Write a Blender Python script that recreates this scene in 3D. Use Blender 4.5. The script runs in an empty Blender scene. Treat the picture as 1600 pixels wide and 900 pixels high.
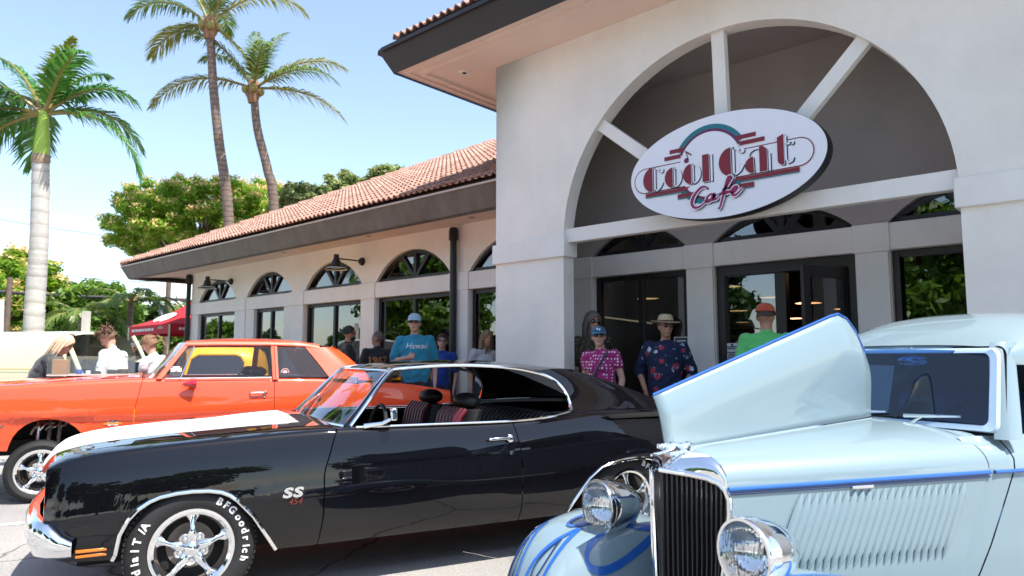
import bpy, bmesh, math, random
import numpy as np
from mathutils import Vector, Matrix
from mathutils.bvhtree import BVHTree
from math import sin, cos, pi, radians as R, sqrt, atan2
random.seed(7); rng = np.random.default_rng(7)
sc = bpy.context.scene
col = sc.collection
# ------------------------------------------------------------ camera
cam_d = bpy.data.cameras.new('camera'); cam = bpy.data.objects.new('camera', cam_d); col.objects.link(cam)
cam_d.sensor_width = 36.0; cam_d.lens = 36.0*1100/1600
cam.location = (0, 0, 1.37)
cam.rotation_euler = (pi/2 + math.atan(110/1100), 0, R(42.05))
cam_d.clip_start = .05; cam_d.clip_end = 3000
cam_d.dof.use_dof = True; cam_d.dof.focus_distance = 4.6; cam_d.dof.aperture_fstop = 3.2
sc.camera = cam
# ------------------------------------------------------------ light
SUN_EL, SUN_AZ = 61.0, 6.0          # azimuth measured from +X towards +Y
sd = Vector((cos(R(SUN_EL))*cos(R(SUN_AZ)), cos(R(SUN_EL))*sin(R(SUN_AZ)), sin(R(SUN_EL))))
w = bpy.data.worlds.new('World'); sc.world = w; w.use_nodes = True
nt = w.node_tree; nt.nodes.clear()
wo = nt.nodes.new('ShaderNodeOutputWorld'); bg = nt.nodes.new('ShaderNodeBackground')
sky = nt.nodes.new('ShaderNodeTexSky'); sky.sky_type = 'NISHITA'; sky.sun_disc = False
sky.sun_elevation = R(SUN_EL); sky.sun_rotation = R(90-SUN_AZ)
sky.air_density = 1.0; sky.dust_density = 0.7; sky.ozone_density = 1.2
# thin fair-weather clouds, all round, gathered towards the horizon
tc = nt.nodes.new('ShaderNodeTexCoord'); sep = nt.nodes.new('ShaderNodeSeparateXYZ')
nt.links.new(tc.outputs['Generated'], sep.inputs[0])
mp = nt.nodes.new('ShaderNodeMapping'); mp.inputs['Scale'].default_value = (1, 1, 3.2)
nt.links.new(tc.outputs['Generated'], mp.inputs[0])
nz = nt.nodes.new('ShaderNodeTexNoise'); nz.inputs['Scale'].default_value = 3.4; nz.inputs['Detail'].default_value = 8; nz.inputs['Roughness'].default_value = .58
nt.links.new(mp.outputs[0], nz.inputs[0])
cr = nt.nodes.new('ShaderNodeValToRGB'); cr.color_ramp.elements[0].position = .50; cr.color_ramp.elements[1].position = .68
nt.links.new(nz.outputs['Fac'], cr.inputs[0])
mr = nt.nodes.new('ShaderNodeMapRange'); mr.inputs[1].default_value = .02; mr.inputs[2].default_value = .24
mr.inputs[3].default_value = 1.0; mr.inputs[4].default_value = 0.03
nt.links.new(sep.outputs['Z'], mr.inputs[0])
ml = nt.nodes.new('ShaderNodeMath'); ml.operation = 'MULTIPLY'
nt.links.new(cr.outputs[0], ml.inputs[0]); nt.links.new(mr.outputs[0], ml.inputs[1])
veil = nt.nodes.new('ShaderNodeMath'); veil.operation = 'MAXIMUM'; veil.inputs[1].default_value = .04
nt.links.new(ml.outputs[0], veil.inputs[0]); ml = veil
mx = nt.nodes.new('ShaderNodeMixRGB'); mx.inputs['Color2'].default_value = (9.5, 9.8, 10.2, 1)
nt.links.new(ml.outputs[0], mx.inputs['Fac']); nt.links.new(sky.outputs[0], mx.inputs['Color1'])
nt.links.new(mx.outputs[0], bg.inputs[0]); bg.inputs[1].default_value = .15
nt.links.new(bg.outputs[0], wo.inputs[0])
sun_d = bpy.data.lights.new('sun', 'SUN'); sun_d.energy = 4.6; sun_d.angle = R(.53); sun_d.color = (1, .955, .88)
sun = bpy.data.objects.new('sun', sun_d); col.objects.link(sun)
sun.rotation_euler = sd.to_track_quat('Z', 'Y').to_euler(); sun.location = (8, 2, 20)
sc.view_settings.view_transform = 'Standard'; sc.view_settings.look = 'None'
sc.view_settings.exposure = 1.03; sc.view_settings.gamma = 1.0; sc.view_settings.use_curve_mapping = False
sc.render.engine = 'CYCLES'
sc.cycles.max_bounces = 10; sc.cycles.transparent_max_bounces = 16; sc.cycles.diffuse_bounces = 4

# ------------------------------------------------------------ materials
MATS = {}
def mat(name, c=(.5,.5,.5), rough=.5, metal=0., coat=0., spec=.5, vary=None, bump=None, emit=None, coords='Object', sheen=0, sss=0):
    """vary=(scale, amount[, second colour]); bump=(scale, strength)"""
    if name in MATS: return MATS[name]
    m = bpy.data.materials.new(name); m.use_nodes = True; MATS[name] = m
    t = m.node_tree; b = t.nodes['Principled BSDF']
    b.inputs['Base Color'].default_value = (*c, 1); b.inputs['Roughness'].default_value = rough
    b.inputs['Metallic'].default_value = metal; b.inputs['Coat Weight'].default_value = coat
    b.inputs['Coat Roughness'].default_value = .015; b.inputs['Specular IOR Level'].default_value = spec
    if sheen: b.inputs['Sheen Weight'].default_value = sheen
    if emit: b.inputs['Emission Color'].default_value = (*emit[0], 1); b.inputs['Emission Strength'].default_value = emit[1]
    if vary or bump:
        co = t.nodes.new('ShaderNodeTexCoord')
    if vary:
        n = t.nodes.new('ShaderNodeTexNoise'); n.inputs['Scale'].default_value = vary[0]; n.inputs['Detail'].default_value = 6; n.inputs['Roughness'].default_value = .65
        t.links.new(co.outputs[coords], n.inputs[0])
        rp = t.nodes.new('ShaderNodeValToRGB'); rp.color_ramp.elements[0].position = .3; rp.color_ramp.elements[1].position = .7
        a = vary[1]; c2 = vary[2] if len(vary) > 2 else c
        rp.color_ramp.elements[0].color = (*[x*(1-a) for x in c], 1); rp.color_ramp.elements[1].color = (*[min(1, x*(1+a)) for x in c2], 1)
        t.links.new(n.outputs['Fac'], rp.inputs[0]); t.links.new(rp.outputs[0], b.inputs['Base Color'])
    if bump:
        n2 = t.nodes.new('ShaderNodeTexNoise'); n2.inputs['Scale'].default_value = bump[0]; n2.inputs['Detail'].default_value = 5
        t.links.new(co.outputs[coords], n2.inputs[0])
        bp = t.nodes.new('ShaderNodeBump'); bp.inputs['Strength'].default_value = bump[1]; bp.inputs['Distance'].default_value = .01
        t.links.new(n2.outputs['Fac'], bp.inputs['Height']); t.links.new(bp.outputs[0], b.inputs['Normal'])
    return m
def glass(name, tint=(.8,.85,.85), base=.06, gain=1.0, rough=0.0):
    if name in MATS: return MATS[name]
    m = bpy.data.materials.new(name); m.use_nodes = True; MATS[name] = m
    t = m.node_tree; t.nodes.remove(t.nodes['Principled BSDF']); out = t.nodes['Material Output']
    tr = t.nodes.new('ShaderNodeBsdfTransparent'); tr.inputs[0].default_value = (*tint, 1)
    gl = t.nodes.new('ShaderNodeBsdfGlossy'); gl.inputs['Roughness'].default_value = rough; gl.inputs[0].default_value = (.95,.97,1,1)
    lw = t.nodes.new('ShaderNodeLayerWeight'); lw.inputs[0].default_value = .5
    pw = t.nodes.new('ShaderNodeMath'); pw.operation = 'POWER'; pw.inputs[1].default_value = 4.0
    ma = t.nodes.new('ShaderNodeMath'); ma.operation = 'MULTIPLY_ADD'; ma.inputs[1].default_value = gain; ma.inputs[2].default_value = base; ma.use_clamp = True
    t.links.new(lw.outputs['Facing'], pw.inputs[0]); t.links.new(pw.outputs[0], ma.inputs[0])
    ms = t.nodes.new('ShaderNodeMixShader')
    t.links.new(ma.outputs[0], ms.inputs[0]); t.links.new(tr.outputs[0], ms.inputs[1]); t.links.new(gl.outputs[0], ms.inputs[2])
    t.links.new(ms.outputs[0], out.inputs[0])
    return m
def leafmat(name, c1, c2, trans=.35, rough=.45):
    if name in MATS: return MATS[name]
    m = bpy.data.materials.new(name); m.use_nodes = True; MATS[name] = m
    t = m.node_tree; b = t.nodes['Principled BSDF']; out = t.nodes['Material Output']
    g = t.nodes.new('ShaderNodeNewGeometry'); rp = t.nodes.new('ShaderNodeValToRGB')
    rp.color_ramp.elements[0].color = (*c1, 1); rp.color_ramp.elements[1].color = (*c2, 1)
    t.links.new(g.outputs['Random Per Island'], rp.inputs[0]); t.links.new(rp.outputs[0], b.inputs['Base Color'])
    b.inputs['Roughness'].default_value = rough
    tl = t.nodes.new('ShaderNodeBsdfTranslucent'); t.links.new(rp.outputs[0], tl.inputs[0])
    ms = t.nodes.new('ShaderNodeMixShader'); ms.inputs[0].default_value = trans
    t.links.new(b.outputs[0], ms.inputs[1]); t.links.new(tl.outputs[0], ms.inputs[2]); t.links.new(ms.outputs[0], out.inputs[0])
    return m

# ------------------------------------------------------------ mesh helpers
def link(o, parent=None):
    col.objects.link(o)
    if parent is not None: o.parent = parent
    return o
def tag(o, label=None, cat=None, group=None, kind=None):
    if label: o['label'] = label
    if cat: o['category'] = cat
    if group: o['group'] = group
    if kind: o['kind'] = kind
    return o
def empty(name, loc=(0,0,0), rz=0, label=None, cat=None, group=None):
    o = bpy.data.objects.new(name, None); col.objects.link(o)
    o.location = loc; o.rotation_euler = (0,0,rz); o.empty_display_size = .2
    return tag(o, label, cat, group)
class MB:
    """collects geometry; build() links it as one mesh object"""
    def __init__(s): s.v = []; s.f = []; s.mi = []
    def add(s, vs, fs, mi=0):
        k = len(s.v); s.v += [tuple(p) for p in vs]; s.f += [tuple(i+k for i in f) for f in fs]; s.mi += [mi]*len(fs); return s
    def box(s, a, b, mi=0):
        (x0,y0,z0),(x1,y1,z1) = a, b
        return s.add([(x0,y0,z0),(x1,y0,z0),(x1,y1,z0),(x0,y1,z0),(x0,y0,z1),(x1,y0,z1),(x1,y1,z1),(x0,y1,z1)],
              [(0,3,2,1),(4,5,6,7),(0,1,5,4),(1,2,6,5),(2,3,7,6),(3,0,4,7)], mi)
    def obox(s, c, ax, ay, az, mi=0):      # oriented box: centre and three half-axis vectors
        c = Vector(c); ax, ay, az = Vector(ax), Vector(ay), Vector(az)
        vs = [c+sx*ax+sy*ay+sz*az for sz in (-1,1) for sx, sy in ((-1,-1),(1,-1),(1,1),(-1,1))]
        return s.add(vs, [(0,3,2,1),(4,5,6,7),(0,1,5,4),(1,2,6,5),(2,3,7,6),(3,0,4,7)], mi)
    def bar(s, p, q, wd, hg, up=(0,0,1), mi=0):
        p, q = Vector(p), Vector(q); d = (q-p); L = d.length; d.normalize()
        u = Vector(up); sd_ = d.cross(u)
        if sd_.length < 1e-5: sd_ = d.cross(Vector((1,0,0)))
        sd_.normalize(); u = sd_.cross(d)
        return s.obox((p+q)/2, d*L/2, sd_*wd/2, u*hg/2, mi)
    def grid(s, rows, mi=0, closeu=False, closev=False, flip=False):
        n = len(rows); m = len(rows[0]); vs = [p for r in rows for p in r]; fs = []
        for i in range(n if closev else n-1):
            for j in range(m if closeu else m-1):
                a, b, c, d = i*m+j, i*m+(j+1) % m, ((i+1) % n)*m+(j+1) % m, ((i+1) % n)*m+j
                fs.append((a,d,c,b) if flip else (a,b,c,d))
        return s.add(vs, fs, mi)
    def tube(s, pts, r, n=10, mi=0, cap=True, closed=False):
        pts = [Vector(p) for p in pts]; rs = r if isinstance(r, (list, tuple)) else [r]*len(pts)
        rows = []; N = len(pts); prev = None
        for i, p in enumerate(pts):
            if closed: d = pts[(i+1) % N]-pts[i-1]
            else: d = (pts[min(i+1, N-1)]-pts[max(i-1, 0)])
            d.normalize()
            if prev is None:
                a = Vector((0,0,1)) if abs(d.z) < .9 else Vector((1,0,0)); u = d.cross(a).normalized()
            else:
                u = prev-d*prev.dot(d); u = u.normalized() if u.length > 1e-6 else prev
            prev = u; v = d.cross(u)
            rr = rs[i]; rx, ry = rr if isinstance(rr, tuple) else (rr, rr)
            rows.append([p+u*cos(2*pi*k/n)*rx+v*sin(2*pi*k/n)*ry for k in range(n)])
        s.grid(rows, mi, closeu=True, closev=closed)
        if cap and not closed:
            k = len(s.v); s.v += [tuple(p) for p in rows[0]]; s.f.append(tuple(range(k+n-1, k-1, -1))); s.mi.append(mi)
            k = len(s.v); s.v += [tuple(p) for p in rows[-1]]; s.f.append(tuple(range(k, k+n))); s.mi.append(mi)
        return s
    def lathe(s, prof, o=(0,0,0), axis=(0,0,1), n=24, mi=0, x=None, a0=0, a1=2*pi):
        """prof: list of (radius, height along the axis)"""
        ax = Vector(axis).normalized(); u = Vector(x).normalized() if x else ax.orthogonal().normalized(); v = ax.cross(u); o = Vector(o)
        full = abs(a1-a0-2*pi) < 1e-6; m = n if full else n+1
        rows = [[o+ax*h+(u*cos(a0+(a1-a0)*k/n)+v*sin(a0+(a1-a0)*k/n))*max(r, 1e-4) for k in range(m)] for r, h in prof]
        return s.grid(rows, mi, closeu=full)
    def poly(s, pts, mi=0): return s.add(pts, [tuple(range(len(pts)))], mi)
    def prism(s, pts, d, mi=0):            # polygon extruded by vector d
        d = Vector(d); n = len(pts); a = [Vector(p) for p in pts]; b = [p+d for p in a]
        return s.add(a+b, [tuple(range(n-1, -1, -1)), tuple(range(n, 2*n))]+[(i, (i+1) % n, n+(i+1) % n, n+i) for i in range(n)], mi)
    def ell(s, c, r, n=14, m=9, mi=0, rot=None):
        rows = []
        for i in range(m+1):
            t = pi*i/m
            row = [Vector((sin(t)*cos(2*pi*k/n)*r[0], sin(t)*sin(2*pi*k/n)*r[1], -cos(t)*r[2])) for k in range(n)]
            if rot: row = [rot @ p for p in row]
            rows.append([p+Vector(c) for p in row])
        return s.grid(rows, mi, closeu=True)
    def mesh(s, name, mats, smooth=35):
        me = bpy.data.meshes.new(name); me.from_pydata(s.v, [], s.f)
        for m in (mats if isinstance(mats, (list, tuple)) else [mats]): me.materials.append(m)
        if any(s.mi): me.polygons.foreach_set('material_index', s.mi)
        bm = bmesh.new(); bm.from_mesh(me); bmesh.ops.remove_doubles(bm, verts=bm.verts, dist=1e-5)
        bmesh.ops.recalc_face_normals(bm, faces=bm.faces); bm.to_mesh(me); bm.free()
        if smooth:
            me.shade_smooth(); me.set_sharp_from_angle(angle=R(smooth))
        me.update(); return me
    def build(s, name, mats, parent=None, smooth=35, solid=0, bevel=0):
        o = bpy.data.objects.new(name, s.mesh(name, mats, smooth)); link(o, parent)
        if solid: md = o.modifiers.new('thick', 'SOLIDIFY'); md.thickness = solid; md.offset = -1
        if bevel: md = o.modifiers.new('edge', 'BEVEL'); md.width = bevel; md.segments = 2; md.limit_method = 'ANGLE'; md.angle_limit = R(40)
        return o
def world_of(o):
    L = Matrix.Translation(o.location) @ o.rotation_euler.to_matrix().to_4x4() @ Matrix.Diagonal((*o.scale, 1))
    return L if o.parent is None else world_of(o.parent) @ o.matrix_parent_inverse @ L
def wpar(o, parent):        # parent an object that was modelled in world coordinates
    o.parent = parent; o.matrix_parent_inverse = world_of(parent).inverted(); return o
def copy_tree(o, parent=None):
    c = o.copy(); col.objects.link(c); c.parent = parent
    for ch in list(o.children): copy_tree(ch, c)
    return c
def interp(x, pts):
    if x <= pts[0][0]: return pts[0][1]
    for (a, va), (b, vb) in zip(pts, pts[1:]):
        if x <= b: return va+(vb-va)*(x-a)/max(b-a, 1e-9)
    return pts[-1][1]
def smooth_interp(x, pts):               # Catmull-Rom through (x, y) points
    if x <= pts[0][0]: return pts[0][1]
    if x >= pts[-1][0]: return pts[-1][1]
    for i in range(len(pts)-1):
        if x <= pts[i+1][0]:
            (x1, y1), (x2, y2) = pts[i], pts[i+1]
            x0, y0 = pts[i-1] if i > 0 else (2*x1-x2, 2*y1-y2)
            x3, y3 = pts[i+2] if i+2 < len(pts) else (2*x2-x1, 2*y2-y1)
            m1 = (y2-y0)/(x2-x0); m2 = (y3-y1)/(x3-x1); h = x2-x1; t = (x-x1)/h
            return (2*t**3-3*t*t+1)*y1+(t**3-2*t*t+t)*h*m1+(-2*t**3+3*t*t)*y2+(t**3-t*t)*h*m2
def curve_pts(pts, n=8):                 # Catmull-Rom polyline through 3D points
    P = [Vector(p) for p in pts]; out = []
    for i in range(len(P)-1):
        a = P[i-1] if i else 2*P[0]-P[1]; b, c = P[i], P[i+1]; d = P[i+2] if i+2 < len(P) else 2*P[-1]-P[-2]
        for k in range(n):
            t = k/n
            out.append(.5*((2*b)+(c-a)*t+(2*a-5*b+4*c-d)*t*t+(3*b-a-3*c+d)*t**3))
    return out+[P[-1]]
def text_mesh(body, size=1., extrude=0.0, shear=0.0, bold=0.0, spacing=1.0, align='CENTER'):
    cu = bpy.data.curves.new('lettering', 'FONT'); cu.body = body; cu.size = size; cu.extrude = extrude; cu.shear = shear; cu.offset = bold
    cu.space_character = spacing; cu.align_x = align; cu.align_y = 'CENTER'; cu.resolution_u = 3
    o = bpy.data.objects.new('lettering', cu); col.objects.link(o)
    dg = bpy.context.evaluated_depsgraph_get(); me = bpy.data.meshes.new_from_object(o.evaluated_get(dg))
    bpy.data.objects.remove(o); bpy.data.curves.remove(cu); return me
def text_obj(name, body, size, m, origin, right, up, parent=None, extrude=.002, sx=1., **kw):
    me = text_mesh(body, size, extrude, **kw); me.transform(Matrix.Diagonal((sx,1,1,1))); me.materials.clear(); me.materials.append(m)
    r, u = Vector(right).normalized(), Vector(up).normalized(); n = r.cross(u)
    me.transform(Matrix(((r.x,u.x,n.x,origin[0]),(r.y,u.y,n.y,origin[1]),(r.z,u.z,n.z,origin[2]),(0,0,0,1))))
    o = bpy.data.objects.new(name, me); return link(o, parent)
def quads_mesh(name, P, mats, mi=None):  # P: (n, k, 3) array of polygons that share nothing
    n, k, _ = P.shape; me = bpy.data.meshes.new(name)
    me.vertices.add(n*k); me.vertices.foreach_set('co', P.reshape(-1).astype(np.float32))
    me.loops.add(n*k); me.loops.foreach_set('vertex_index', np.arange(n*k, dtype=np.int32))
    me.polygons.add(n); me.polygons.foreach_set('loop_start', np.arange(0, n*k, k, dtype=np.int32))
    me.polygons.foreach_set('loop_total', np.full(n, k, dtype=np.int32))
    for m in (mats if isinstance(mats, (list, tuple)) else [mats]): me.materials.append(m)
    if mi is not None: me.polygons.foreach_set('material_index', mi.astype(np.int32))
    me.update(calc_edges=True); me.validate(); return me

# common materials
stucco = mat('white_stucco', (.82,.765,.685), .85, vary=(1.3,.06), bump=(70,.35))
trim_w = mat('white_painted_trim', (.80,.76,.70), .7, vary=(2.,.04), bump=(90,.12))
soffit_m = mat('painted_soffit', (.74,.60,.50), .8, vary=(1.5,.04))
taupe = mat('taupe_fascia', (.115,.095,.08), .55, vary=(2.5,.18))
darkfr = mat('dark_bronze_frame', (.012,.010,.010), .4)
blackpaint = mat('black_painted_metal', (.010,.010,.011), .45)
chrome = mat('chrome', (.86,.87,.88), .07, metal=1)
alu = mat('polished_aluminium', (.74,.73,.71), .16, metal=1, vary=(9,.06))
rubber = mat('black_rubber', (.013,.013,.014), .75, bump=(60,.1))
blk_in = mat('black_vinyl', (.014,.013,.013), .5)
void = mat('matte_black', (.004,.004,.004), .9)
terracotta = mat('terracotta_tile', (.36,.20,.15), .85, vary=(3.1,.2,(.43,.265,.21)), bump=(70,.3))

def weather(m, streak=.045, scale=(1.6,1.6,.5)):       # rain streaks and grime with a shape of their own
    t = m.node_tree; b = t.nodes['Principled BSDF']; src = b.inputs['Base Color'].links[0].from_socket; co = t.nodes.new('ShaderNodeTexCoord'); mp_ = t.nodes.new('ShaderNodeMapping'); mp_.inputs['Scale'].default_value = scale
    n = t.nodes.new('ShaderNodeTexNoise'); n.inputs['Scale'].default_value = 1.6; n.inputs['Detail'].default_value = 8; n.inputs['Roughness'].default_value = .7; rp = t.nodes.new('ShaderNodeValToRGB')
    rp.color_ramp.elements[0].position = .33; rp.color_ramp.elements[1].position = .60; rp.color_ramp.elements[0].color = (1-streak*1.1,1-streak*1.2,1-streak*1.4,1); rp.color_ramp.elements[1].color = (1,1,1,1)
    mx_ = t.nodes.new('ShaderNodeMixRGB'); mx_.blend_type = 'MULTIPLY'; mx_.inputs[0].default_value = 1
    t.links.new(co.outputs['Object'], mp_.inputs[0]); t.links.new(mp_.outputs[0], n.inputs[0]); t.links.new(n.outputs['Fac'], rp.inputs[0]); t.links.new(src, mx_.inputs[1]); t.links.new(rp.outputs[0], mx_.inputs[2]); t.links.new(mx_.outputs[0], b.inputs['Base Color'])
for m_ in (stucco, trim_w): weather(m_)
weather(taupe, .3, (3,3,.6))
def per_tile(m):
    t = m.node_tree; b = t.nodes['Principled BSDF']; src = b.inputs['Base Color'].links[0].from_socket; oi = t.nodes.new('ShaderNodeObjectInfo'); g = t.nodes.new('ShaderNodeNewGeometry')
    ad = t.nodes.new('ShaderNodeMath'); ad.operation = 'ADD'; fr = t.nodes.new('ShaderNodeMath'); fr.operation = 'FRACT'; rp = t.nodes.new('ShaderNodeValToRGB')
    rp.color_ramp.elements[0].color = (.66,.62,.60,1); rp.color_ramp.elements[1].color = (1.12,1.1,1.06,1); e = rp.color_ramp.elements.new(.25); e.color = (.92,.90,.88,1)
    mx_ = t.nodes.new('ShaderNodeMixRGB'); mx_.blend_type = 'MULTIPLY'; mx_.inputs[0].default_value = 1
    t.links.new(oi.outputs['Random'], ad.inputs[0]); t.links.new(g.outputs['Random Per Island'], ad.inputs[1]); t.links.new(ad.outputs[0], fr.inputs[0]); t.links.new(fr.outputs[0], rp.inputs[0]); t.links.new(src, mx_.inputs[1]); t.links.new(rp.outputs[0], mx_.inputs[2]); t.links.new(mx_.outputs[0], b.inputs['Base Color'])
per_tile(terracotta)
def ringed(m, freq, dark, dist=1.5):                # leaf-scar rings up a palm trunk
    t = m.node_tree; b = t.nodes['Principled BSDF']; src = b.inputs['Base Color'].links[0].from_socket; co = t.nodes.new('ShaderNodeTexCoord'); wv = t.nodes.new('ShaderNodeTexWave'); wv.bands_direction = 'Z'; wv.wave_profile = 'SAW'
    wv.inputs['Scale'].default_value = freq; wv.inputs['Distortion'].default_value = dist; wv.inputs['Detail'].default_value = 4; wv.inputs['Detail Scale'].default_value = 2.5
    rp = t.nodes.new('ShaderNodeValToRGB'); rp.color_ramp.elements[0].color = (dark,dark*.95,dark*.9,1); rp.color_ramp.elements[1].color = (1,1,1,1); rp.color_ramp.elements[1].position = .35
    mx_ = t.nodes.new('ShaderNodeMixRGB'); mx_.blend_type = 'MULTIPLY'; mx_.inputs[0].default_value = 1
    t.links.new(co.outputs['Object'], wv.inputs[0]); t.links.new(wv.outputs['Fac'], rp.inputs[0]); t.links.new(src, mx_.inputs[1]); t.links.new(rp.outputs[0], mx_.inputs[2]); t.links.new(mx_.outputs[0], b.inputs['Base Color'])
# ============================================================ ground
asphalt = mat('asphalt', (.32,.31,.295), .92, vary=(55,.3), bump=(240,.6))
def asphalt_patches(m):
    t = m.node_tree; b = t.nodes['Principled BSDF']; src = b.inputs['Base Color'].links[0].from_socket
    co = t.nodes['Texture Coordinate']; n = t.nodes.new('ShaderNodeTexNoise'); n.inputs['Scale'].default_value = .7; n.inputs['Detail'].default_value = 5
    t.links.new(co.outputs['Object'], n.inputs[0]); rp = t.nodes.new('ShaderNodeValToRGB')
    rp.color_ramp.elements[0].position = .35; rp.color_ramp.elements[1].position = .65
    rp.color_ramp.elements[0].color = (.78,.78,.8,1); rp.color_ramp.elements[1].color = (1.1,1.08,1.05,1)
    mx_ = t.nodes.new('ShaderNodeMixRGB'); mx_.blend_type = 'MULTIPLY'; mx_.inputs[0].default_value = 1
    t.links.new(n.outputs['Fac'], rp.inputs[0]); t.links.new(src, mx_.inputs[1]); t.links.new(rp.outputs[0], mx_.inputs[2]); t.links.new(mx_.outputs[0], b.inputs['Base Color'])
asphalt_patches(asphalt)
def cracks(m):
    t = m.node_tree; b = t.nodes['Principled BSDF']; src = b.inputs['Base Color'].links[0].from_socket; co = t.nodes['Texture Coordinate']
    nz_ = t.nodes.new('ShaderNodeTexNoise'); nz_.inputs['Scale'].default_value = 2.2; nz_.inputs['Detail'].default_value = 6; t.links.new(co.outputs['Object'], nz_.inputs[0])
    ad = t.nodes.new('ShaderNodeMixRGB'); ad.inputs[0].default_value = .30; t.links.new(co.outputs['Object'], ad.inputs[1]); t.links.new(nz_.outputs['Color'], ad.inputs[2])
    vo = t.nodes.new('ShaderNodeTexVoronoi'); vo.feature = 'DISTANCE_TO_EDGE'; vo.inputs['Scale'].default_value = .75; t.links.new(ad.outputs[0], vo.inputs[0])
    rp = t.nodes.new('ShaderNodeValToRGB'); rp.color_ramp.elements[0].color = (.30,.29,.28,1); rp.color_ramp.elements[1].color = (1,1,1,1); rp.color_ramp.elements[1].position = .010; t.links.new(vo.outputs['Distance'], rp.inputs[0])
    n2 = t.nodes.new('ShaderNodeTexNoise'); n2.inputs['Scale'].default_value = 1.1; n2.inputs['Detail'].default_value = 3; t.links.new(co.outputs['Object'], n2.inputs[0]); r2 = t.nodes.new('ShaderNodeValToRGB'); r2.color_ramp.elements[0].position = .27; r2.color_ramp.elements[1].position = .36; r2.color_ramp.elements[0].color = (.45,.44,.43,1); r2.color_ramp.elements[1].color = (1,1,1,1); t.links.new(n2.outputs['Fac'], r2.inputs[0])
    for r_ in (rp, r2):
        mx_ = t.nodes.new('ShaderNodeMixRGB'); mx_.blend_type = 'MULTIPLY'; mx_.inputs[0].default_value = 1; t.links.new(src, mx_.inputs[1]); t.links.new(r_.outputs[0], mx_.inputs[2]); src = mx_.outputs[0]
    t.links.new(src, b.inputs['Base Color'])
cracks(asphalt)
g = MB().add([(-900,-900,0),(900,-900,0),(900,900,0),(-900,900,0)], [(0,1,2,3)]).build('ground', asphalt, smooth=0); tag(g, kind='structure')
concrete = mat('concrete', (.46,.44,.41), .9, vary=(6,.12), bump=(120,.3))
kb = MB().box((-22,6.05,0),(7,7.45,.13)).build('sidewalk', concrete, smooth=0, bevel=.015); tag(kb, kind='structure')
linep = mat('worn_white_road_paint', (.62,.61,.58), .85, vary=(22,.22), bump=(200,.3))
HD = R(70); AX = Vector((cos(HD), sin(HD), 0)); NX = Vector((sin(HD), -cos(HD), 0))   # cars: rearward, and towards the camera side
def car_pt(p, s, l, z=0): return Vector(p)+AX*s+NX*l+Vector((0,0,z))
for i, off in enumerate((-2.95, -6.7)):
    p0 = Vector((-3.937,1.768,0))+NX*(off); m = MB()
    a, b = p0+AX*(-2.6), p0+AX*3.6
    m.add([a-NX*.05+Vector((0,0,.004)), b-NX*.05+Vector((0,0,.004)), b+NX*.05+Vector((0,0,.004)), a+NX*.05+Vector((0,0,.004))], [(0,1,2,3)])
    tag(m.build('bay_marking', linep, smooth=0), kind='structure')
# ============================================================ cafe building
YF = 7.6; GF = YF/7.0; YP = 6.3
ZH, ZB, ZA, ZS = 2.434, 2.705, 3.205, 3.47       # window head, band top, arch crown, soffit
cafe = empty('cafe_building', (-8.5, YF, 0), 0, 'cream stucco cafe with arched windows and a terracotta tiled roof', 'building')
def part(m, name, mats, parent=cafe, **kw): return wpar(m.build(name, mats, None, **kw), parent)
def arch_pts(x0, x1, z0, z1, n=28):              # circular segment from (x0,z0) over the crown z1 to (x1,z0)
    a = (x1-x0)/2; h = z1-z0; r = (a*a+h*h)/(2*h); cx = (x0+x1)/2; cz = z1-r; t = math.asin(min(1, a/r))
    if h > a: t = pi-t
    return [(cx+r*sin(-t+2*t*k/n), cz+r*cos(-t+2*t*k/n)) for k in range(n+1)]
wing = [(-15.80*GF,-14.04*GF),(-13.61*GF,-11.86*GF),(-11.44*GF,-9.68*GF),(-9.31*GF,-7.51*GF),(-7.14*GF,-5.36*GF)]
porch = [(-4.99*GF,-3.72*GF),(-3.41*GF,-1.98*GF),(-1.70*GF,-.40*GF)]
ZA2 = 3.02
bays = [(a, b, ZA) for a, b in wing]+[(a, b, ZA2) for a, b in porch]
XL, XR = -16.17*GF, 1.2
# wall above the band, with the arch openings and their reveals
m = MB(); TH = .17; PX0_ = -.9445*YP+.1
def strip(pa, pb):                                # quads between two xz polylines on the front plane
    m.add([(x,YF,z) for x, z in pa]+[(x,YF,z) for x, z in pb], [(i, i+1, len(pa)+i+1, len(pa)+i) for i in range(len(pa)-1)])
prev = XL
for i, (a, b, za) in enumerate(bays):
    ztop = 3.72 if i < 5 else 5.0
    if i == 5:
        strip([(prev,ZB),(PX0_,ZB)], [(prev,3.72),(PX0_,3.72)]); part(m, 'wall', stucco, smooth=20); m = MB(); prev = PX0_
    strip([(prev,ZB),(a,ZB)], [(prev,ztop),(a,ztop)])
    ap = arch_pts(a, b, ZB, za); strip(ap, [(x,ztop) for x, _ in ap])
    m.grid([[(x,YF,z) for x, z in ap], [(x,YF+TH,z) for x, z in ap]])
    prev = b
strip([(prev,ZB),(XR,ZB)], [(prev,ztop),(XR,ztop)])
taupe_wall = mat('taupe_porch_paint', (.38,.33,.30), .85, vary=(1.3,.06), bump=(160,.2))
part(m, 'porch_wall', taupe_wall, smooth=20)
m = MB(); m.add([(XL,YF,0),(XL,YF+11,0),(XL,YF+11,3.6),(XL,YF,3.6)], [(0,1,2,3)]); part(m, 'end_wall', stucco, smooth=0)
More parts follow.
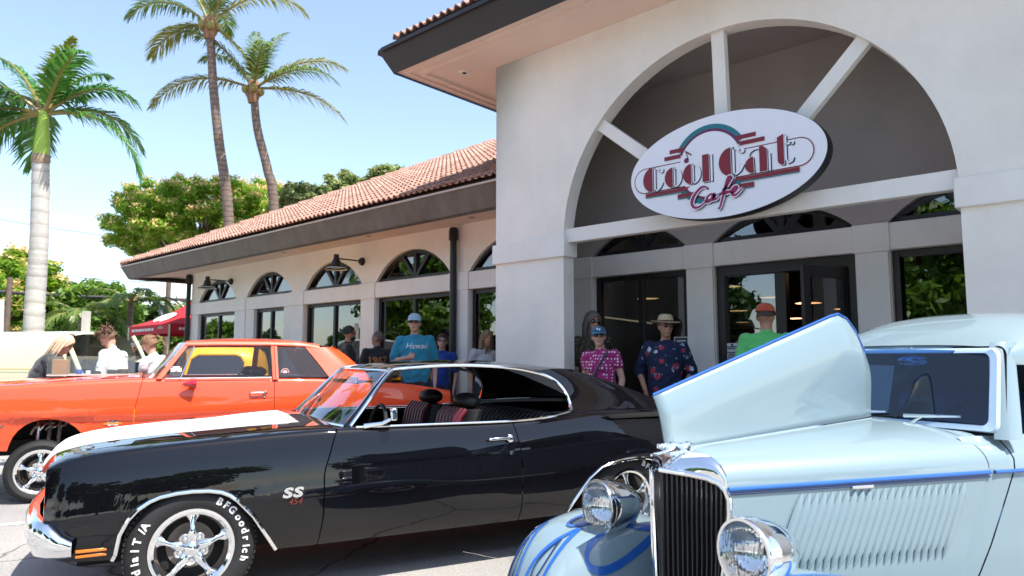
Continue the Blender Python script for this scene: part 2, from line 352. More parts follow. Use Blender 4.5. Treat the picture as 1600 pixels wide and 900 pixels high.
# band course, proud, with blocks over the piers
m = MB(); m.box((XL-.01,YF-.025,ZH),(XR,YF+.15,ZB)); part(m, 'band', trim_w, bevel=.008)
edges = [XL]+[x for a, b, _ in bays for x in (a, b)]+[XR]
rects = []                                        # rectangular openings below the band
for i, (a, b, _) in enumerate(bays):
    x0, x1 = (-13.28*GF, -12.14*GF) if i == 1 else (a+.01, b-.01)
    rects.append((x0, x1))
prev = XL
for i, (x0, x1) in enumerate(rects+[(XR, XR)]):
    m = MB(); m.box((prev,YF,0),(x0,YF+.2,ZH+.002)); part(m, 'pier', stucco, smooth=0)
    pc = (edges[2*i]+edges[2*i+1])/2 if i else None
    if 0 < i < len(rects):
        wd = min(.30, (edges[2*i+1]-edges[2*i])/2+.02)
        m = MB(); m.box((pc-wd,YF-.045,ZH-.01),(pc+wd,YF-.02,ZB+.006)); part(m, 'pier_block', trim_w, bevel=.006)
        m = MB(); m.box((pc-wd+.02,YF-.028,0),(pc+wd-.02,YF+.01,ZH-.008)); part(m, 'pilaster', trim_w, bevel=.006)
    prev = x1
ZSILL = .42
winglass = glass('window_glass', (.30,.33,.34), .17, 1.0)
def rect_window(x0, x1, z0, z1, nm=1, name='window', y=YF+.07):
    m = MB(); f = .065
    m.box((x0,y,z0),(x0+f,y+.08,z1)); m.box((x1-f,y,z0),(x1,y+.08,z1)); m.box((x0+f,y,z1-f),(x1-f,y+.08,z1)); m.box((x0+f,y,z0),(x1-f,y+.08,z0+f))
    for k in range(1, nm+1):
        xm = x0+(x1-x0)*k/(nm+1); m.box((xm-.035,y-.004,z0+f),(xm+.035,y+.078,z1-f))
    fr = part(m, name, darkfr, smooth=0, bevel=.006)
    edges_ = [x0+f]+[x0+(x1-x0)*k/(nm+1) for k in range(1, nm+1)]+[x1-f]
    for u, v in zip(edges_, edges_[1:]):
        q = MB().box((u+.03,y+.035,z0+f+.002),(v-.03,y+.043,z1-f-.002)).build('pane', winglass, smooth=0); wpar(q, fr)
    return fr
for i, (x0, x1) in enumerate(rects):
    if i == 6: continue                           # the entrance is built below
    z0 = .14 if i in (1, 5) else ZSILL
    if z0 > .2:
        part(MB().box((x0,YF,0),(x1,YF+.2,ZSILL)), 'sill_wall', stucco, smooth=0)
    rect_window(x0, x1, z0, ZH-.004, 1)
for a, b, za in bays:                             # arched lights: frame, centre post, two diagonal bars
    y = YF+.06; m = MB(); ap = arch_pts(a+.004, b-.004, ZB+.002, za-.004); cx = (a+b)/2; f = .06
    inn = arch_pts(a+f*1.5, b-f*1.5, ZB+f, za-f)
    for yy0, yy1 in ((y, y+.08),):
        m.grid([[(x,yy0,z) for x, z in ap], [(x,yy0,z) for x, z in inn], [(x,yy1,z) for x, z in inn]])
    m.box((a+.01,y,ZB+.001),(b-.01,y+.08,ZB+f))
    m.box((cx-.035,y+.005,ZB+f),(cx+.035,y+.07,za-f*.6))
    for sgn in (-1, 1):
        ang = R(44); L = 2.; best = (cx, ZB+f)
        for k in range(200):
            L = k*.01; x, z = cx+sgn*L*cos(ang), ZB+f+L*sin(ang)
            hh = interp(x, inn)
            if z > hh: break
            best = (x, z)
        m.bar((cx+sgn*.03, y+.04, ZB+f*.8), (best[0], y+.04, best[1]+.02), .06, .062, up=(0,1,0))
    fr = part(m, 'arch_window', darkfr, smooth=20)
    q = MB().poly([(x,y+.05,z) for x, z in arch_pts(a+.02, b-.02, ZB+.01, za-.02)]).build('pane', winglass, smooth=0); wpar(q, fr)
# ---- entrance: wide dark frame, fixed light on the left, door leaf swung open on the right
x0, x1 = rects[6]; y = YF+.05; m = MB(); zt = ZH-.004
m.box((x0,y,.13),(x0+.10,y+.11,zt)); m.box((x1-.09,y,.13),(x1,y+.11,zt)); m.box((x0+.10,y,zt-.12),(x1-.09,y+.11,zt))
xm = x0+.74; m.box((xm-.06,y-.003,.13),(xm+.06,y+.107,zt-.12)); m.box((x0+.10,y,.13),(xm-.06,y+.11,.36))
entr = part(m, 'door_frame', darkfr, smooth=0, bevel=.006)
q = MB().box((x0+.10,y+.05,.36),(xm-.06,y+.058,zt-.12)).build('pane', winglass, smooth=0); wpar(q, entr)
hx, hy = x1-.10, y-.01; ang = R(-66); LW = .62     # hinge on the right jamb, leaf swung out over the pavement
ca, sa = cos(pi-ang), sin(pi-ang)
dl = lambda d, t, z: (hx-d*cos(ang)+t*sin(-ang)*0-0, hy-d*abs(sin(ang))+0, z)
def leafbox(m, d0, d1, z0, z1, th=.045):
    u = Vector((-cos(ang), -abs(sin(ang)), 0)); nrm = Vector((-u.y, u.x, 0)); o = Vector((hx, hy, 0))
    m.obox(o+u*(d0+d1)/2+Vector((0,0,(z0+z1)/2)), u*(d1-d0)/2, nrm*th/2, Vector((0,0,(z1-z0)/2)))
m = MB(); leafbox(m, 0, .09, .15, zt-.13); leafbox(m, LW-.09, LW, .15, zt-.13); leafbox(m, .09, LW-.09, zt-.25, zt-.13); leafbox(m, .09, LW-.09, .15, .42)
door = part(m, 'door', darkfr, smooth=0, bevel=.005)
m = MB(); leafbox(m, .09, LW-.09, .42, zt-.25, .008); wpar(m.build('pane', glass('door_glass', (.55,.52,.5), .12, 1.), smooth=0), door)
m = MB(); u = Vector((-cos(ang), -abs(sin(ang)), 0)); nrm = Vector((-u.y, u.x, 0)); o = Vector((hx,hy,0))+u*(LW-.05)
m.tube([o-nrm*.02+Vector((0,0,.95)), o-nrm*.07+Vector((0,0,.95)), o-nrm*.07+Vector((0,0,1.35)), o-nrm*.02+Vector((0,0,1.35))], .012); wpar(m.build('handle', alu), door)
# ---- dark dining room behind the glass
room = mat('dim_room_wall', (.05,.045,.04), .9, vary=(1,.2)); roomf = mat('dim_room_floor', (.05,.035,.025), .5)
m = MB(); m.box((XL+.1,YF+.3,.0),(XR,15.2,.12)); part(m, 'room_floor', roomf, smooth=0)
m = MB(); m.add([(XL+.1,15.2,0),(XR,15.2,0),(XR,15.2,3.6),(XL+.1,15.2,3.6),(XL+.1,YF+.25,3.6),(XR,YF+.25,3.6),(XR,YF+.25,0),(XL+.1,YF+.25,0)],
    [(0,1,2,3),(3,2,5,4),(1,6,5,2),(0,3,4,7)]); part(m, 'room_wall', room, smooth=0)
# ---- portal wall with the great arch
PX0, PX1 = -.9445*YP, 2.6; OX0, OX1 = -.7766*YP, -.1605*YP; PZ = 5.06; PT = .19
cx, rad = (OX0+OX1)/2, (OX1-OX0)/2; zc = 2.69
ap = [(cx-rad*cos(pi*k/48), zc+rad*.985*sin(pi*k/48)) for k in range(49)]
ZPB = .13
m = MB()
for yy in (YP, YP+PT):
    def st(pa, pb): m.add([(x,yy,z) for x, z in pa]+[(x,yy,z) for x, z in pb], [(i, i+1, len(pa)+i+1, len(pa)+i) for i in range(len(pa)-1)])
    st([(PX0,ZPB),(OX0,ZPB)], [(PX0,zc),(OX0,zc)]); st([(PX0,zc),(OX0,zc)], [(PX0,PZ),(OX0,PZ)])
    st([(OX1,ZPB),(PX1,ZPB)], [(OX1,zc),(PX1,zc)]); st([(OX1,zc),(PX1,zc)], [(OX1,PZ),(PX1,PZ)])
    st(ap, [(x,PZ) for x, _ in ap])
full = [(OX0,ZPB)]+ap+[(OX1,ZPB)]
m.grid([[(x,YP,z) for x, z in full], [(x,YP+PT,z) for x, z in full]])
for x in (PX0, PX1): m.add([(x,YP,ZPB),(x,YP+PT,ZPB),(x,YP+PT,PZ),(x,YP,PZ)], [(0,1,2,3)])
pw = part(m, 'portal_wall', stucco, smooth=25)
for xa in (PX0, PX1-.2): part(MB().box((xa,YP+PT,ZPB),(xa+.19,YF-.03,PZ)), 'porch_side_wall', stucco, smooth=0)
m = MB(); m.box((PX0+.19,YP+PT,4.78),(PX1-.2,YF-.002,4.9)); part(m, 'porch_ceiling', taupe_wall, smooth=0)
for xa, xb in ((PX0-.035, OX0+.035), (OX1-.035, PX1)):
    m = MB(); m.box((xa,YP-.035,2.525),(xb,YP+PT+.03,2.765)); part(m, 'capital', trim_w, bevel=.01)
m = MB(); m.box((OX0-.02,YP+.05,2.69),(OX1+.02,YP+.15,2.85)); part(m, 'arch_beam', trim_w, bevel=.006)
for deg in (138, 91, 48):
    a_ = R(deg); c0 = Vector((cx, YP+.10, 2.78)); r1 = rad*1.0
    e = Vector((cx+cos(a_)*(rad+.03), YP+.10, zc+sin(a_)*rad*.985+.02))
    m = MB(); m.bar(c0+(e-c0)*.12, e, .135, .085, up=(0,1,0)); part(m, 'arch_spoke', trim_w, smooth=0, bevel=.006)
m = MB(); m.lathe([(0,0),(.055,0),(.055,.01),(.03,.018),(.0,.018)], (cx+.035,YP+.055,3.55), (0,-1,0), 20); part(m, 'spoke_rosette', mat('beige_cap', (.6,.5,.38), .6))
# downpipes
for x, yy, z0, z1, w_ in ((XL-.02, YF-.07, .1, 3.44, .055), (-7.38*GF, YF-.09, .1, 3.42, .055), (PX0-.03, YP+.09, .13, 5.0, .032)):
    m = MB(); m.tube([(x,yy,z0),(x,yy,z1)], w_, 12); m.lathe([(w_*1.35,0),(w_*1.35,.16),(w_,.2)], (x,yy,z1-.2), n=12); part(m, 'downpipe', blackpaint)
# ---- eaves
EB, ET = 6.6, 6.48; zb, zt_ = 3.352, 3.665; EXB, EXT = -18.95, -19.18
XE = PX0-.02
m = MB(); m.add([(EXB,EB,zb),(XE,EB,zb),(XE,ET,zt_),(EXT,ET,zt_)], [(0,1,2,3)])
m.add([(EXB,EB,zb),(EXB,YF+12,zb),(EXT,YF+12,zt_),(EXT,ET,zt_)], [(0,3,2,1)])
m.add([(EXT,ET,zt_),(XE,ET,zt_),(XE,ET+.16,zt_+.004),(EXT+.16,ET+.16,zt_+.004)], [(0,1,2,3)])
m.add([(EXT,ET,zt_),(EXT+.16,ET+.16,zt_+.004),(EXT+.16,YF+12,zt_+.004),(EXT,YF+12,zt_)], [(0,1,2,3)])
part(m, 'fascia', taupe, smooth=0)
m = MB(); m.box((EXT-.012,ET-.018,zt_-.012),(XE,ET+.004,zt_+.014)); part(m, 'gutter_lip', mat('pale_gutter_edge', (.5,.43,.38), .4), smooth=0)
m = MB(); m.add([(EXB+.002,EB+.002,zb+.02),(XE,EB+.002,zb+.02),(XE,YF-.002,ZS),(EXB+.002,YF-.002,ZS)], [(0,1,2,3)])
m.add([(EXB+.002,YF-.002,ZS),(XL,YF-.002,ZS),(XL,YF+12,ZS),(EXB+.002,YF+12,ZS)], [(0,1,2,3)])
part(m, 'soffit', soffit_m, smooth=0)
m = MB(); m.box((EXB+.01,EB+.02,zb-.012),(EXB+.13,YF+12,zb+.012)); m.box((EXB+.13,EB+.02,zb-.012),(XE,EB+.10,zb+.012)); part(m, 'soffit_trim', taupe, smooth=0)
for px_, yy in ((-12.3, 7.05), (-9.6, 7.05), (-7.2, 7.1)):
    m = MB(); m.lathe([(0,0),(.05,0),(.05,-.006),(0,-.01)], (px_,yy,ZS-.06), n=14); part(m, 'soffit_light', mat('small_lens', (.3,.28,.25), .4))
# ---- tiled roofs
PIT = .50
def tile_mesh():
    m = MB(); W_, L_ = .262, .46; rows_t, rows_b = [], []
    for y_, lift in ((0., .034), (L_, .0)):
        rt_, rb_ = [], []
        for k in range(17):
            x = W_*k/16; a = (k % 8)/8
            z = .043*max(0, sin(pi*min(1, a/.72))) if a < .72 else .0
            rt_.append((x-W_/2, y_, z+lift+.012)); rb_.append((x-W_/2, y_, z+lift-.008))
        rows_t.append(rt_); rows_b.append(rb_)
    m.grid(rows_t); m.grid([rows_b[0], rows_t[0]]); m.grid(rows_b)
    return m.mesh('roof_tile', terracotta, 40)
TILE = tile_mesh()
SL = math.atan(PIT); EXPO = .385; TW = .25
def roof(name, xs0, xs1, y0, z0, yr, hipx, near, n_ind, extra=None):
    """front slope, hipped on the left (hipx = eave x of the hip); returns the roof part"""
    zr = z0+(yr-y0)*PIT
    m = MB(); m.add([(hipx,y0,z0),(xs1,y0,z0),(xs1,yr,zr),(hipx+yr-y0,yr,zr)], [(0,1,2,3)])
    m.add([(hipx,y0,z0),(hipx+yr-y0,yr,zr),(hipx+yr-y0,2*yr-y0-.5,zr),(hipx,2*yr-y0,z0)], [(0,1,2,3)])
    m.add([(hipx+yr-y0,yr,zr),(xs1,yr,zr),(xs1,2*yr-y0,z0),(hipx,2*yr-y0,z0)], [(0,1,2,3)])
    rf = part(m, name, mat('roof_underlay', (.10,.05,.035), .9), smooth=0)
    spots = []
    rows_n = int((yr-y0)/cos(SL)/1/EXPO) if False else int(((yr-y0)/cos(SL))/EXPO)
    for r in range(rows_n):
        d = -.05+r*EXPO; yy = y0+d*cos(SL); zz = z0+d*sin(SL)+.012
        x = xs1-TW/2
        while x > xs0:
            if x-TW/2 > hipx+(yy-y0)+.02: spots.append((x, yy, zz, r))
            x -= TW
    C0 = Vector((0,0,1.37))
    spots.sort(key=lambda q: (Vector(q[:3])-C0).length if near else q[3])
    rest = MB(); tv = [v.co.copy() for v in TILE.vertices]; tf = [tuple(p.vertices) for p in TILE.polygons]
    Rm = Matrix.Rotation(SL, 4, 'X')
    for i, (x, yy, zz, r) in enumerate(spots):
        jx, jr = random.uniform(-.004,.004), random.uniform(-.012,.012)
        Mx = Matrix.Translation((x+jx, yy, zz)) @ Rm @ Matrix.Rotation(jr, 4, 'Z')
        if i < n_ind:
            o = bpy.data.objects.new('roof_tile', TILE); col.objects.link(o); o.location = (x+jx,yy,zz); o.rotation_euler = (SL,0,jr)
            wpar(o, rf)
        else:
            rest.add([Mx @ v for v in tv], tf)
    if rest.v:
        me = bpy.data.meshes.new('roof_tiles'); me.from_pydata(rest.v, [], rest.f); me.materials.append(terracotta); me.shade_smooth(); me.set_sharp_from_angle(angle=R(40))
        o = bpy.data.objects.new('roof_tiles', me); col.objects.link(o); wpar(o, rf); tag(o, kind='stuff')
    # hip and ridge caps
    m = MB(); n = 26
    for k in range(n):
        t0, t1 = k/n, (k+1.12)/n; d0 = yr-y0
        p, q_ = Vector((hipx+d0*t0, y0+d0*t0, z0+d0*t0*PIT+.05)), Vector((hipx+d0*t1, y0+d0*t1, z0+d0*t1*PIT+.03))
        m.tube([p, q_], [.085, .07], 8)
    m.tube([(hipx+yr-y0, yr, zr+.03), (xs1, yr, zr+.03)], .09, 8)
    o = m.build('ridge_caps', terracotta); wpar(o, rf)
    return rf
wing_roof = roof('roof', -19.2, PX0+.3, 6.47, 3.70, 13.2, -19.12, True, 300)
# portal roof: higher, in front
PEX, PEY = -7.02, 5.50
m = MB(); zb2, zt2 = 5.03, 5.335; tx, ty = PEX-.15, PEY-.15
m.add([(PEX,PEY,zb2),(PX1+1,PEY,zb2),(PX1+1,ty,zt2),(tx,ty,zt2)], [(0,1,2,3)])
m.add([(PEX,PEY,zb2),(PEX,11,zb2),(tx,11,zt2),(tx,ty,zt2)], [(0,3,2,1)])
m.add([(tx,ty,zt2),(PX1+1,ty,zt2),(PX1+1,ty+.02,zt2+.03),(tx+.02,ty+.02,zt2+.03)], [(0,1,2,3)])
m.add([(tx+.02,ty+.02,zt2+.03),(PX1+1,ty+.02,zt2+.03),(PX1+1,ty+.2,zt2+.03),(tx+.2,ty+.2,zt2+.03)], [(0,1,2,3)])
m.add([(tx,ty,zt2),(tx+.02,ty+.02,zt2+.03),(tx+.02,11,zt2+.03),(tx,11,zt2)], [(0,1,2,3)])
shaded_fascia = mat('shaded_brown_fascia', (.020,.016,.015), .5, vary=(3,.2))  # darker than the wing fascia, its shade put into the brown
part(m, 'portal_fascia', shaded_fascia, smooth=0)
m = MB(); m.bar((tx+.1,ty-.012,zt2-.02),(PX1+1,ty-.012,zt2-.02),.03,.05); m.bar((tx-.012,ty+.02,zt2-.02),(tx-.012,11,zt2-.02),.03,.05); part(m, 'portal_gutter', shaded_fascia, smooth=0)
m = MB(); m.box((PEX+.004,PEY+.004,PZ),(PX1+1,YP-.002,PZ+.03)); m.box((PEX+.004,YP-.002,PZ),(PX0-.002,11,PZ+.03)); part(m, 'portal_soffit', soffit_m, smooth=0)
for k, (o_, w_, d_) in enumerate(((.10,.035,.022), (.24,.05,.03))):
    m = MB(); m.box((PEX+o_,PEY+o_,PZ-d_),(PX1+1,PEY+o_+w_,PZ+.001)); m.box((PEX+o_,PEY+o_+w_,PZ-d_),(PEX+o_+w_,11,PZ+.001)); part(m, 'soffit_moulding', soffit_m, smooth=0)
m = MB(); m.lathe([(0,0),(.075,0),(.075,-.01),(.035,-.014),(.03,.01),(0,.01)], (-6.35,6.12,PZ-.001), n=20); o = part(m, 'recessed_light', trim_w)
m = MB(); m.lathe([(0,-.012),(.028,-.012)], (-6.35,6.12,PZ-.003), n=16); wpar(m.build('lens', void), o)
portal_roof = roof('portal_roof', -7.1, PX1+1, ty+.10, zt2+.07, 9.6, -6.93, False, 60)
# ---- oval sign
SY = YP-.17; scx, scz = -.4715*SY, 1.37+.2955*SY; sa_, sb_ = .978, .50
sign = empty('cafe_sign', (scx, SY+.1, scz-sb_), 0, 'oval white cafe sign with maroon lettering mounted across the big arch', 'sign')
signw = mat('sign_white', (.80,.79,.82), .35); maroon = mat('sign_maroon', (.20,.008,.02), .4); navy = mat('sign_navy_shadow', (.012,.012,.05), .4)
teal = mat('sign_teal', (.01,.16,.19), .4); signblk = mat('sign_black_edge', (.012,.012,.013), .5); plum = mat('sign_plum', (.14,.01,.07), .4)
N = 96; el = [(scx+sa_*cos(2*pi*k/N), scz+sb_*sin(2*pi*k/N)) for k in range(N)]
m = MB().prism([(x,SY,z) for x, z in el], (0,.13,0)); wpar(m.build('sign_box', signblk, smooth=30), sign)
m = MB().prism([(scx+(x-scx)*.996,SY-.006,scz+(z-scz)*.994) for x, z in el], (0,.004,0)); wpar(m.build('sign_face', signw, smooth=30), sign)
def S(u, v, k): return (scx+u, SY-.008-.0012*k, scz+v)      # sign coordinates, layer k
def flat(name, polys, m_, k):
    m = MB()
    for p in polys: m.poly([S(u, v, k) for u, v in p])
    return wpar(m.build(name, m_, smooth=0), sign)
def arc(cx_, cy_, r, a0, a1, n=24): return [(cx_+r*cos(R(a0+(a1-a0)*i/n)), cy_+r*sin(R(a0+(a1-a0)*i/n))) for i in range(n+1)]
def ring(cx_, cy_, r0, r1, a0, a1, n=24):
    A, B = arc(cx_, cy_, r1, a0, a1, n), arc(cx_, cy_, r0, a0, a1, n)
    return [[A[i], A[i+1], B[i+1], B[i]] for i in range(n)]
def stroke(pts, w0, w1=None):
    """ribbon along a polyline, as quads"""
    P = [Vector((*p, 0)) for p in pts]; out = []; n = len(P); Ls = []
    for i in range(n):
        d = (P[min(i+1, n-1)]-P[max(i-1, 0)]).normalized(); nn = Vector((-d.y, d.x, 0)); t = i/(n-1)
        w_ = (w0 if w1 is None else w0+(w1-w0)*(1-abs(2*t-1)))/2
        Ls.append(((P[i]+nn*w_)[:2], (P[i]-nn*w_)[:2]))
    for a, b in zip(Ls, Ls[1:]): out.append([a[0], b[0], b[1], a[1]])
    return out
# emblem ring and the stepped bars of the badge (the figure that sits in it is left out)
flat('emblem_ring', ring(-.10,.03,.335,.385,28,152,40)+ring(-.10,.03,.335,.385,208,332,40), teal, 1)
flat('emblem_ring_inner', ring(-.10,.03,.315,.34,25,155,40)+ring(-.10,.03,.315,.34,210,330,40), plum, 2)
def bars(sx):
    o = []
    for i, (u0, u1, v) in enumerate(((.30,.47,.185),(.30,.56,.125))):
        o.append([(sx*u0-.10*(sx>0)*0, v), (sx*u1, v), (sx*u1, v+.038), (sx*u0, v+.038)])
    return o
for q_ in ([(.17,.205),(.36,.205),(.36,.245),(.17,.245)],[(.20,.145),(.44,.145),(.44,.185),(.20,.185)],
                   [(-.58,.145),(-.40,.145),(-.40,.185),(-.58,.185)],[(-.52,.205),(-.36,.205),(-.36,.245),(-.52,.245)]): flat('badge_bar', [q_], maroon, 3)
flat('badge_plate', [[(-.80,.11)]+arc(-.80,-.02,.13,90,270,16)+[(-.80,-.15),(.74,-.15)]+arc(.74,-.02,.13,-90,90,16)+[(.74,.11)]], maroon, 3)
flat('badge_plate_face', [[(-.80,.10)]+arc(-.80,-.02,.12,90,270,16)+[(-.80,-.14),(.74,-.14)]+arc(.74,-.02,.12,-90,90,16)+[(.74,.10)]], signw, 4)
flat('badge_disc', [arc(-.10,.03,.312,0,360,48)[:-1]], signw, 5)
for q_ in ([(-.80,-.19),(-.36,-.19),(-.30,-.155),(-.80,-.155)],[(.16,-.155),(.74,-.155),(.74,-.19),(.20,-.19)],[(-.44,-.255),(-.27,-.255),(-.23,-.215),(-.44,-.215)],[(.06,-.215),(.33,-.215),(.33,-.255),(.02,-.255)]): flat('lower_bar', [q_], maroon, 6)
for q_ in ([(-.80,-.203),(-.36,-.203),(-.36,-.191),(-.80,-.191)],[(.20,-.203),(.74,-.203),(.74,-.191),(.20,-.191)],[(-.44,-.268),(-.27,-.268),(-.27,-.256),(-.44,-.256)],[(.02,-.268),(.33,-.268),(.33,-.256),(.02,-.256)]): flat('lower_bar_shadow', [q_], teal, 6)
# "Cool Cat" in heavy half-filled deco letters, "Cafe" in a script
def letter(ch, u, v, h):
    """filled polygons, thin-line polygons"""
    F, T = [], []; r = h/2; lw = h*.075
    if ch in 'Co':
        F.append([(u-.01*h, v-r)]+arc(u-.01*h, v, r, 270, 90, 20)[0:0]+[(u-.01*h+r*.88*cos(R(a)), v+r*sin(R(a))) for a in range(270, 89, -6)])
        a1 = 56 if ch == 'C' else 90
        T += [q for q in [[(u+.05*h+r*.84*cos(R(a)), v+r*sin(R(a))), (u+.05*h+r*.84*cos(R(a+6)), v+r*sin(R(a+6))), (u+.05*h+(r*.84-lw*1.6)*cos(R(a+6)), v+(r-lw)*sin(R(a+6))), (u+.05*h+(r*.84-lw*1.6)*cos(R(a)), v+(r-lw)*sin(R(a)))] for a in range(-90, a1 if ch == 'o' else -20, 6)]]
        T.append([(u+.035*h,v-r),(u+.035*h+lw,v-r),(u+.035*h+lw,v+r),(u+.035*h,v+r)])
        if ch == 'C':
            T += [[(u+.05*h+r*.84*cos(R(a)), v+r*sin(R(a))), (u+.05*h+r*.84*cos(R(a+6)), v+r*sin(R(a+6))), (u+.05*h+(r*.84-lw*1.6)*cos(R(a+6)), v+(r-lw)*sin(R(a+6))), (u+.05*h+(r*.84-lw*1.6)*cos(R(a)), v+(r-lw)*sin(R(a)))] for a in range(42, 90, 6)]
            T.append(arc(u+.05*h+r*.66, v+r*.66, lw*1.3, 0, 360, 10)[:-1])
    elif ch == 'l':
        F.append([(u-.13*h,v-r),(u+.13*h,v-r),(u+.13*h,v+r),(u-.13*h,v+r)]); T.append([(u+.17*h,v-r),(u+.17*h+lw,v-r),(u+.17*h+lw,v+r),(u+.17*h,v+r)])
    elif ch == 'a':
        F.append([(u-.12*h+r*.72*cos(R(a)), v-.17*h+r*.66*sin(R(a))) for a in range(270, 89, -8)])
        F.append([(u+.10*h,v-r),(u+.40*h,v-r),(u+.40*h,v+.22*h)]+[(u+.18*h+.22*h*cos(R(a)), v+.22*h+.28*h*sin(R(a))) for a in range(0, 91, 10)]+[(u+.10*h,v+r)])
        T += stroke([(u+.10*h,v+r-lw/2),(u-.12*h,v+r-lw/2),(u-.30*h,v+.36*h),(u-.34*h,v+.24*h)], lw)
        T.append([(u+.44*h,v-r),(u+.44*h+lw,v-r),(u+.44*h+lw,v+.2*h),(u+.44*h,v+.2*h)])
    elif ch == 't':
        F.append([(u-.14*h,v+r*1.25),(u+.12*h,v+r*1.45),(u+.12*h,v-r)]+[(u+.06*h+.20*h*cos(R(a)), v-r*.6+r*.4*sin(R(a))) for a in range(270, 179, -10)])
        T += stroke([(u+.17*h,v+r*1.3),(u+.17*h,v-r*.6),(u+.26*h,v-r*.92),(u+.40*h,v-r*.8),(u+.46*h,v-r*.5)], lw)
        T += stroke([(u+.17*h,v+r*.62),(u+.42*h,v+r*.62)], lw); T.append(arc(u+.42*h, v+r*.66, lw*1.2, 0, 360, 10)[:-1])
    return F, T
word = [('C',-.71,-.02,.25),('o',-.485,-.035,.20),('o',-.285,-.035,.20),('l',-.135,-.005,.265),('C',.12,.01,.27),('a',.365,-.02,.235),('t',.585,.005,.225)]
for ch, u, v, h in word:
    F, T = letter(ch, u, v, h)
    flat('letter_shadow', [[(a+.014, b-.014) for a, b in p] for p in F+T], navy, 8)
    flat('letter_outline', [[(a+.004, b-.004) for a, b in p] for p in F+T], signw, 9)
    flat('letter', F, maroon, 10)
flat('music_note', [arc(-.335,.105,.026,0,360,14)[:-1],[(-.316,.105),(-.308,.105),(-.338,.205),(-.346,.205)],[(-.346,.205),(-.30,.175),(-.275,.15),(-.285,.145),(-.31,.165),(-.342,.185)]], plum, 10)
def sc_pts(p): return [tuple(q[:2]) for q in curve_pts([(x, y, 0) for x, y in p], 7)]
cafe_strokes = [[(-.03+(a+.03)*.95, -.275+(b+.235)*.88) for a, b in q_] for q_ in [sc_pts([(-.13,-.155),(-.15,-.135),(-.20,-.14),(-.27,-.21),(-.30,-.29),(-.27,-.345),(-.21,-.34),(-.14,-.29)]),
    sc_pts([(-.05,-.245),(-.09,-.225),(-.135,-.26),(-.13,-.30),(-.09,-.285),(-.05,-.235),(-.065,-.285),(-.03,-.285),(.01,-.24)]),
    sc_pts([(.0,-.25),(.06,-.19),(.115,-.11),(.125,-.085),(.10,-.08),(.07,-.15),(.03,-.29),(.0,-.385),(-.02,-.395)]),
    sc_pts([(.045,-.245),(.085,-.235),(.12,-.225)]),
    sc_pts([(.12,-.25),(.165,-.235),(.185,-.20),(.16,-.195),(.13,-.235),(.14,-.275),(.18,-.27),(.24,-.215)])]]
sh = [q for s_ in cafe_strokes for q in stroke([(a+.012, b-.012) for a, b in s_], .018, .04)]
flat('script_shadow', sh, navy, 11); flat('script_outline', [q for s_ in cafe_strokes for q in stroke(s_, .03, .052)], signw, 12)
flat('script_lettering', [q for s_ in cafe_strokes for q in stroke(s_, .014, .034)], mat('sign_magenta', (.28,.01,.09), .4), 13)
# ---- gooseneck wall lamps
lampb = mat('black_lamp_enamel', (.010,.010,.010), .4); lampw = mat('white_lamp_lining', (.75,.74,.70), .5)
for x, lab in ((-14.27*GF, 'black gooseneck barn lamp over the arched window at the end of the wing'), (-9.68*GF, 'black gooseneck barn lamp between the two middle arched windows')):
    L = empty('wall_lamp', (x, YF, 3.12), 0, lab, 'lamp', 'gooseneck lamps on the wing')
    yo = -.56
    m = MB().lathe([(0,0),(.075,0),(.075,.02),(.055,.06),(.0,.07)], (0,0,0), (0,-1,0), 18); m.build('wall_plate', lampb, L)
    MB().tube(curve_pts([(0,-.05,0),(0,-.25,.005),(0,yo+.02,.0)],6), .013, 8).build('arm', lampb, L)
    sh_ = MB().lathe([(.0,.075),(.045,.07),(.05,.0),(.055,-.02),(.075,-.05),(.085,-.12),(.19,-.185),(.2,-.2)], (0,yo,0), n=28).build('lamp_shade', lampb, L)
    MB().lathe([(.196,-.197),(.183,-.178),(.06,-.115),(0,-.11)], (0,yo,0), n=28).build('shade_lining', lampw, sh_)
# ---- lit pendant lamps in the dining room
warm = mat('lit_pendant_lens', (.9,.6,.3), .5, emit=((1,.55,.22), 3.2)); shade = mat('copper_pendant_shade', (.25,.10,.05), .5)
F_, H_ = 1100., 1.37; PIT_ = math.atan(110/1100); YW = R(42.05)
fwv = Vector((-sin(YW)*cos(PIT_), cos(YW)*cos(PIT_), sin(PIT_))); rtv = Vector((cos(YW), sin(YW), 0)); upv = rtv.cross(fwv)
def ray_y(u, v, Y):                                # a point of the photograph measured onto a wall plane
    d = fwv+rtv*((u-800)/F_)+upv*((450-v)/F_); return Vector((0,0,H_))+d*(Y/d.y)
def at_depth(u, v, D): return Vector((0,0,H_))+(fwv+rtv*((u-800)/F_)+upv*((450-v)/F_))*D
def on_ground(u, D, z=0):                          # place at picture column u, distance D, standing height z
    p = at_depth(u, 560, D); return Vector((p.x, p.y, z))
pend = [(1012,466,11.0,.20,'over the counter, behind the hatted man'),(1263,473,11.4,.20,'in the doorway beside the orange cap'),(1242,497,13.4,.19,'lowest of those seen through the doorway'),(1345,417,9.3,.20,'showing through the open glass door'),
        (1318,482,12.8,.16,'low behind the open door leaf'),(1205,464,9.6,.17,'behind the fixed light beside the entrance'),(1152,485,11.2,.18,'left of the entrance, above the notice'),(1160,503,13.6,.14,'small and far back above the notice'),(1138,447,8.9,.17,'near the glass at the top left of the entrance'),(652,458,8.7,.2,'behind the wing window where the man in turquoise stands')]
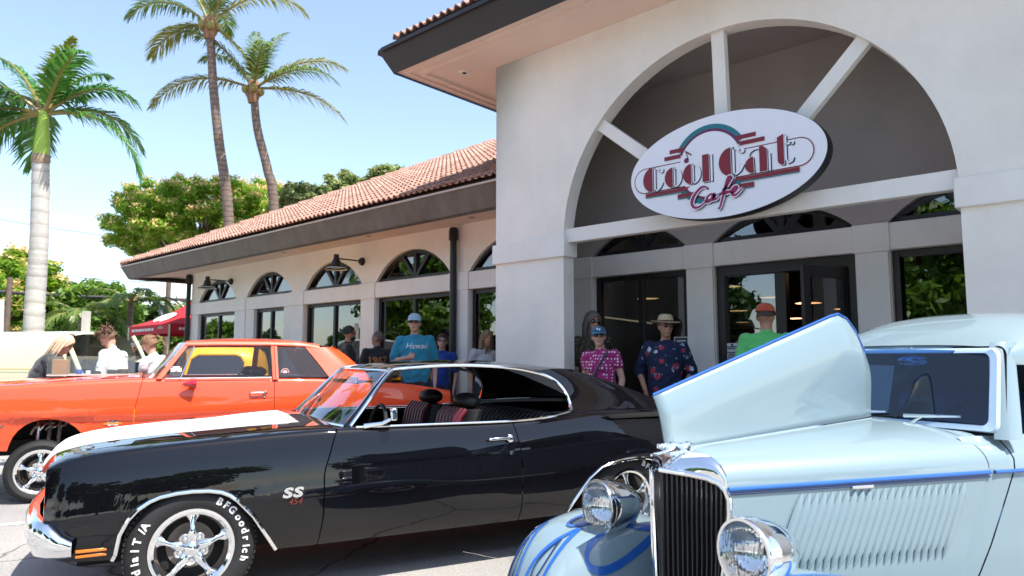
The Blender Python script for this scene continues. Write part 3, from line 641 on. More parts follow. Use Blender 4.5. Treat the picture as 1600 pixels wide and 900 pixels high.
for u, v, Y, r, lab in pend:
    p = ray_y(u, v, Y); L = empty('pendant_lamp', p, 0, 'lit wide pendant lamp '+lab, 'lamp', 'pendant lamps in the dining room')
    sh_ = MB().lathe([(.02,.12),(.05,.10),(r,.0),(r*1.01,-.01)], n=20).build('lamp_shade', shade, L)
    MB().lathe([(0,-.004),(r*.97,-.006)], n=20).build('lens', warm, L)
    MB().tube([(0,0,.1),(0,0,max(.3, 3.58-p.z))], .006, 6).build('cord', blackpaint, L)
# string of small tubes under the ceiling, seen as a pale line
tubem = mat('lit_tube', (1,.8,.5), .5, emit=((1,.75,.45), 1.1))
a, b = ray_y(818, 449, 10.5), ray_y(1010, 489, 10.5)
p, q = ray_y(940, 495, 10.2), ray_y(1018, 505, 10.2)
L = MB().tube([p, q], .014, 6).build('tube_light', tubem); tag(L, 'thin lit tube light deep in the dining room behind the standing couple', 'lamp')
p, q = ray_y(1018, 509, 11.0), ray_y(1026, 511, 11.0)
# notices on the glass
paper = mat('printed_paper', (.62,.62,.60), .7); ink = mat('printed_ink', (.05,.07,.09), .7); inkg = mat('green_ink', (.03,.2,.14), .7)
def notice(u0, u1, v0, v1, lab, dark=False):
    Y = YF+.06; a = ray_y(u0, v1, Y); b = ray_y(u1, v0, Y)
    n_ = empty('notice', (a.x, Y, a.z), 0, lab, 'notice')
    w_, h_ = b.x-a.x, b.z-a.z; MB().box((0,-.004,0),(w_,0,h_)).build('sheet', ink if dark else paper, n_, smooth=0)
    m = MB(); rr = random.Random(3)
    for k in range(9):
        z = h_*(.90-.095*k); x0_ = w_*rr.uniform(.12,.25); x1_ = w_*rr.uniform(.7,.9)
        if k in (0, 3): continue
        m.box((x0_,-.006,z-.012*h_/.35),(x1_,-.0045,z+.010*h_/.35))
    m.build('print_lines', paper if dark else ink, n_, smooth=0)
    if not dark: MB().lathe([(0,0),(.1*w_,0)], (w_/2,-.0055,h_*.9), (0,-1,0), 16).build('emblem', inkg, n_)
    else:
        m = MB(); f = .012; m.box((0,-.007,0),(w_,-.0045,f)); m.box((0,-.007,h_-f),(w_,-.0045,h_)); m.box((0,-.007,f),(f,-.0045,h_-f)); m.box((w_-f,-.007,f),(w_,-.0045,h_-f)); m.build('border', paper, n_, smooth=0)
notice(1133, 1156, 536, 566, 'white printed notice taped inside the fixed glass beside the entrance')
notice(1054, 1076, 526, 558, 'dark framed opening-hours notice on the glass behind the hatted man', True)
# ============================================================ cars
def paint(name, c, rough=.4, spec=.25): return mat(name, c, rough, coat=1.0, spec=spec)
black_car = paint('glossy_black_paint', (.003,.003,.0045), spec=0.); white_str = mat('white_stripe_paint', (.82,.82,.81), .45, spec=.2)
orange_car = paint('orange_paint', (.80,.075,.018)); ice_blue = paint('ice_blue_paint', (.205,.285,.32)); blue_pin = paint('bright_blue_paint', (.012,.10,.40)); navy_pin = paint('deep_blue_paint', (.005,.02,.10))
tinted = glass('windshield_glass', (.72,.80,.80), .07, 1.0); dark_tint = glass('smoked_side_glass', (.30,.30,.30), .06, .8); clearg = glass('clear_acrylic', (.93,.95,.95), .06, .8)
amber = mat('amber_lens', (.55,.16,.01), .25, coat=.6); red_lens = mat('red_lens', (.45,.01,.01), .2, coat=1); lensg = glass('lamp_glass', (.95,.97,1.), .12, 1.)
grey_metal = mat('cast_grey_metal', (.28,.27,.26), .45, metal=.8, vary=(14,.2)); white_let = mat('raised_white_lettering', (.75,.73,.70), .6)
red_vinyl = mat('dark_red_vinyl', (.11,.007,.014), .4); carpet = mat('black_carpet', (.008,.008,.008), .95)
def V(s, l, z): return Vector((s, -l, z))
def mirror_both(fn):
    for sd_ in (1, -1): fn(sd_)
def wheel(root, s, l, Rt, width, rimR, side, letters=None, style='torq', n=5):
    """side 1 = near (left) wheel, -1 = far; l is the lateral of the outer face"""
    H = bpy.data.objects.new('wheel', None); link(H, root); H.location = V(s, l*side, Rt); H.rotation_euler = (0, 0, 0 if side > 0 else pi)
    ax = (0,-1,0); g = .0
    m = MB().lathe([(rimR-.006,-.02),(rimR+.004,.0),(rimR+.02,.010),((Rt+rimR)/2,.014),(Rt-.035,.004),(Rt-.012,-.018),(Rt,-.05),(Rt,-width+.05),(Rt-.012,-width+.02),((Rt+rimR)/2,-width-.01),(rimR,-width)], (0,0,0), ax, 64)
    for k in range(72):                           # tread blocks at the shoulder
        a = 2*pi*k/72; c = Vector((cos(a),0,sin(a)))
        m.obox(c*(Rt-.002)+Vector((0,.045,0)), c*.005, Vector((0,.018,0)), Vector((-sin(a),0,cos(a)))*.009)
    ty = m.build('tyre', rubber, H)
    m = MB().lathe([(rimR+.006,-.004),(rimR+.004,.006),(rimR-.012,.006),(rimR-.026,-.004),(rimR-.034,-.03),(rimR-.042,-.045),(rimR-.05,-.13)], (0,0,0), ax, 56); rim = m.build('rim', chrome, H)
    MB().lathe([(.0,-.12),(rimR-.09,-.118),(rimR-.088,-.13)], (0,0,0), ax, 32).build('brake_drum', mat('rusty_drum', (.16,.13,.11), .7, vary=(20,.3)), H)
    MB().lathe([(rimR-.05,-.125),(0,-.15)], (0,0,0), ax, 32).build('wheel_back', void, H)
    for k in range(n):
        a = pi/2+2*pi*k/n; c = Vector((cos(a),0,sin(a))); t = Vector((-sin(a),0,cos(a)))
        if style == 'torq':
            MB().tube([c*.045+Vector((0,.032,0)), c*.075+Vector((0,.022,0)), c*.11+Vector((0,.026,0)), c*(rimR-.075)+Vector((0,.040,0)), c*(rimR-.036)+Vector((0,.044,0))],
                  [(.020,.030),(.022,.026),(.020,.017),(.019,.016),(.016,.036)], 10).build('spoke', chrome, rim)
        else:
            MB().obox(c*(rimR*.55)+Vector((0,.04,0)), c*(rimR*.42), Vector((0,.012,0)), t*.028).build('spoke', alu, rim)
        b = a+pi/n; cb = Vector((cos(b),0,sin(b)))
        MB().lathe([(.030,-.052),(.030,-.034),(.026,-.030),(.013,-.032),(.013,-.016),(.009,-.012),(0,-.011)], cb*.062, ax, 12).build('lug_nut', alu, rim)
    MB().lathe([(.058,-.06),(.056,-.028),(.044,-.020),(.038,-.006),(.030,.0),(.0,.003)], (0,0,0), ax, 28).build('hub_cap', chrome, rim)
    if letters:
        Lm = []; rl = (Rt+rimR)/2+.002; sz = (Rt-rimR)*.44
        for txt, a0, step in letters:
            x = 0
            for ch in txt:
                a = R(a0+x); x += step*(1.25 if ch in 'MGRT' else .62 if ch in 'il/' else .45 if ch == ' ' else 1.0)
                if ch == ' ': continue
                me = text_mesh(ch, sz, .002, bold=sz*.035); up_ = Vector((sin(a),0,cos(a))); rt_ = Vector((cos(a),0,-sin(a))); nn = rt_.cross(up_)
                o = up_*rl+Vector((0,-.0135,0))
                me.transform(Matrix(((rt_.x,up_.x,nn.x,o.x),(rt_.y,up_.y,nn.y,o.y),(rt_.z,up_.z,nn.z,o.z),(0,0,0,1))))
                me.materials.clear(); me.materials.append(white_let); link(bpy.data.objects.new('tyre_letter', me), ty)
    return H
class Body:
    """a sedan body in (s, l, z): s rearwards from the front axle, l to the left, z up"""
    def __init__(b, root, paintm, W, ztop, zbot, P, zref, hood_l, sh=.035):
        b.root, b.m, b.W, b.ztop, b.zb, b.P, b.zref, b.hl, b.sh = root, paintm, W, ztop, zbot, P, zref, hood_l, sh
    def lat(b, s, z):
        if b.zref is None: return smooth_interp(s, b.W)+smooth_interp(z, b.P)
        zt = smooth_interp(s, b.ztop); z0 = b.P[0][0]
        zn = z0+(z-z0)*(b.zref-z0)/max(zt-z0, .05)
        return smooth_interp(s, b.W)+smooth_interp(zn, b.P)
    def section(b, s_of_z, top, n=14):
        """points from the lower edge up the side and over the shoulder; s_of_z(z) gives the station"""
        zm = .65; s = s_of_z(zm); zt = smooth_interp(s, b.ztop); z0 = interp(s, b.zb); sh = b.sh; pts = []
        for k in range(n+1):
            z = z0+(zt-sh-z0)*k/n; ss = s_of_z(z); pts.append(V(ss, b.lat(ss, z), z))
        ss = s_of_z(zt); lb = b.lat(ss, zt-sh)
        pts += [V(ss, lb-sh*.22, zt-sh*.42), V(ss, lb-sh*.62, zt-sh*.1)]
        if top: pts += [V(ss, lb-sh*1.3, zt), V(ss, (lb-sh*1.3+b.hl)/2, zt+.007), V(ss, b.hl, zt+.010), V(ss, b.hl-.004, zt-.02)]
        else: pts += [V(ss, lb-sh*1.1, zt), V(ss, lb-sh*1.9, zt-.001), V(ss, lb-sh*2.0, zt-.03)]
        return pts
    def panel(b, name, fa, fb, top, side, ns=40, extra=()):
        a, c = fa(.65), fb(.65); us = sorted(set([i/ns for i in range(ns+1)]+[(x-a)/(c-a) for x in extra if a < x < c]))
        rows = []
        for u in us:
            f = (lambda u: (lambda z: fa(z)+(fb(z)-fa(z))*u))(u); rows.append(b.section(f, top))
        if side < 0: rows = [[Vector((p.x,-p.y,p.z)) for p in r] for r in rows]
        return MB().grid(rows).build(name, b.m, b.root, smooth=50)
def tube_part(pts, r, name, m, parent, n=8, side=1, k=6):
    P = [V(s, l*side, z) for s, l, z in pts]; return MB().tube(curve_pts(P, k), r, n).build(name, m, parent)
def rounded_seat(root, s, l, w_, m1, m2, zb=.42, back=.46, head=True):
    st = bpy.data.objects.new('seat', None); link(st, root); st.location = V(s, l, zb)
    m = MB()
    def pad(m, pts, wd, th):
        rows = []
        for (x, z) in pts:
            rows.append([Vector((x+th*cos(a)*.5*0+th*.5*cos(a), wd*.5*(abs(sin(a))**.5)*(1 if sin(a) >= 0 else -1)*1.0, z+0)) for a in [2*pi*k/16 for k in range(16)]])
        m.grid(rows, closeu=True); m.poly(rows[-1]); m.poly(rows[0][::-1])
    pad(m, [(.10,0),(.115,.06),(.16,.22),(.20,.36),(.225,back-.03),(.235,back)], w_, .13); m.build('backrest', m1, st)
    m = MB(); m.box((-.42,-w_/2,-.14),(.1,w_/2,.03)); m.build('cushion', m1, st, bevel=.04)
    for k in range(7):                            # raised pleats
        y = -w_*.34+w_*.68*k/6; MB().tube([(.040,y,.05),(.052,y,.15),(.086,y,.26),(.122,y,back-.05),(.17,y,back+.004)], .022, 6).build('pleat', m2, st)
    if head:
        m = MB(); m.ell((.255,0,back+.055), (.095,.14,.062), 20, 12); m.build('headrest', blk_in, st)
        pass
    return st
# ------------------------------------------------------------ black muscle car
P0 = Vector((-3.937,1.768,0)); c0 = P0-NX*.915
chev = empty('parked_car', c0, HD, 'glossy black two-door muscle car with a broad white hood stripe', 'car', 'show cars parked in front of the cafe')
cW = [(-.70,.86),(-.60,.905),(-.3,.935),(.5,.945),(1.5,.95),(2.4,.95),(3.1,.95),(3.7,.915),(4.10,.86)]
cT = [(-.70,.800),(-.64,.832),(-.5,.866),(-.2,.896),(.1,.916),(.5,.938),(.85,.945),(1.2,.940),(2.0,.937),(2.35,.957),(2.7,.985),(3.1,.985),(3.6,.968),(4.10,.92)]
cB = [(-.70,.45),(-.66,.37),(-.58,.335),(-.378,.325),(-.366,.354),(-.35,.456),(-.315,.53),(-.273,.578),(-.22,.612),(-.169,.632),(-.09,.645),(-.013,.649),(.07,.645),(.134,.633),(.18,.612),(.219,.583),(.308,.487),(.40,.345),(.444,.277),
      (.60,.272),(2.40,.272),(2.42,.294),(2.51,.441),(2.58,.515),(2.68,.586),(2.76,.612),(2.85,.629),(2.97,.636),(3.09,.632),(3.2,.61),(3.32,.53),(3.42,.40),(3.46,.30),(3.6,.32),(4.10,.40)]
cP = [(.26,-.085),(.30,-.055),(.36,-.026),(.44,-.010),(.55,-.001),(.612,.003),(.628,-.004),(.70,-.011),(.78,-.022),(.86,-.042),(.95,-.075)]
cb = Body(chev, black_car, cW, cT, cB, cP, .95, .70)
d0 = lambda z: .70+(.085*max(0, (z-.70)/.25))-(.02*max(0,(.45-z)/.2))
d1 = lambda z: 2.035-.045*max(0, (z-.72)/.25)
xs = [x for x, _ in cB]
for sd_ in (1, -1):
    fe = cb.panel('front_fender', lambda z: -.695, lambda z: d0(z)-.004, True, sd_, 50, xs)
    dr = cb.panel('door', lambda z: d0(z)+.004, lambda z: d1(z)-.004, False, sd_, 36)
    qp = cb.panel('quarter_panel', lambda z: d1(z)+.004, lambda z: 4.10, False, sd_, 56, xs)
    # arch mouldings
    for arr, par in ((cB[3:19], fe), (cB[21:33], qp)):
        pts = [V(s, sd_*(cb.lat(s, z)+.004), z) for s, z in arr]; MB().tube(pts, (.0125), 8).build('arch_moulding', chrome, par)
    if sd_ > 0:
        # handle, lock
        y = cb.lat(1.87, .83); m = MB(); m.bar(V(1.80,y+.028,.833), V(1.93,y+.03,.836), .020, .018); m.ell(V(1.80,y+.026,.833), (.02,.012,.011)); h_ = m.build('door_handle', chrome, dr, bevel=.005)
        MB().lathe([(.026,0),(.026,.024),(.018,.03),(0,.032)], V(1.945,y+.004,.832), (0,-1,0), 16).build('handle_button', chrome, h_)
        MB().lathe([(.016,0),(.015,.008),(0,.010)], V(1.955,cb.lat(1.955,.735),.735), (0,-1,0), 16).build('lock', chrome, dr)
        # SS emblem
        y = cb.lat(.52,.585)+.004
        text_obj('emblem', 'SS', .075, chrome, V(.515,y,.598), (1,0,0), (0,0,1), fe, extrude=.006, shear=.15, bold=.0035, spacing=1.12, sx=1.5)
        text_obj('emblem_number', '454', .052, mat('red_chrome', (.45,.12,.10), .3, metal=1), V(.53,y,.548), (1,0,0), (0,0,1), fe, extrude=.003, shear=.3)
        for z in (.388, .362): MB().box((-.545,-cb.lat(-.47,z)-.006,z-.008),(-.405,-cb.lat(-.47,z)+.03,z+.008)).build('marker_lamp', amber, fe, bevel=.003)
        # louvre on the sail's flank
        m = MB(); y = cb.lat(2.9,.95); m.prism([V(2.74,.915,.955), V(2.80,.915,.930), V(3.3,.915,.93), V(3.3,.905,.965)], (0,-.012,0)); m.build('quarter_vent', void, qp, smooth=0)
zt = lambda s: smooth_interp(s, cT)
def hoodz(s, l):
    b = .030*min(1, max(0, (s+.30)/.9))*(1 if abs(l) < .22 else max(0, 1-(abs(l)-.22)/.12)); b = b*b*(3-2*b/.030)/.030 if b > 0 else 0
    if s > .60: b *= max(0, 1-(s-.60)/.03)
    return zt(s)+.010+.008*(1-(l/.70)**2)+b-(.05*max(0, (-.66-s)/.06)**2)
ss_ = [-.72,-.70,-.68,-.66]+[-.63+.05*i for i in range(25)]+[.60,.63,.66,.70,.74,.78]
ls_ = [-.696,-.6,-.5,-.43,-.40,-.36,-.32,-.27,-.22,-.12,0,.12,.22,.27,.32,.36,.40,.43,.5,.6,.696]
hood = MB().grid([[V(s-.05*(1-(l/.7)**2)*(1 if s < 0 else -.4*min(1,s/.78)), l, hoodz(s, l)) for l in ls_] for s in ss_]).build('hood', black_car, chev, smooth=50)
lw = [-.43,-.40,-.36,-.32,-.27,-.22,-.12,0,.12,.22,.27,.32,.36,.40,.43]
MB().grid([[V(s-.05*(1-(l/.7)**2)*(1 if s < 0 else -.4*min(1,s/.78)), l, hoodz(s, l)+.0022) for l in lw] for s in ss_[:-4]]).build('hood_stripe', white_str, hood, smooth=50)
for l in (.455, -.455):
    MB().grid([[V(s-.05*(1-(q/.7)**2)*(1 if s < 0 else -.4*min(1,s/.78)), q, hoodz(s, q)+.0022) for q in (l-.008, l+.008)] for s in ss_[:-4]]).build('pinstripe', white_str, hood, smooth=50)
MB().lathe([(.022,0),(.022,.008),(.014,.014),(0,.014)], V(-.52,.60,hoodz(-.52,.6)), (0,0,1), 14).build('hood_pin', chrome, hood)
MB().grid([[V(.78+.02*k-(.05*(1-(l/.75)**2)*-.4), l, zt(.8)+.004-.02*k) for l in [-.74+.148*i for i in range(11)]] for k in range(6)]).build('cowl_panel', blk_in, chev, smooth=50)
# nose: dark grille, paired lamps, chrome bumper
m = MB(); m.box((-.65,-.80,.47),(-.61,.80,.795)); gr_ = m.build('grille', void, chev, smooth=0)
for z in (.55,.60,.65,.70): MB().box((-.67,-.50,z-.006),(-.65,.50,z+.006)).build('grille_bar', grey_metal, gr_, smooth=0)
for l in (-.70,-.53,.53,.70):
    hl_ = MB().lathe([(.088,0),(.088,.02),(.078,.03),(.075,.012)], V(-.65,l,.655), (-1,0,0), 24).build('headlight', chrome, chev)
    MB().lathe([(.076,.012),(.06,.026),(0,.034)], V(-.65,l,.655), (-1,0,0), 24).build('lens', mat('sealed_beam_lens', (.5,.52,.55), .1, metal=.6), hl_)
for sd_ in (1,-1):
    m = MB(); m.grid([[V(-.695,.855*sd_,z), V(-.70,.82*sd_,z), V(-.64,.80*sd_,z)] for z in (.46,.60,.70,.80)]); m.build('fender_edge', black_car, chev, smooth=0)
path = [(-.56,.93,.42),(-.61,.93,.62),(-.665,.915,1),(-.715,.86,1),(-.765,.6,1),(-.795,.3,1),(-.80,0,1)]
path = path+[(s,-l,e) for s, l, e in path[-2::-1]]
prof = [(-.03,.540),(.0,.545),(.022,.535),(.035,.50),(.034,.44),(.015,.385),(-.02,.362),(-.04,.37)]
rows = []
for i, (s, l, e) in enumerate(path):
    a = path[max(i-1,0)]; b = path[min(i+1,len(path)-1)]; d = Vector((b[0]-a[0], b[1]-a[1], 0)).normalized(); nn = Vector((d.y,-d.x,0))
    if nn.x > 0: nn = -nn
    rows.append([V(s+nn.x*o, l+nn.y*o, z-(.16*(1-e)*max(0,(z-.38)/.16))) for o, z in prof])
MB().grid(rows).build('front_bumper', chrome, chev, smooth=50)
# greenhouse
for sd_ in (1,-1):
    tube_part([(.885,.80,.946),(.985,.755,1.06),(1.10,.695,1.19),(1.185,.655,1.272),(1.26,.640,1.300),(1.65,.632,1.322),(2.05,.632,1.307),(2.30,.645,1.268),(2.45,.672,1.212),(2.525,.715,1.12),(2.535,.77,1.02),(2.50,.815,.986),(2.35,.855,.958)], .0125, 'window_trim', chrome, chev, side=sd_)
    tube_part([(.86,.765,.945),(1.165,.625,1.272),(1.20,.600,1.285)], .011, 'windshield_trim', chrome, chev, side=sd_, k=3)
    tube_part([(.90,.872,.948),(1.4,.878,.945),(2.0,.878,.942),(2.35,.862,.957)], .0085, 'belt_trim', chrome, chev, side=sd_)
    m = MB(); F = [(.87,.79,.945,.755),(.98,.755,1.06,.715),(1.09,.70,1.18,.66),(1.19,.655,1.275,.61)]
    m.grid([[V(s+.01,l*sd_,z), V(s-.025,(l+li)/2*sd_,z+.002), V(s-.02,li*sd_,z)] for s, l, z, li in F]); m.build('windshield_pillar', black_car, chev, smooth=50)
    # sail panel from window edge back to the rear glass
    Fr = [(2.31,1.278,.642),(2.46,1.215,.672),(2.53,1.12,.715),(2.545,1.03,.77),(2.52,.985,.82)]
    Rr = [(2.66,1.285,.60),(2.93,1.205,.655),(3.18,1.118,.70),(3.42,1.03,.745),(3.62,.972,.79)]
    rows = []
    for (a, za, la), (b, zb_, lb) in zip(Fr, Rr):
        rows.append([V(a+(b-a)*t, (la+(lb-la)*t+.022*sin(pi*t))*sd_, za+(zb_-za)*t+.012*sin(pi*t)) for t in [i/8 for i in range(9)]])
    MB().grid(rows).build('sail_panel', black_car, chev, smooth=60)
    rows = [[V(2.36+(3.62-2.36)*t, l*sd_, z) for l, z in ((.875-.03*t,.957+.025*sin(pi*t)),(.835-.02*t,.978+.012*sin(pi*t)),(.80,.985))] for t in [i/10 for i in range(11)]]
    MB().grid(rows).build('sail_base', black_car, chev, smooth=60)
rc = [(1.17,1.283),(1.25,1.318),(1.45,1.347),(1.9,1.360),(2.3,1.343),(2.66,1.300)]; re_ = [(1.17,1.276),(1.26,1.304),(1.65,1.328),(2.05,1.313),(2.31,1.284),(2.66,1.287)]
rows = []
for i in range(21):
    s = 1.17+(2.66-1.17)*i/20; zc_, ze = smooth_interp(s, rc), smooth_interp(s, re_); rows.append([V(s-(.05*(1-(q)**2) if i == 0 else 0), .636*q, ze+(max(zc_,ze+.006)-ze)*(1-abs(q)**2.6)) for q in [-1,-.97,-.9,-.8,-.6,-.3,0,.3,.6,.8,.9,.97,1]])
MB().grid(rows).build('roof', black_car, chev, smooth=60)
rows = []
for t in [i/6 for i in range(7)]:
    rows.append([V(.865-.09*(1-q*q)+(1.175-.865+.04*(1-q*q))*t, (.76+(.615-.76)*t)*q, .94+(1.283-.94)*t+.01*sin(pi*t)) for q in [-1+.2*i for i in range(11)]])
MB().grid(rows).build('windshield', tinted, chev)
tube_part([(1.18,.61,1.286),(1.13,.3,1.291),(1.115,0,1.293),(1.13,-.3,1.291),(1.18,-.61,1.286)], .009, 'header_trim', chrome, chev)
tube_part([(.862,.765,.943),(.80,.4,.945),(.775,0,.948),(.80,-.4,.945),(.862,-.765,.943)], .010, 'cowl_trim', chrome, chev)
rows = [[V(2.66+(3.62-2.66)*t, (.60+.19*t)*q, 1.300-.012*abs(q)*1+(.975-1.298)*t+.03*sin(pi*t)*(1-q*q)) for q in [-1+.25*i for i in range(9)]] for t in [i/6 for i in range(7)]]
MB().grid(rows).build('rear_window', dark_tint, chev)
rows = [[V(s, .86*q*(1 if s < 3.9 else .98), zt(s)+.012*(1-q*q)-.002) for q in [-1+.25*i for i in range(9)]] for s in (3.60,3.75,3.9,4.0,4.08)]
MB().grid(rows).build('trunk_lid', black_car, chev, smooth=60)
m = MB(); m.grid([[V(4.10,.85*q,.40), V(4.13,.85*q,.55), V(4.13,.85*q,.75), V(4.08,.85*q,.925)] for q in [-1+.25*i for i in range(9)]]); m.build('tail_panel', black_car, chev, smooth=60)
for l in (-.6,.6): MB().box((4.12,l-.16,.55),(4.15,l+.16,.66)).build('tail_light', red_lens, chev, bevel=.01)
MB().tube([V(4.0,.93,.48), V(4.17,.86,.48), V(4.2,0,.48), V(4.17,-.86,.48), V(4.0,-.93,.48)], (.055), 10).build('rear_bumper', chrome, chev)
# cabin
m = MB(); m.box((-.55,-.60,.24),(3.9,.60,.36)); m.build('floor_pan', void, chev, smooth=0)
m = MB(); m.box((.80,-.78,.60),(1.02,.78,.915)); m.build('dashboard', blk_in, chev, bevel=.04)
for l in (.36,-.36): rounded_seat(chev, 1.62, l, .54, blk_in, red_vinyl, .53, .47)
m = MB(); rows = [[(x, y, z) for y in (-.62,-.5,0,.5,.62)] for x, z in ((2.28,.60),(2.30,.74),(2.36,.88),(2.44,.945),(2.56,.95),(2.66,.93))]; m.grid(rows); rb = m.build('rear_bench', mat('worn_black_vinyl', (.03,.03,.03), .38), chev, smooth=60)
for k in range(17): y = -.56+.07*k; MB().tube([(2.292,y,.74),(2.352,y,.885),(2.43,y,.951),(2.54,y,.956)], .008, 6).build('pleat', blk_in, rb)
m = MB(); m.tube([V(1.18+.06*sin(a)*0+.10*cos(a)*.35, .38+.19*sin(a), .86+.185*cos(a)) for a in [2*pi*k/24 for k in range(24)]], .013, 8, closed=True); st = m.build('steering_wheel', blk_in, chev)
MB().tube([V(1.0,.38,.78), V(1.18,.38,.86)], .022, 8).build('steering_column', blk_in, st)
m = MB(); m.ell((1.36,-.10,.72), (.10,.30,.05)); m.build('console', blk_in, chev)
mr_ = MB().prism([V(1.10,.905,.985), V(1.10,.905,1.06), V(1.085,.99,1.065), V(1.085,.99,.985)], (.045,0,0)).build('side_mirror', chrome, chev, bevel=.012)
MB().tube([V(.95,.875,.950), V(1.06,.90,.965), V(1.12,.93,1.0)], [.016,.012,.010], 8).build('mirror_arm', chrome, mr_)
MB().prism([V(1.04,-.89,1.0), V(1.04,-.89,1.075), V(1.03,-.97,1.075), V(1.03,-.97,1.0)], (.05,0,0)).build('side_mirror', chrome, chev, bevel=.012)
MB().prism([V(1.10,.12,1.185), V(1.10,.12,1.235), V(1.10,-.12,1.235), V(1.10,-.12,1.185)], (.025,0,0)).build('rear_view_mirror', chrome, chev, bevel=.01)
for s, r in ((0,.335),(2.95,.34)):
    wheel(chev, s, .912, r, .235, .213, 1, [('BFGoodrich', 28, 8.8), ('Radial T/A', -128, 9.0)])
    wheel(chev, s, .912, r, .235, .213, -1)
# ------------------------------------------------------------ orange gasser
pN = Vector((-7.923,2.108,0)); cN = pN-NX*.83
nova = empty('parked_car', cN, HD, 'orange two-door sedan drag car jacked up on narrow front wheels', 'car', 'show cars parked in front of the cafe')
nW = [(-.88,.79),(-.75,.84),(-.3,.872),(.7,.885),(2.,.885),(3.2,.87),(4.2,.82)]
nT = [(-.88,1.07),(-.75,1.09),(-.4,1.112),(.2,1.145),(.66,1.163),(.95,1.166),(1.6,1.158),(2.4,1.150),(2.75,1.135),(3.2,1.09),(3.66,1.06),(4.2,.975)]
nB = [(-.88,.66),(-.75,.52),(-.31,.50),(-.295,.56),(-.27,.63),(-.23,.69),(-.18,.737),(-.12,.768),(-.05,.783),(.03,.785),(.10,.776),(.17,.750),(.23,.705),(.28,.65),(.33,.58),(.385,.50),(.5,.48),
      (2.36,.48),(2.38,.52),(2.44,.64),(2.53,.73),(2.65,.785),(2.79,.80),(2.93,.785),(3.05,.73),(3.14,.64),(3.2,.52),(3.24,.50),(4.2,.62)]
nP = [(.45,-.075),(.60,-.045),(.74,-.034),(.782,-.030),(.800,-.002),(.812,.003),(.9,.0),(1.0,-.010),(1.08,-.028),(1.16,-.05)]
nb = Body(nova, orange_car, nW, nT, nB, nP, None, .72, .04)
n0 = lambda z: .735+.055*max(0, (z-.86)/.28); n1 = lambda z: 2.085
xs = [x for x, _ in nB]
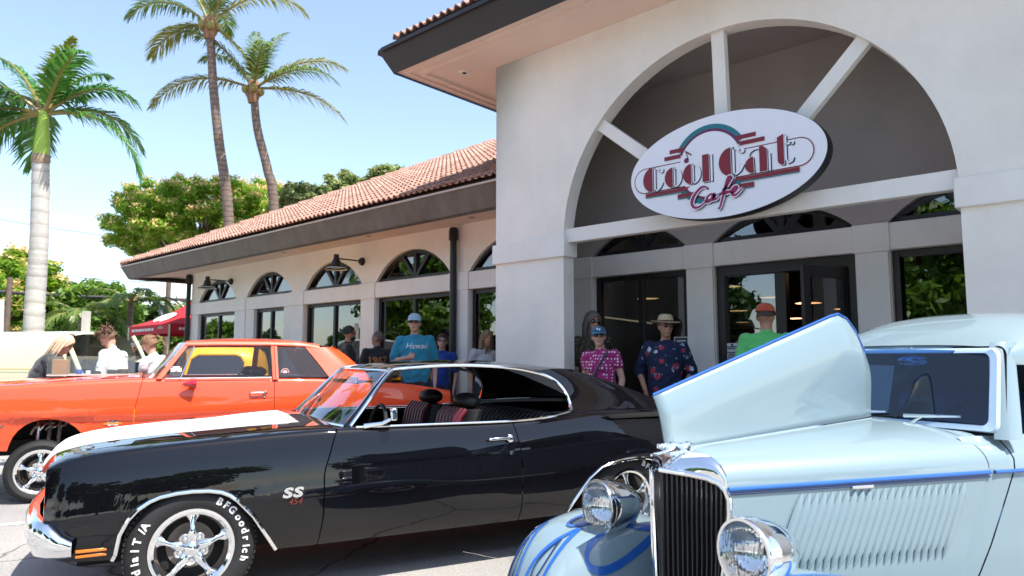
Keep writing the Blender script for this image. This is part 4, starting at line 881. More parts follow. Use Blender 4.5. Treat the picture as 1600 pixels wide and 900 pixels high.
for sd_ in (1, -1):
    fe = nb.panel('front_fender', lambda z: -.88, lambda z: n0(z)-.003, True, sd_, 44, xs)
    dr = nb.panel('door', lambda z: n0(z)+.003, lambda z: n1(z)-.003, False, sd_, 30)
    qp = nb.panel('quarter_panel', lambda z: n1(z)+.003, lambda z: 4.2, False, sd_, 44, xs)
    # upper side: pillar, header, B-pillar, sail
    U = lambda z: .845-(z-1.16)*.50           # lateral of the glass plane
    m = MB(); m.grid([[V(s+a_, (U(z)+o)*sd_, z) for a_, o in ((-.045,-.05),(-.035,.012),(.012,.014),(.014,-.02))] for s, z in ((.955,1.16),(1.04,1.28),(1.13,1.41),(1.205,1.515),(1.235,1.545))]); m.build('windshield_pillar', orange_car, nova, smooth=50)
    m = MB(); m.grid([[V(s, (U(z0)+.008)*sd_, z0), V(s, (U(z0)+.016)*sd_, z0+.012), V(s, (U(z0)+.006)*sd_, z0+.04), V(s, (U(z0)-.02)*sd_, z0+.058)] for s, z0 in ((1.19,1.498),(1.5,1.508),(2.0,1.510),(2.3,1.506),(2.44,1.497),(2.6,1.47))]); m.build('roof_rail', orange_car, nova, smooth=50)
    m = MB(); m.grid([[V(2.065+a_, (U(z)+o)*sd_, z) for a_, o in ((0,-.03),(0,.008),(.028,.012),(.032,.0),(.036,.012),(.062,.008),(.062,-.03))] for z in (1.14,1.3,1.45,1.515)]); m.build('door_pillar', orange_car, nova, smooth=30)
    Fr = [(2.44,1.497),(2.52,1.39),(2.60,1.28),(2.69,1.148)]; Rr = [(2.80,1.50),(2.93,1.40),(3.07,1.27),(3.24,1.105)]
    MB().grid([[V(a+(b-a)*t, (U(za)+.012+(.0 if t < .7 else -(t-.7)*.25)+.01*sin(pi*t))*sd_, za+(zb_-za)*t) for t in [i/8 for i in range(9)]] for (a, za), (b, zb_) in zip(Fr, Rr)]).build('sail_panel', orange_car, nova, smooth=50)
    # glass: vent, door glass, quarter glass
    gv = MB().poly([V(1.0,U(1.165)*sd_,1.165), V(1.135,U(1.165)*sd_,1.165), V(1.265,U(1.498)*sd_,1.498), V(1.20,U(1.498)*sd_,1.498)]).build('vent_window', dark_tint, nova, smooth=0)
    MB().tube([V(1.14,(U(1.16)+.004)*sd_,1.155), V(1.27,(U(1.5)+.004)*sd_,1.50)], .008, 8).build('vent_post', chrome, gv)
    MB().poly([V(1.145,U(1.165)*sd_,1.165), V(2.065,U(1.165)*sd_,1.165), V(2.065,U(1.505)*sd_,1.505), V(1.275,U(1.505)*sd_,1.505)]).build('door_window', glass('lightly_smoked_glass', (.88,.88,.86), .03, .7), nova, smooth=0)
    qg = MB().poly([V(2.125,U(1.16)*sd_,1.16), V(2.685,U(1.16)*sd_,1.16), V(2.44,U(1.5)*sd_,1.5), V(2.125,U(1.5)*sd_,1.5)]).build('quarter_window', dark_tint, nova, smooth=0)
    MB().tube(curve_pts([V(1.0,(U(1.165)+.012)*sd_,1.164), V(2.05,(U(1.163)+.012)*sd_,1.160)],4), .006, 6).build('belt_trim', chrome, nova)
    if sd_ > 0:
        y = nb.lat(1.93,.985); h_ = MB().tube(curve_pts([V(1.83,y+.004,1.0), V(1.845,y+.028,1.0), V(1.90,y+.03,1.002), V(1.965,y+.026,1.0)],4), .010, 8).build('door_handle', chrome, dr)
        MB().lathe([(.024,0),(.024,.02),(.014,.034),(0,.036)], V(1.985,y,.998), (0,-1,0), 14).build('handle_button', chrome, h_)
        MB().lathe([(.013,0),(.012,.006),(0,.008)], V(1.98,y,.945), (0,-1,0), 12).build('lock', chrome, dr)
        y = nb.lat(1.2,1.1); mm = MB().lathe([(.0,-.10),(.018,-.07),(.034,-.02),(.045,.02),(.048,.04),(.0,.042)], V(1.25,y+.075,1.105), (1,0,0), 16).build('side_mirror', mat('candy_red', (.35,.005,.02), .2, coat=1), dr)
        MB().tube([V(1.25,y-.0,1.155), V(1.25,y+.05,1.14), V(1.25,y+.075,1.12)], .009, 8).build('mirror_stem', mat('candy_red'), mm)
        # decals
        y = nb.lat(.55,.72)+.004; dm = mat('decal_white', (.75,.74,.7), .5); dia = [V(.55-.085,y,.722), V(.55,y,.69), V(.55+.085,y,.722), V(.55,y,.762)]
        d_ = MB().poly(dia).build('diamond_decal', ink, fe, smooth=0)
        MB().poly([V(.55+(p.x-.55)*.88,y+.001,.724+(p.z-.724)*.88) for p in dia]).build('decal_field', dm, d_, smooth=0)
        MB().poly([V(.47,y+.002,.716), V(.63,y+.002,.716), V(.63,y+.002,.734), V(.47,y+.002,.734)]).build('decal_bar', mat('decal_orange', (.75,.20,.02), .5), d_, smooth=0)
        for hw_, z_ in ((.034,.744),(.020,.704)): MB().box((.55-hw_,-y-.004,z_-.006),(.55+hw_,-y-.003,z_+.006)).build('decal_print', ink, d_, smooth=0)
        text_obj('fender_lettering', 'SCI', .075, ink, V(-.40,nb.lat(-.4,.74)+.003,.745), (1,0,0), (0,0,1), fe, extrude=.001, shear=.35, bold=.003)
        yq = U(1.22); r_ = MB().lathe([(0,0),(.045,0)], V(2.20,yq+.004,1.215), (0,-1,0), 20).build('round_sticker', dm, qg); MB().lathe([(.026,0),(.040,0)], V(2.20,yq+.006,1.215), (0,-1,0), 20).build('sticker_ring', mat('decal_red', (.4,.03,.03), .5), r_)
        m = MB(); c_ = V(1.10,U(1.24)+.004,1.235)
        for k in range(4):
            a = pi/2*k; d = Vector((cos(a),0,sin(a))); t = Vector((-sin(a),0,cos(a))); m.poly([c_+t*.012, c_+d*.052+t*.040, c_+d*.052-t*.040, c_-t*.012])
        m.poly([c_+Vector((sx*.012,0,sz*.012)) for sx, sz in ((-1,-1),(1,-1),(1,1),(-1,1))]); m.build('cross_sticker', dm, gv, smooth=0)
zt = lambda s: smooth_interp(s, nT)
hood = MB().grid([[V(s, l, zt(s)+.012+.03*(1-(l/.72)**2)) for l in [-.716+.1432*i for i in range(11)]] for s in [-.88+.05*i for i in range(34)]]).build('hood', orange_car, nova, smooth=60)
MB().grid([[V(.80+.05*k, l, zt(.8)+.004-.012*k) for l in (-.8,-.4,0,.4,.8)] for k in range(5)]).build('cowl_panel', orange_car, nova, smooth=60)
rc = [(1.21,1.545),(1.35,1.582),(1.7,1.605),(2.2,1.60),(2.55,1.565),(2.82,1.50)]
rows = []
for i in range(19):
    s = 1.21+1.61*i/18; zc_ = smooth_interp(s, rc); ze = min(zc_-.004, interp(s, [(1.19,1.552),(1.5,1.565),(2.0,1.567),(2.3,1.562),(2.44,1.553),(2.6,1.525),(2.82,1.49)]))
    rows.append([V(s, .655*q, ze+(zc_-ze)*(1-abs(q)**3)) for q in [-1,-.96,-.9,-.75,-.5,0,.5,.75,.9,.96,1]])
MB().grid(rows).build('roof', orange_car, nova, smooth=60)
MB().grid([[V(.94-.10*(1-q*q)+(.27+.03*(1-q*q))*t, (.80-.155*t)*q, 1.16+.385*t) for q in [-1+.2*i for i in range(11)]] for t in [i/5 for i in range(6)]]).build('windshield', tinted, nova)
MB().grid([[V(2.82+.40*t+.05*(1-q*q), (.62+.10*t)*q, 1.495-.385*t) for q in [-1+.2*i for i in range(11)]] for t in [i/5 for i in range(6)]]).build('rear_window', dark_tint, nova)
MB().grid([[V(s, .80*q, zt(s)+.012*(1-q*q)-.004) for q in [-1+.25*i for i in range(9)]] for s in (3.2,3.4,3.66,3.9,4.1,4.19)]).build('trunk_lid', orange_car, nova, smooth=60)
MB().grid([[V(4.2,.81*q,.62), V(4.23,.81*q,.75), V(4.22,.81*q,.9), V(4.19,.81*q,.975)] for q in [-1+.25*i for i in range(9)]]).build('tail_panel', orange_car, nova, smooth=60)
for l in (-.62,.62): MB().box((4.21,l-.07,.78),(4.245,l+.07,.88)).build('tail_light', red_lens, nova, bevel=.012)
MB().tube([V(4.1,.85,.66), V(4.26,.8,.66), V(4.29,0,.66), V(4.26,-.8,.66), V(4.1,-.85,.66)], .05, 10).build('rear_bumper', chrome, nova)
gr_ = MB().box((-.87,-.78,.72),(-.84,.78,1.04)).build('grille', void, nova, smooth=0)
for z in (.78,.84,.90,.96): MB().box((-.895,-.55,z-.006),(-.87,.55,z+.006)).build('grille_bar', alu, gr_, smooth=0)
for l in (-.66,.66):
    hl_ = MB().lathe([(.10,0),(.10,.02),(.088,.03),(.085,.01)], V(-.87,l,.90), (-1,0,0), 24).build('headlight', chrome, nova); MB().lathe([(.086,.012),(.06,.03),(0,.038)], V(-.87,l,.90), (-1,0,0), 24).build('lens', mat('sealed_beam_lens'), hl_)
MB().tube([V(-.80,.86,.66), V(-.93,.78,.66), V(-.97,0,.66), V(-.93,-.78,.66), V(-.80,-.86,.66)], .045, 10).build('front_bumper', chrome, nova)
# chassis seen through the open wheel arch
m = MB(); m.box((-.7,-.45,.42),(4.0,.45,.56)); m.build('frame_rails', void, nova, smooth=0)
MB().tube([V(-.05,.66,.29), V(-.05,-.66,.29)], .03, 10).build('front_axle', grey_metal, nova)
for k, (s, z0, z1) in enumerate(((-.12,.30,.74),(.06,.33,.76),(-.02,.5,.77))): MB().tube([V(s,.56-.05*k,z0), V(s+.02,.50-.04*k,z1)], .018, 8).build('shock_absorber', chrome if k == 0 else grey_metal, nova)
for k in range(5): MB().tube(curve_pts([V(-.16+.06*k,.5,.62+.02*k), V(-.12+.06*k,.52,.70), V(-.05+.05*k,.4,.75)],5), .012, 8).build('exhaust_header', alu if k % 2 else grey_metal, nova)
m = MB(); m.box((-.35,-.36,.55),(.55,.36,.95)); m.build('engine_block', void, nova, bevel=.03)
m = MB(); m.box((.9,-.76,.95),(1.1,.76,1.14)); m.build('dashboard', blk_in, nova, bevel=.04)
for l in (.38,-.38): rounded_seat(nova, 1.72, l, .52, blk_in, blk_in, .72, .44, head=True)
m = MB(); m.box((2.3,-.65,.7),(2.55,.65,1.15)); m.build('rear_bench', blk_in, nova, bevel=.06)
for s, r, w_ in ((-.04,.293,.13),(2.79,.36,.28)):
    for sd_ in (1,-1): wheel(nova, s, .83 if r < .3 else .86, r, w_, r*.70, sd_, None)
# clear display case with a carton and bits, lying on the orange hood
dc = empty('display_case', car_pt(cN,.30,.12,1.19), HD, 'clear acrylic display case lying on the hood of the orange car', 'case')
def dcp(x, y, z): return Vector((x, -y, z))
m = MB(); m.box((-.38,-.22,.0),(.42,.22,.014)); m.build('base_board', mat('pale_board', (.5,.48,.45), .6), dc, smooth=0)
for a, b in (((-.38,-.222,.014),(.42,-.216,.20)),((-.38,.216,.014),(.42,.222,.20)),((.414,-.216,.014),(.42,.216,.20)),((-.38,-.216,.014),(-.374,.216,.20)),((-.38,-.222,.20),(.42,.222,.206))):
    MB().box(a, b).build('acrylic_panel', clearg, dc, smooth=0)
bx = MB().box((-.34,-.19,.016),(-.20,.10,.17)).build('cardboard_box', mat('brown_cardboard', (.36,.22,.11), .85, vary=(6,.12)), None, bevel=.004); bx.location = car_pt(cN,.30,.12,1.19); bx.rotation_euler = (0,0,HD)
tag(bx, 'brown cardboard box inside the clear case on the orange hood', 'box')
for k, (x, y, r, h, c_) in enumerate(((-.10,-.1,.03,.05,(.03,.08,.35)),(-.02,-.12,.025,.035,(.7,.7,.72)),(.05,-.06,.05,.03,(.02,.02,.02)),(.2,-.1,.045,.045,(.05,.04,.04)),(.30,-.05,.06,.05,(.06,.04,.03)))):
    o = MB().lathe([(0,0),(r,0),(r,h*.7),(r*.7,h),(0,h)], (x,y,.016), n=18).build('engine_part', mat('part_%d' % k, c_, .4)); o.location = car_pt(cN,.30,.12,1.19); o.rotation_euler = (0,0,HD)
    tag(o, ['small blue capped canister', 'short silver cylinder', 'flat black round part', 'low black round part', 'wide dark brown round part'][k]+' inside the clear case', 'engine part', 'parts in the display case')
# ------------------------------------------------------------ ice-blue street rod
cF = Vector((-1.374,2.398,0))
ford = empty('parked_car', cF, HD, 'ice blue 1930s coupe street rod with one hood side raised', 'car', 'show cars parked in front of the cafe')
lb = lambda s: .205+.262*(s-.1); zb = lambda s: .905+.018*(s-.1); zc = lambda s: interp(s, [(.05,1.018),(.13,1.03),(1.02,1.088),(1.22,1.10)])
def hood_sec(s, side=1, n=14):
    return [Vector((s, -side*lb(s)*min(1, 1.0*sin(pi/2*k/n)**.85), zb(s)+(zc(s)-zb(s))*cos(pi/2*k/n)**.75)) for k in range(n+1)]
hs = [.10+1.10*i/24 for i in range(25)]
MB().grid([hood_sec(s) for s in hs]).build('hood_top', ice_blue, ford, smooth=60)
# raised passenger half, swung up about the centre hinge
a_, b_ = Vector((.10,0,zc(.1)+.004)), Vector((1.20,0,zc(1.2)+.004)); rotm = Matrix.Translation(a_) @ Matrix.Rotation(R(110), 4, (b_-a_).normalized()) @ Matrix.Translation(-a_)
hr = [-.0+1.20*i/24 for i in range(25)]
def flat_sec(s, n=14): return [Vector((s, lb(s)*k/n, zc(s)+(zb(s)-zc(s))*k/n+.030*sin(pi*(k/n)**1.6)*(.4+.6*s))) for k in range(n+1)]
rows = [[rotm @ p for p in flat_sec(s)] for s in hr]
for i, r in enumerate(rows):                      # rounded rear corner
    k_ = max(0, (hr[i]-1.02)/.18)
    rows[i] = [p+(b_-a_).normalized()*0-(p-a_-(b_-a_).normalized()*((p-a_).dot((b_-a_).normalized())))*(.42*k_*k_) for p in r]
rh = MB().grid(rows).build('raised_hood_half', ice_blue, ford, smooth=60, solid=.006)
MB().tube([r[-1] for r in rows], .0055, 8).build('hood_edge_bead', blue_pin, rh)
MB().tube([a_, b_], .006, 8).build('hood_hinge', chrome, ford)
tp = lambda z: .03*max(0, (.6-z)/.3)
srear = lambda z: 1.20-.42*max(0, .915-z) if z > .3 else .95
for sd_ in (1, -1):
    rows = []
    for k in range(13):
        z = .905-.47*k/12; rows.append([V(s_, sd_*(lb(s_)-tp(z)), z+.018*(s_-.1)*(1-k/12)) for s_ in [.10+(srear(z)-.10)*i/24 for i in range(25)]])
    hsd = MB().grid(rows).build('hood_side', ice_blue, ford, smooth=60)
    MB().tube([V(s, sd_*(lb(s)+.003), zb(s)) for s in hs], (.009), 8).build('hood_bead', blue_pin, hsd)
    MB().tube([V(s, sd_*(lb(s)+.002), zb(s)-.016) for s in hs], (.005), 6).build('hood_pinstripe', navy_pin, hsd)
    for k in range(23):
        st_ = .385+.695*k/22; pts = []
        for t in [i/10 for i in range(11)]:
            z = .872-.27*t; s_ = st_-.115*t**1.15+.012*(st_-.4)*0; pts.append(V(s_, sd_*(lb(s_)-tp(z)+.002), z+.018*(s_-.1)))
        rad_ = [(.004,.004),(.010,.014),(.011,.019),(.0115,.021),(.0115,.022),(.0115,.022),(.0115,.022),(.011,.021),(.011,.019),(.009,.012),(.003,.003)]
        lv = MB().tube(pts, rad_, 8).build('louver', ice_blue, hsd)
        MB().tube([p+Vector((.0125,-.0035*sd_,0)) for p in pts[1:-1]], [.002]+[.0052]*7+[.002], 6).build('louver_slot_shade', void, lv)  # black strip standing in for the shade in each louver opening
    MB().bar(V(.585,sd_*(lb(.585)+.010),.893), V(.675,sd_*(lb(.675)+.010),.8945), .006, .012).build('hood_badge', chrome, hsd, smooth=0, bevel=.002)
# engine bay under the raised half
m = MB(); m.box((.25,-.02,.5),(1.05,.20,.80)); m.build('engine', void, ford, bevel=.03)
for k in range(4): MB().tube([V(.35+.18*k,-.20,.78), V(.35+.18*k,-.05,.92)], .03, 10).build('intake_pipe', grey_metal, ford)
MB().box((1.10,-.38,.45),(1.13,.38,.98)).build('firewall', void, ford, smooth=0)
# grille and shell
outl = [(.150,.40),(.165,.48),(.185,.60),(.200,.72),(.210,.82),(.210,.868),(.200,.900),(.178,.925),(.14,.940),(.09,.948),(.04,.953),(0,.957)]
vs = lambda l: -.035+.135*(abs(l)/.21)**.9
top_at = lambda l: interp(-abs(l), [(-x, z) for x, z in sorted(outl[5:], reverse=True)]) if abs(l) <= .21 else .82
full_o = [V(vs(l), l, z) for l, z in outl]+[V(vs(l), -l, z) for l, z in outl[-2::-1]]
grl = MB().tube(full_o, .011, 10).build('grille_surround', chrome, ford)
bar_m = mat('dark_grille_bar', (.05,.05,.052), .25, metal=.9)
for k in range(-13, 14):
    l = k*.0152; ztp = top_at(l)-.012
    if abs(l) > .15: z0 = interp(abs(l), [(.15,.40),(.165,.48),(.185,.60),(.20,.72)])
    else: z0 = .40
    MB().tube([V(vs(l)+.004, l*(.86 if abs(l) > .1 else .9), z0), V(vs(l)+.004, l*.97, (z0+ztp)/2), V(vs(l)+.004, l, ztp)], (.0048 if k else .009), 8).build('grille_bar', bar_m, grl)
MB().grid([[V(vs(l)+.03, l, .41), V(vs(l)+.03, l, top_at(l)-.01)] for l in [-.19+.019*i for i in range(21)]]).build('radiator_core', void, grl)
rows = []
sec0 = hood_sec(.10); side0 = [V(.10, lb(.1)-tp(.905-.47*k/12), .905-.47*k/12) for k in range(12, 0, -1)]; tgt = side0+sec0[::-1]
oo = full_o[:12]
def resample(P, n):
    L = [0]; 
    for a, b in zip(P, P[1:]): L.append(L[-1]+(b-a).length)
    out = []; j = 0
    for i in range(n):
        t = L[-1]*i/(n-1)
        while j < len(L)-2 and L[j+1] < t: j += 1
        out.append(P[j].lerp(P[j+1], (t-L[j])/max(L[j+1]-L[j], 1e-6)))
    return out
A, B = resample(oo, 30), resample(tgt, 30)
for sd_ in (1, -1):
    fl = lambda p: Vector((p.x, p.y*sd_, p.z))
    bump_ = lambda p, q, t: p.lerp(q, t)+Vector((-.012*sin(pi*t), (-1 if p.y < 0 else 0)*.012*sin(pi*t), .010*sin(pi*t)*(1 if p.z > .88 else 0)))
    MB().grid([[fl(bump_(a, b, t)) for t in (0,.2,.45,.7,.9,1)] for a, b in zip(A, B)]).build('grille_shell', chrome if sd_ else chrome, ford, smooth=60)
# greyhound mascot
gh = bpy.data.objects.new('hood_ornament', None); link(gh, ford); gh.location = V(.05,0,1.0); gh.scale = (.85,.85,.85)
MB().tube(curve_pts([(-.115,0,.045),(-.10,0,.05),(-.07,0,.045),(-.03,0,.055),(.02,0,.045),(.07,0,.05),(.10,0,.03),(.15,0,.02)],4), [.004,.007,.012,.013,.010,.014,.015,.017,.018,.018,.016,.014,.012,.010,.010,.012,.015,.017,.017,.015,.012,.009,.006,.004,.004,.003,.003,.002,.002], 10).build('dog_body', chrome, gh)
for y, pts in ((.012,[(-.03,.012,.045),(-.08,.014,.02),(-.14,.012,.012)]),(-.012,[(-.03,-.012,.045),(-.09,-.014,.025),(-.15,-.012,.02)]),(.013,[(.07,.012,.045),(.05,.016,.012),(.10,.014,.0)]),(-.013,[(.07,-.012,.045),(.06,-.016,.012),(.11,-.014,.0)])): MB().tube(curve_pts(pts,4), .006, 8).build('dog_leg', chrome, gh)
MB().tube([(-.05,0,.012),(.03,0,.018),(.12,0,.02)], [.008,.016,.006], 10).build('ornament_base', chrome, gh)
# head lamps on stalks
ribm = mat('ribbed_lamp_lens', (.85,.87,.9), .06); bn = ribm.node_tree.nodes['Principled BSDF']; bn.inputs['Transmission Weight'].default_value = .92; bn.inputs['IOR'].default_value = 1.18
t_ = ribm.node_tree; co_ = t_.nodes.new('ShaderNodeTexCoord'); wv = t_.nodes.new('ShaderNodeTexWave'); wv.inputs['Scale'].default_value = 22; wv.bands_direction = 'Y'; bp_ = t_.nodes.new('ShaderNodeBump'); bp_.inputs['Strength'].default_value = .8; bp_.inputs['Distance'].default_value = .004
t_.links.new(co_.outputs['Object'], wv.inputs[0]); t_.links.new(wv.outputs['Fac'], bp_.inputs['Height']); t_.links.new(bp_.outputs[0], bn.inputs['Normal'])
for l in (.405,-.405):
    hp = bpy.data.objects.new('headlight', None); link(hp, ford); hp.location = V(-.03, l, .745); hp.rotation_euler = (0,0,0)
    MB().lathe([(.106,.0),(.114,-.005),(.115,-.03),(.111,-.045),(.104,-.08),(.085,-.14),(.052,-.19),(.02,-.212),(0,-.215)], (0,0,0), (-1,0,0), 40).build('lamp_bucket', chrome, hp)
    MB().lathe([(.113,-.012),(.1175,.004),(.114,.014),(.104,.014),(.102,.0)], (0,0,0), (-1,0,0), 40).build('lamp_rim', chrome, hp)
    MB().lathe([(.103,.004),(.085,.020),(.06,.030),(.03,.034),(0,.035)], (0,0,0), (-1,0,0), 40).build('lens', ribm, hp)
    MB().lathe([(.102,-.002),(.085,-.05),(.05,-.085),(.015,-.095)], (0,0,0), (-1,0,0), 32).build('reflector', mat('lamp_reflector', (.9,.9,.88), .03, metal=1), hp)
    MB().ell((.075,0,0), (.012,.012,.012)).build('bulb', mat('bulb_glass', (.8,.75,.6), .2), hp)
    sg = -1 if l > 0 else 1
    MB().tube([(.10,0,-.085),(.12,-sg*.01*0,-.13),(.13,sg*.01,-.17)], [.026,.020,.030], 12).build('lamp_stand', chrome, hp)
# fenders with flames
fc = [(-.40,.30),(-.385,.42),(-.33,.53),(-.25,.607),(-.14,.662),(-.02,.692),(.12,.703),(.28,.685),(.42,.635),(.58,.545),(.74,.44),(.90,.35),(1.05,.295),(1.3,.27)]
fl_in = lambda s: interp(s, [(-.4,.40),(-.1,.34),(.4,.33),(.8,.42),(1.3,.52)]); fl_out = lambda s: interp(s, [(-.4,.70),(-.2,.79),(.1,.83),(.5,.80),(.9,.74),(1.3,.68)])
cumL = [0]
for a, b in zip(fc, fc[1:]): cumL.append(cumL[-1]+math.dist(a, b))
def fender_pt(u, v, off=0.):
    """u along the crown 0..1, v across 0 (inner) .. 1 (outer lip)"""
    d = u*cumL[-1]; s = smooth_interp(d, [(c, p[0]) for c, p in zip(cumL, fc)]); z = smooth_interp(d, [(c, p[1]) for c, p in zip(cumL, fc)])
    d2 = min(cumL[-1], d+.01); tx = smooth_interp(d2, [(c, p[0]) for c, p in zip(cumL, fc)])-s; tz = smooth_interp(d2, [(c, p[1]) for c, p in zip(cumL, fc)])-z
    L = math.hypot(tx, tz) or 1; nx_, nz_ = -tz/L, tx/L
    li, lo = fl_in(s), fl_out(s)
    if v < 0: return (s+.02*v, li-.10*(1-math.exp(v*6)*1)+off*0-off, max(.22, z-.02-.025-(-v)*.95*(1 if s > -.3 else .4)))
    w = v; dn = -.02+(.0-.10*max(0, .25-w)**1.2)-.17*max(0, (w-.42)/.58)**2.2   # inward along -normal
    l = li+(lo-li)*(1-(1-w)**1.25 if w > .5 else w*1.0+.0*w) if False else li+(lo-li)*sin(pi/2*w)**1.1
    return (s+nx_*(dn+off), l, z+nz_*(dn+off))
for sd_ in (1,-1):
    fd = MB().grid([[V(p[0], p[1]*sd_, p[2]) for p in (fender_pt(i/44, j/14) for j in range(-6, 15))] for i in range(45)]).build('front_fender', ice_blue, ford, smooth=70)
    def drop(u0, v0, Lu, wv, bend, m_=blue_pin, w0=.0055):
        """teardrop outline: round end towards the front, tip swept back"""
        N_ = 30; P = []
        for i in range(N_+1):
            a = 2*pi*i/N_; r_ = cos(a/2)**2 if False else 1; x = (1-cos(a))/2; P.append((u0+Lu*(1-x), v0+wv*sin(a)*(x**.8)+bend*(1-x)**2))
        rows = []
        for i in range(N_+1):
            a_, b_2 = P[i-1 if i else N_-1], P[i+1 if i < N_ else 1]; du, dv = (b_2[0]-a_[0])*cumL[-1], (b_2[1]-a_[1])*.45; L = math.hypot(du, dv) or 1; ou, ov = -dv/L*w0/cumL[-1], du/L*w0/.45
            rows.append([V(p[0], p[1]*sd_, p[2]) for p in (fender_pt(min(.999,max(0,P[i][0]+ou*k)), min(.995,P[i][1]+ov*k), .004) for k in (-1,0,1))])
        MB().grid(rows).build('flame_line', m_, fd, smooth=70)
    for u0, v0, Lu, wv, bend in ((.03,.80,.20,.14,.06),(.0,.45,.24,.15,.08),(.04,.12,.22,.14,.07),(.02,-.25,.20,.13,.05),(.22,.66,.20,.10,.05),(.25,.28,.22,.11,.06),(.23,-.05,.20,.10,.05)): drop(u0, v0, Lu, wv, bend, blue_pin, .0075)
    for u0, v0 in ((.07,.47),(.10,.14),(.08,-.23)): drop(u0, v0, .11, .06, .04, navy_pin, .004)
    # running board and rear fender
    MB().box((.95,-.74 if sd_ > 0 else .50,.27),(2.35,-.50 if sd_ > 0 else .74,.31)).build('running_board', ice_blue, ford, bevel=.01)
    rf = [(2.2,.30),(2.25,.45),(2.36,.60),(2.52,.70),(2.72,.735),(2.95,.71),(3.15,.62),(3.32,.47),(3.42,.32)]
    MB().grid([[V(s+(.0), l*sd_, .30+(z-.30)*k) for l, k in ((.50,1.0),(.60,1.0),(.70,.99),(.77,.95),(.81,.86),(.82,.74))] for s, z in [(smooth_interp(x, [(i, p[0]) for i, p in enumerate(rf)]), smooth_interp(x, [(i, p[1]) for i, p in enumerate(rf)])) for x in [i/3 for i in range(25)]]]).build('rear_fender', ice_blue, ford, smooth=70, solid=.006)
# cowl, doors, body
bl = [(1.0,.44),(1.2,.495),(1.4,.535),(1.6,.565),(2.0,.60),(2.4,.605),(2.8,.56),(3.2,.43),(3.55,.24)]
L_ = lambda s: smooth_interp(s, bl)
ztb = lambda s: interp(s, [(1.2,.0),(1.21,1.04),(1.3,1.06),(2.5,1.07),(2.9,1.02),(3.55,.74)])
dsl = lambda z: 1.35-.50*max(0, .98-z)*1.0
def bpt(s, z, sd_):
    o = 0 if z < .93 else -.10*((z-.93)/.14)**1.6
    return V(s, sd_*(L_(s)+o-.03*max(0, (.6-z)/.3)), z)
zs = [.36,.45,.55,.65,.75,.85,.915,.935,.97,1.0,1.03,1.055]
for sd_ in (1,-1):
    MB().grid([[bpt(srear(z)-.03+(dsl(z)-.004-srear(z)+.03)*t, z, sd_)+V(0,(-.010*sd_ if t == 0 else -.003*sd_ if t < .3 else 0),0) for t in (0,.25,.5,.75,1)] for z in zs]).build('cowl_side', ice_blue, ford, smooth=60)
    dr = MB().grid([[bpt(dsl(z)+.004+(2.20-dsl(z)-.008)*t, z, sd_) for t in [i/8 for i in range(9)]] for z in zs]).build('door', ice_blue, ford, smooth=60)
    MB().tube([bpt(s, .925, sd_)+V(0,.004*sd_,0) for s in [1.22+.1*i for i in range(22)]], .008, 8).build('belt_bead', blue_pin, ford)
    MB().lathe([(.010,0),(.010,.03),(.016,.035)], bpt(2.05,.98,sd_), (0,-sd_,0), 10).build('door_handle', chrome, dr)
    MB().grid([[bpt(2.20+(3.55-2.20)*t, .36+(min(1.06, ztb(2.20+(3.55-2.20)*t))-.36)*(zz-.36)/(1.055-.36), sd_) for t in [i/14 for i in range(15)]] for zz in zs]).build('body_side', ice_blue, ford, smooth=60)
    # cowl top, half
    wsb = lambda q: (1.315-.05*(1-q*q), 1.072+.012*(1-q*q))
    MB().grid([[Vector((p.x+.006+(wsb(min(1, -p.y*1/.50))[0]-.012-p.x)*t, sd_*(p.y*(1+.06*t)), p.z+(min(p.z, wsb(min(1,-p.y/.50))[1]-.012 if p.z > 1.03 else p.z)-p.z)*t)) for t in (0,.33,.66,1)] for p in hood_sec(1.2)]).build('cowl_top', ice_blue, ford, smooth=60)
    # pillar, header rail, rear quarter of the greenhouse
    Uf = lambda z: .515-(z-1.055)*.20
    MB().grid([[V(s+a, sd_*(Uf(z)+o), z) for a, o in ((-.045,-.045),(-.03,.0),(.0,.012),(.05,.012),(.06,-.02))] for s, z in ((1.335,1.045),(1.37,1.13),(1.41,1.24),(1.445,1.34),(1.47,1.40),(1.50,1.44))]).build('windshield_pillar', ice_blue, ford, smooth=50)
    MB().grid([[V(2.12+(interp(z, [(1.04,3.0),(1.2,2.93),(1.36,2.80),(1.46,2.66),(1.51,2.52)])-2.12)*t, sd_*((Uf(z)+.03)*(1-.62*t**2.2)), z) for t in [i/8 for i in range(9)]] for z in (1.04,1.12,1.2,1.28,1.36,1.42,1.475,1.51)]).build('rear_quarter', ice_blue, ford, smooth=60)
rows = []
for i in range(25):
    x = i/24; row = []
    zc_ = smooth_interp(x, [(0,1.432),(.06,1.475),(.15,1.525),(.30,1.575),(.48,1.60),(.70,1.592),(.86,1.55),(1,1.47)]); hw = interp(x, [(0,.462),(.08,.485),(.3,.50),(.6,.485),(.8,.44),(1,.36)])
    for k in range(-12, 13):
        t = pi/2*abs(k)/12; sg = 1 if k >= 0 else -1; l = hw*sin(t)**.72; zr_ = 1.375-.03*x
        z = zr_+(zc_-zr_)*max(0, cos(t))**.62; s0_ = 1.438+.035*(l/.47)**2; row.append(V(s0_+(2.62-s0_)*x, sg*l, z))
    row = [row[0]+Vector((0,0,-.03))]+row+[row[-1]+Vector((0,0,-.03))]; rows.append(row)
MB().grid(rows).build('roof', ice_blue, ford, smooth=75)
MB().grid([[V(s, l*q, z+.0) for q in (-1,-.6,0,.6,1)] for s, l, z in ((2.655,.22,1.45),(2.78,.30,1.36),(2.9,.36,1.2),(2.98,.42,1.04),(3.3,.36,.90),(3.55,.22,.70),(3.6,.2,.45))]).build('rear_deck', ice_blue, ford, smooth=70)
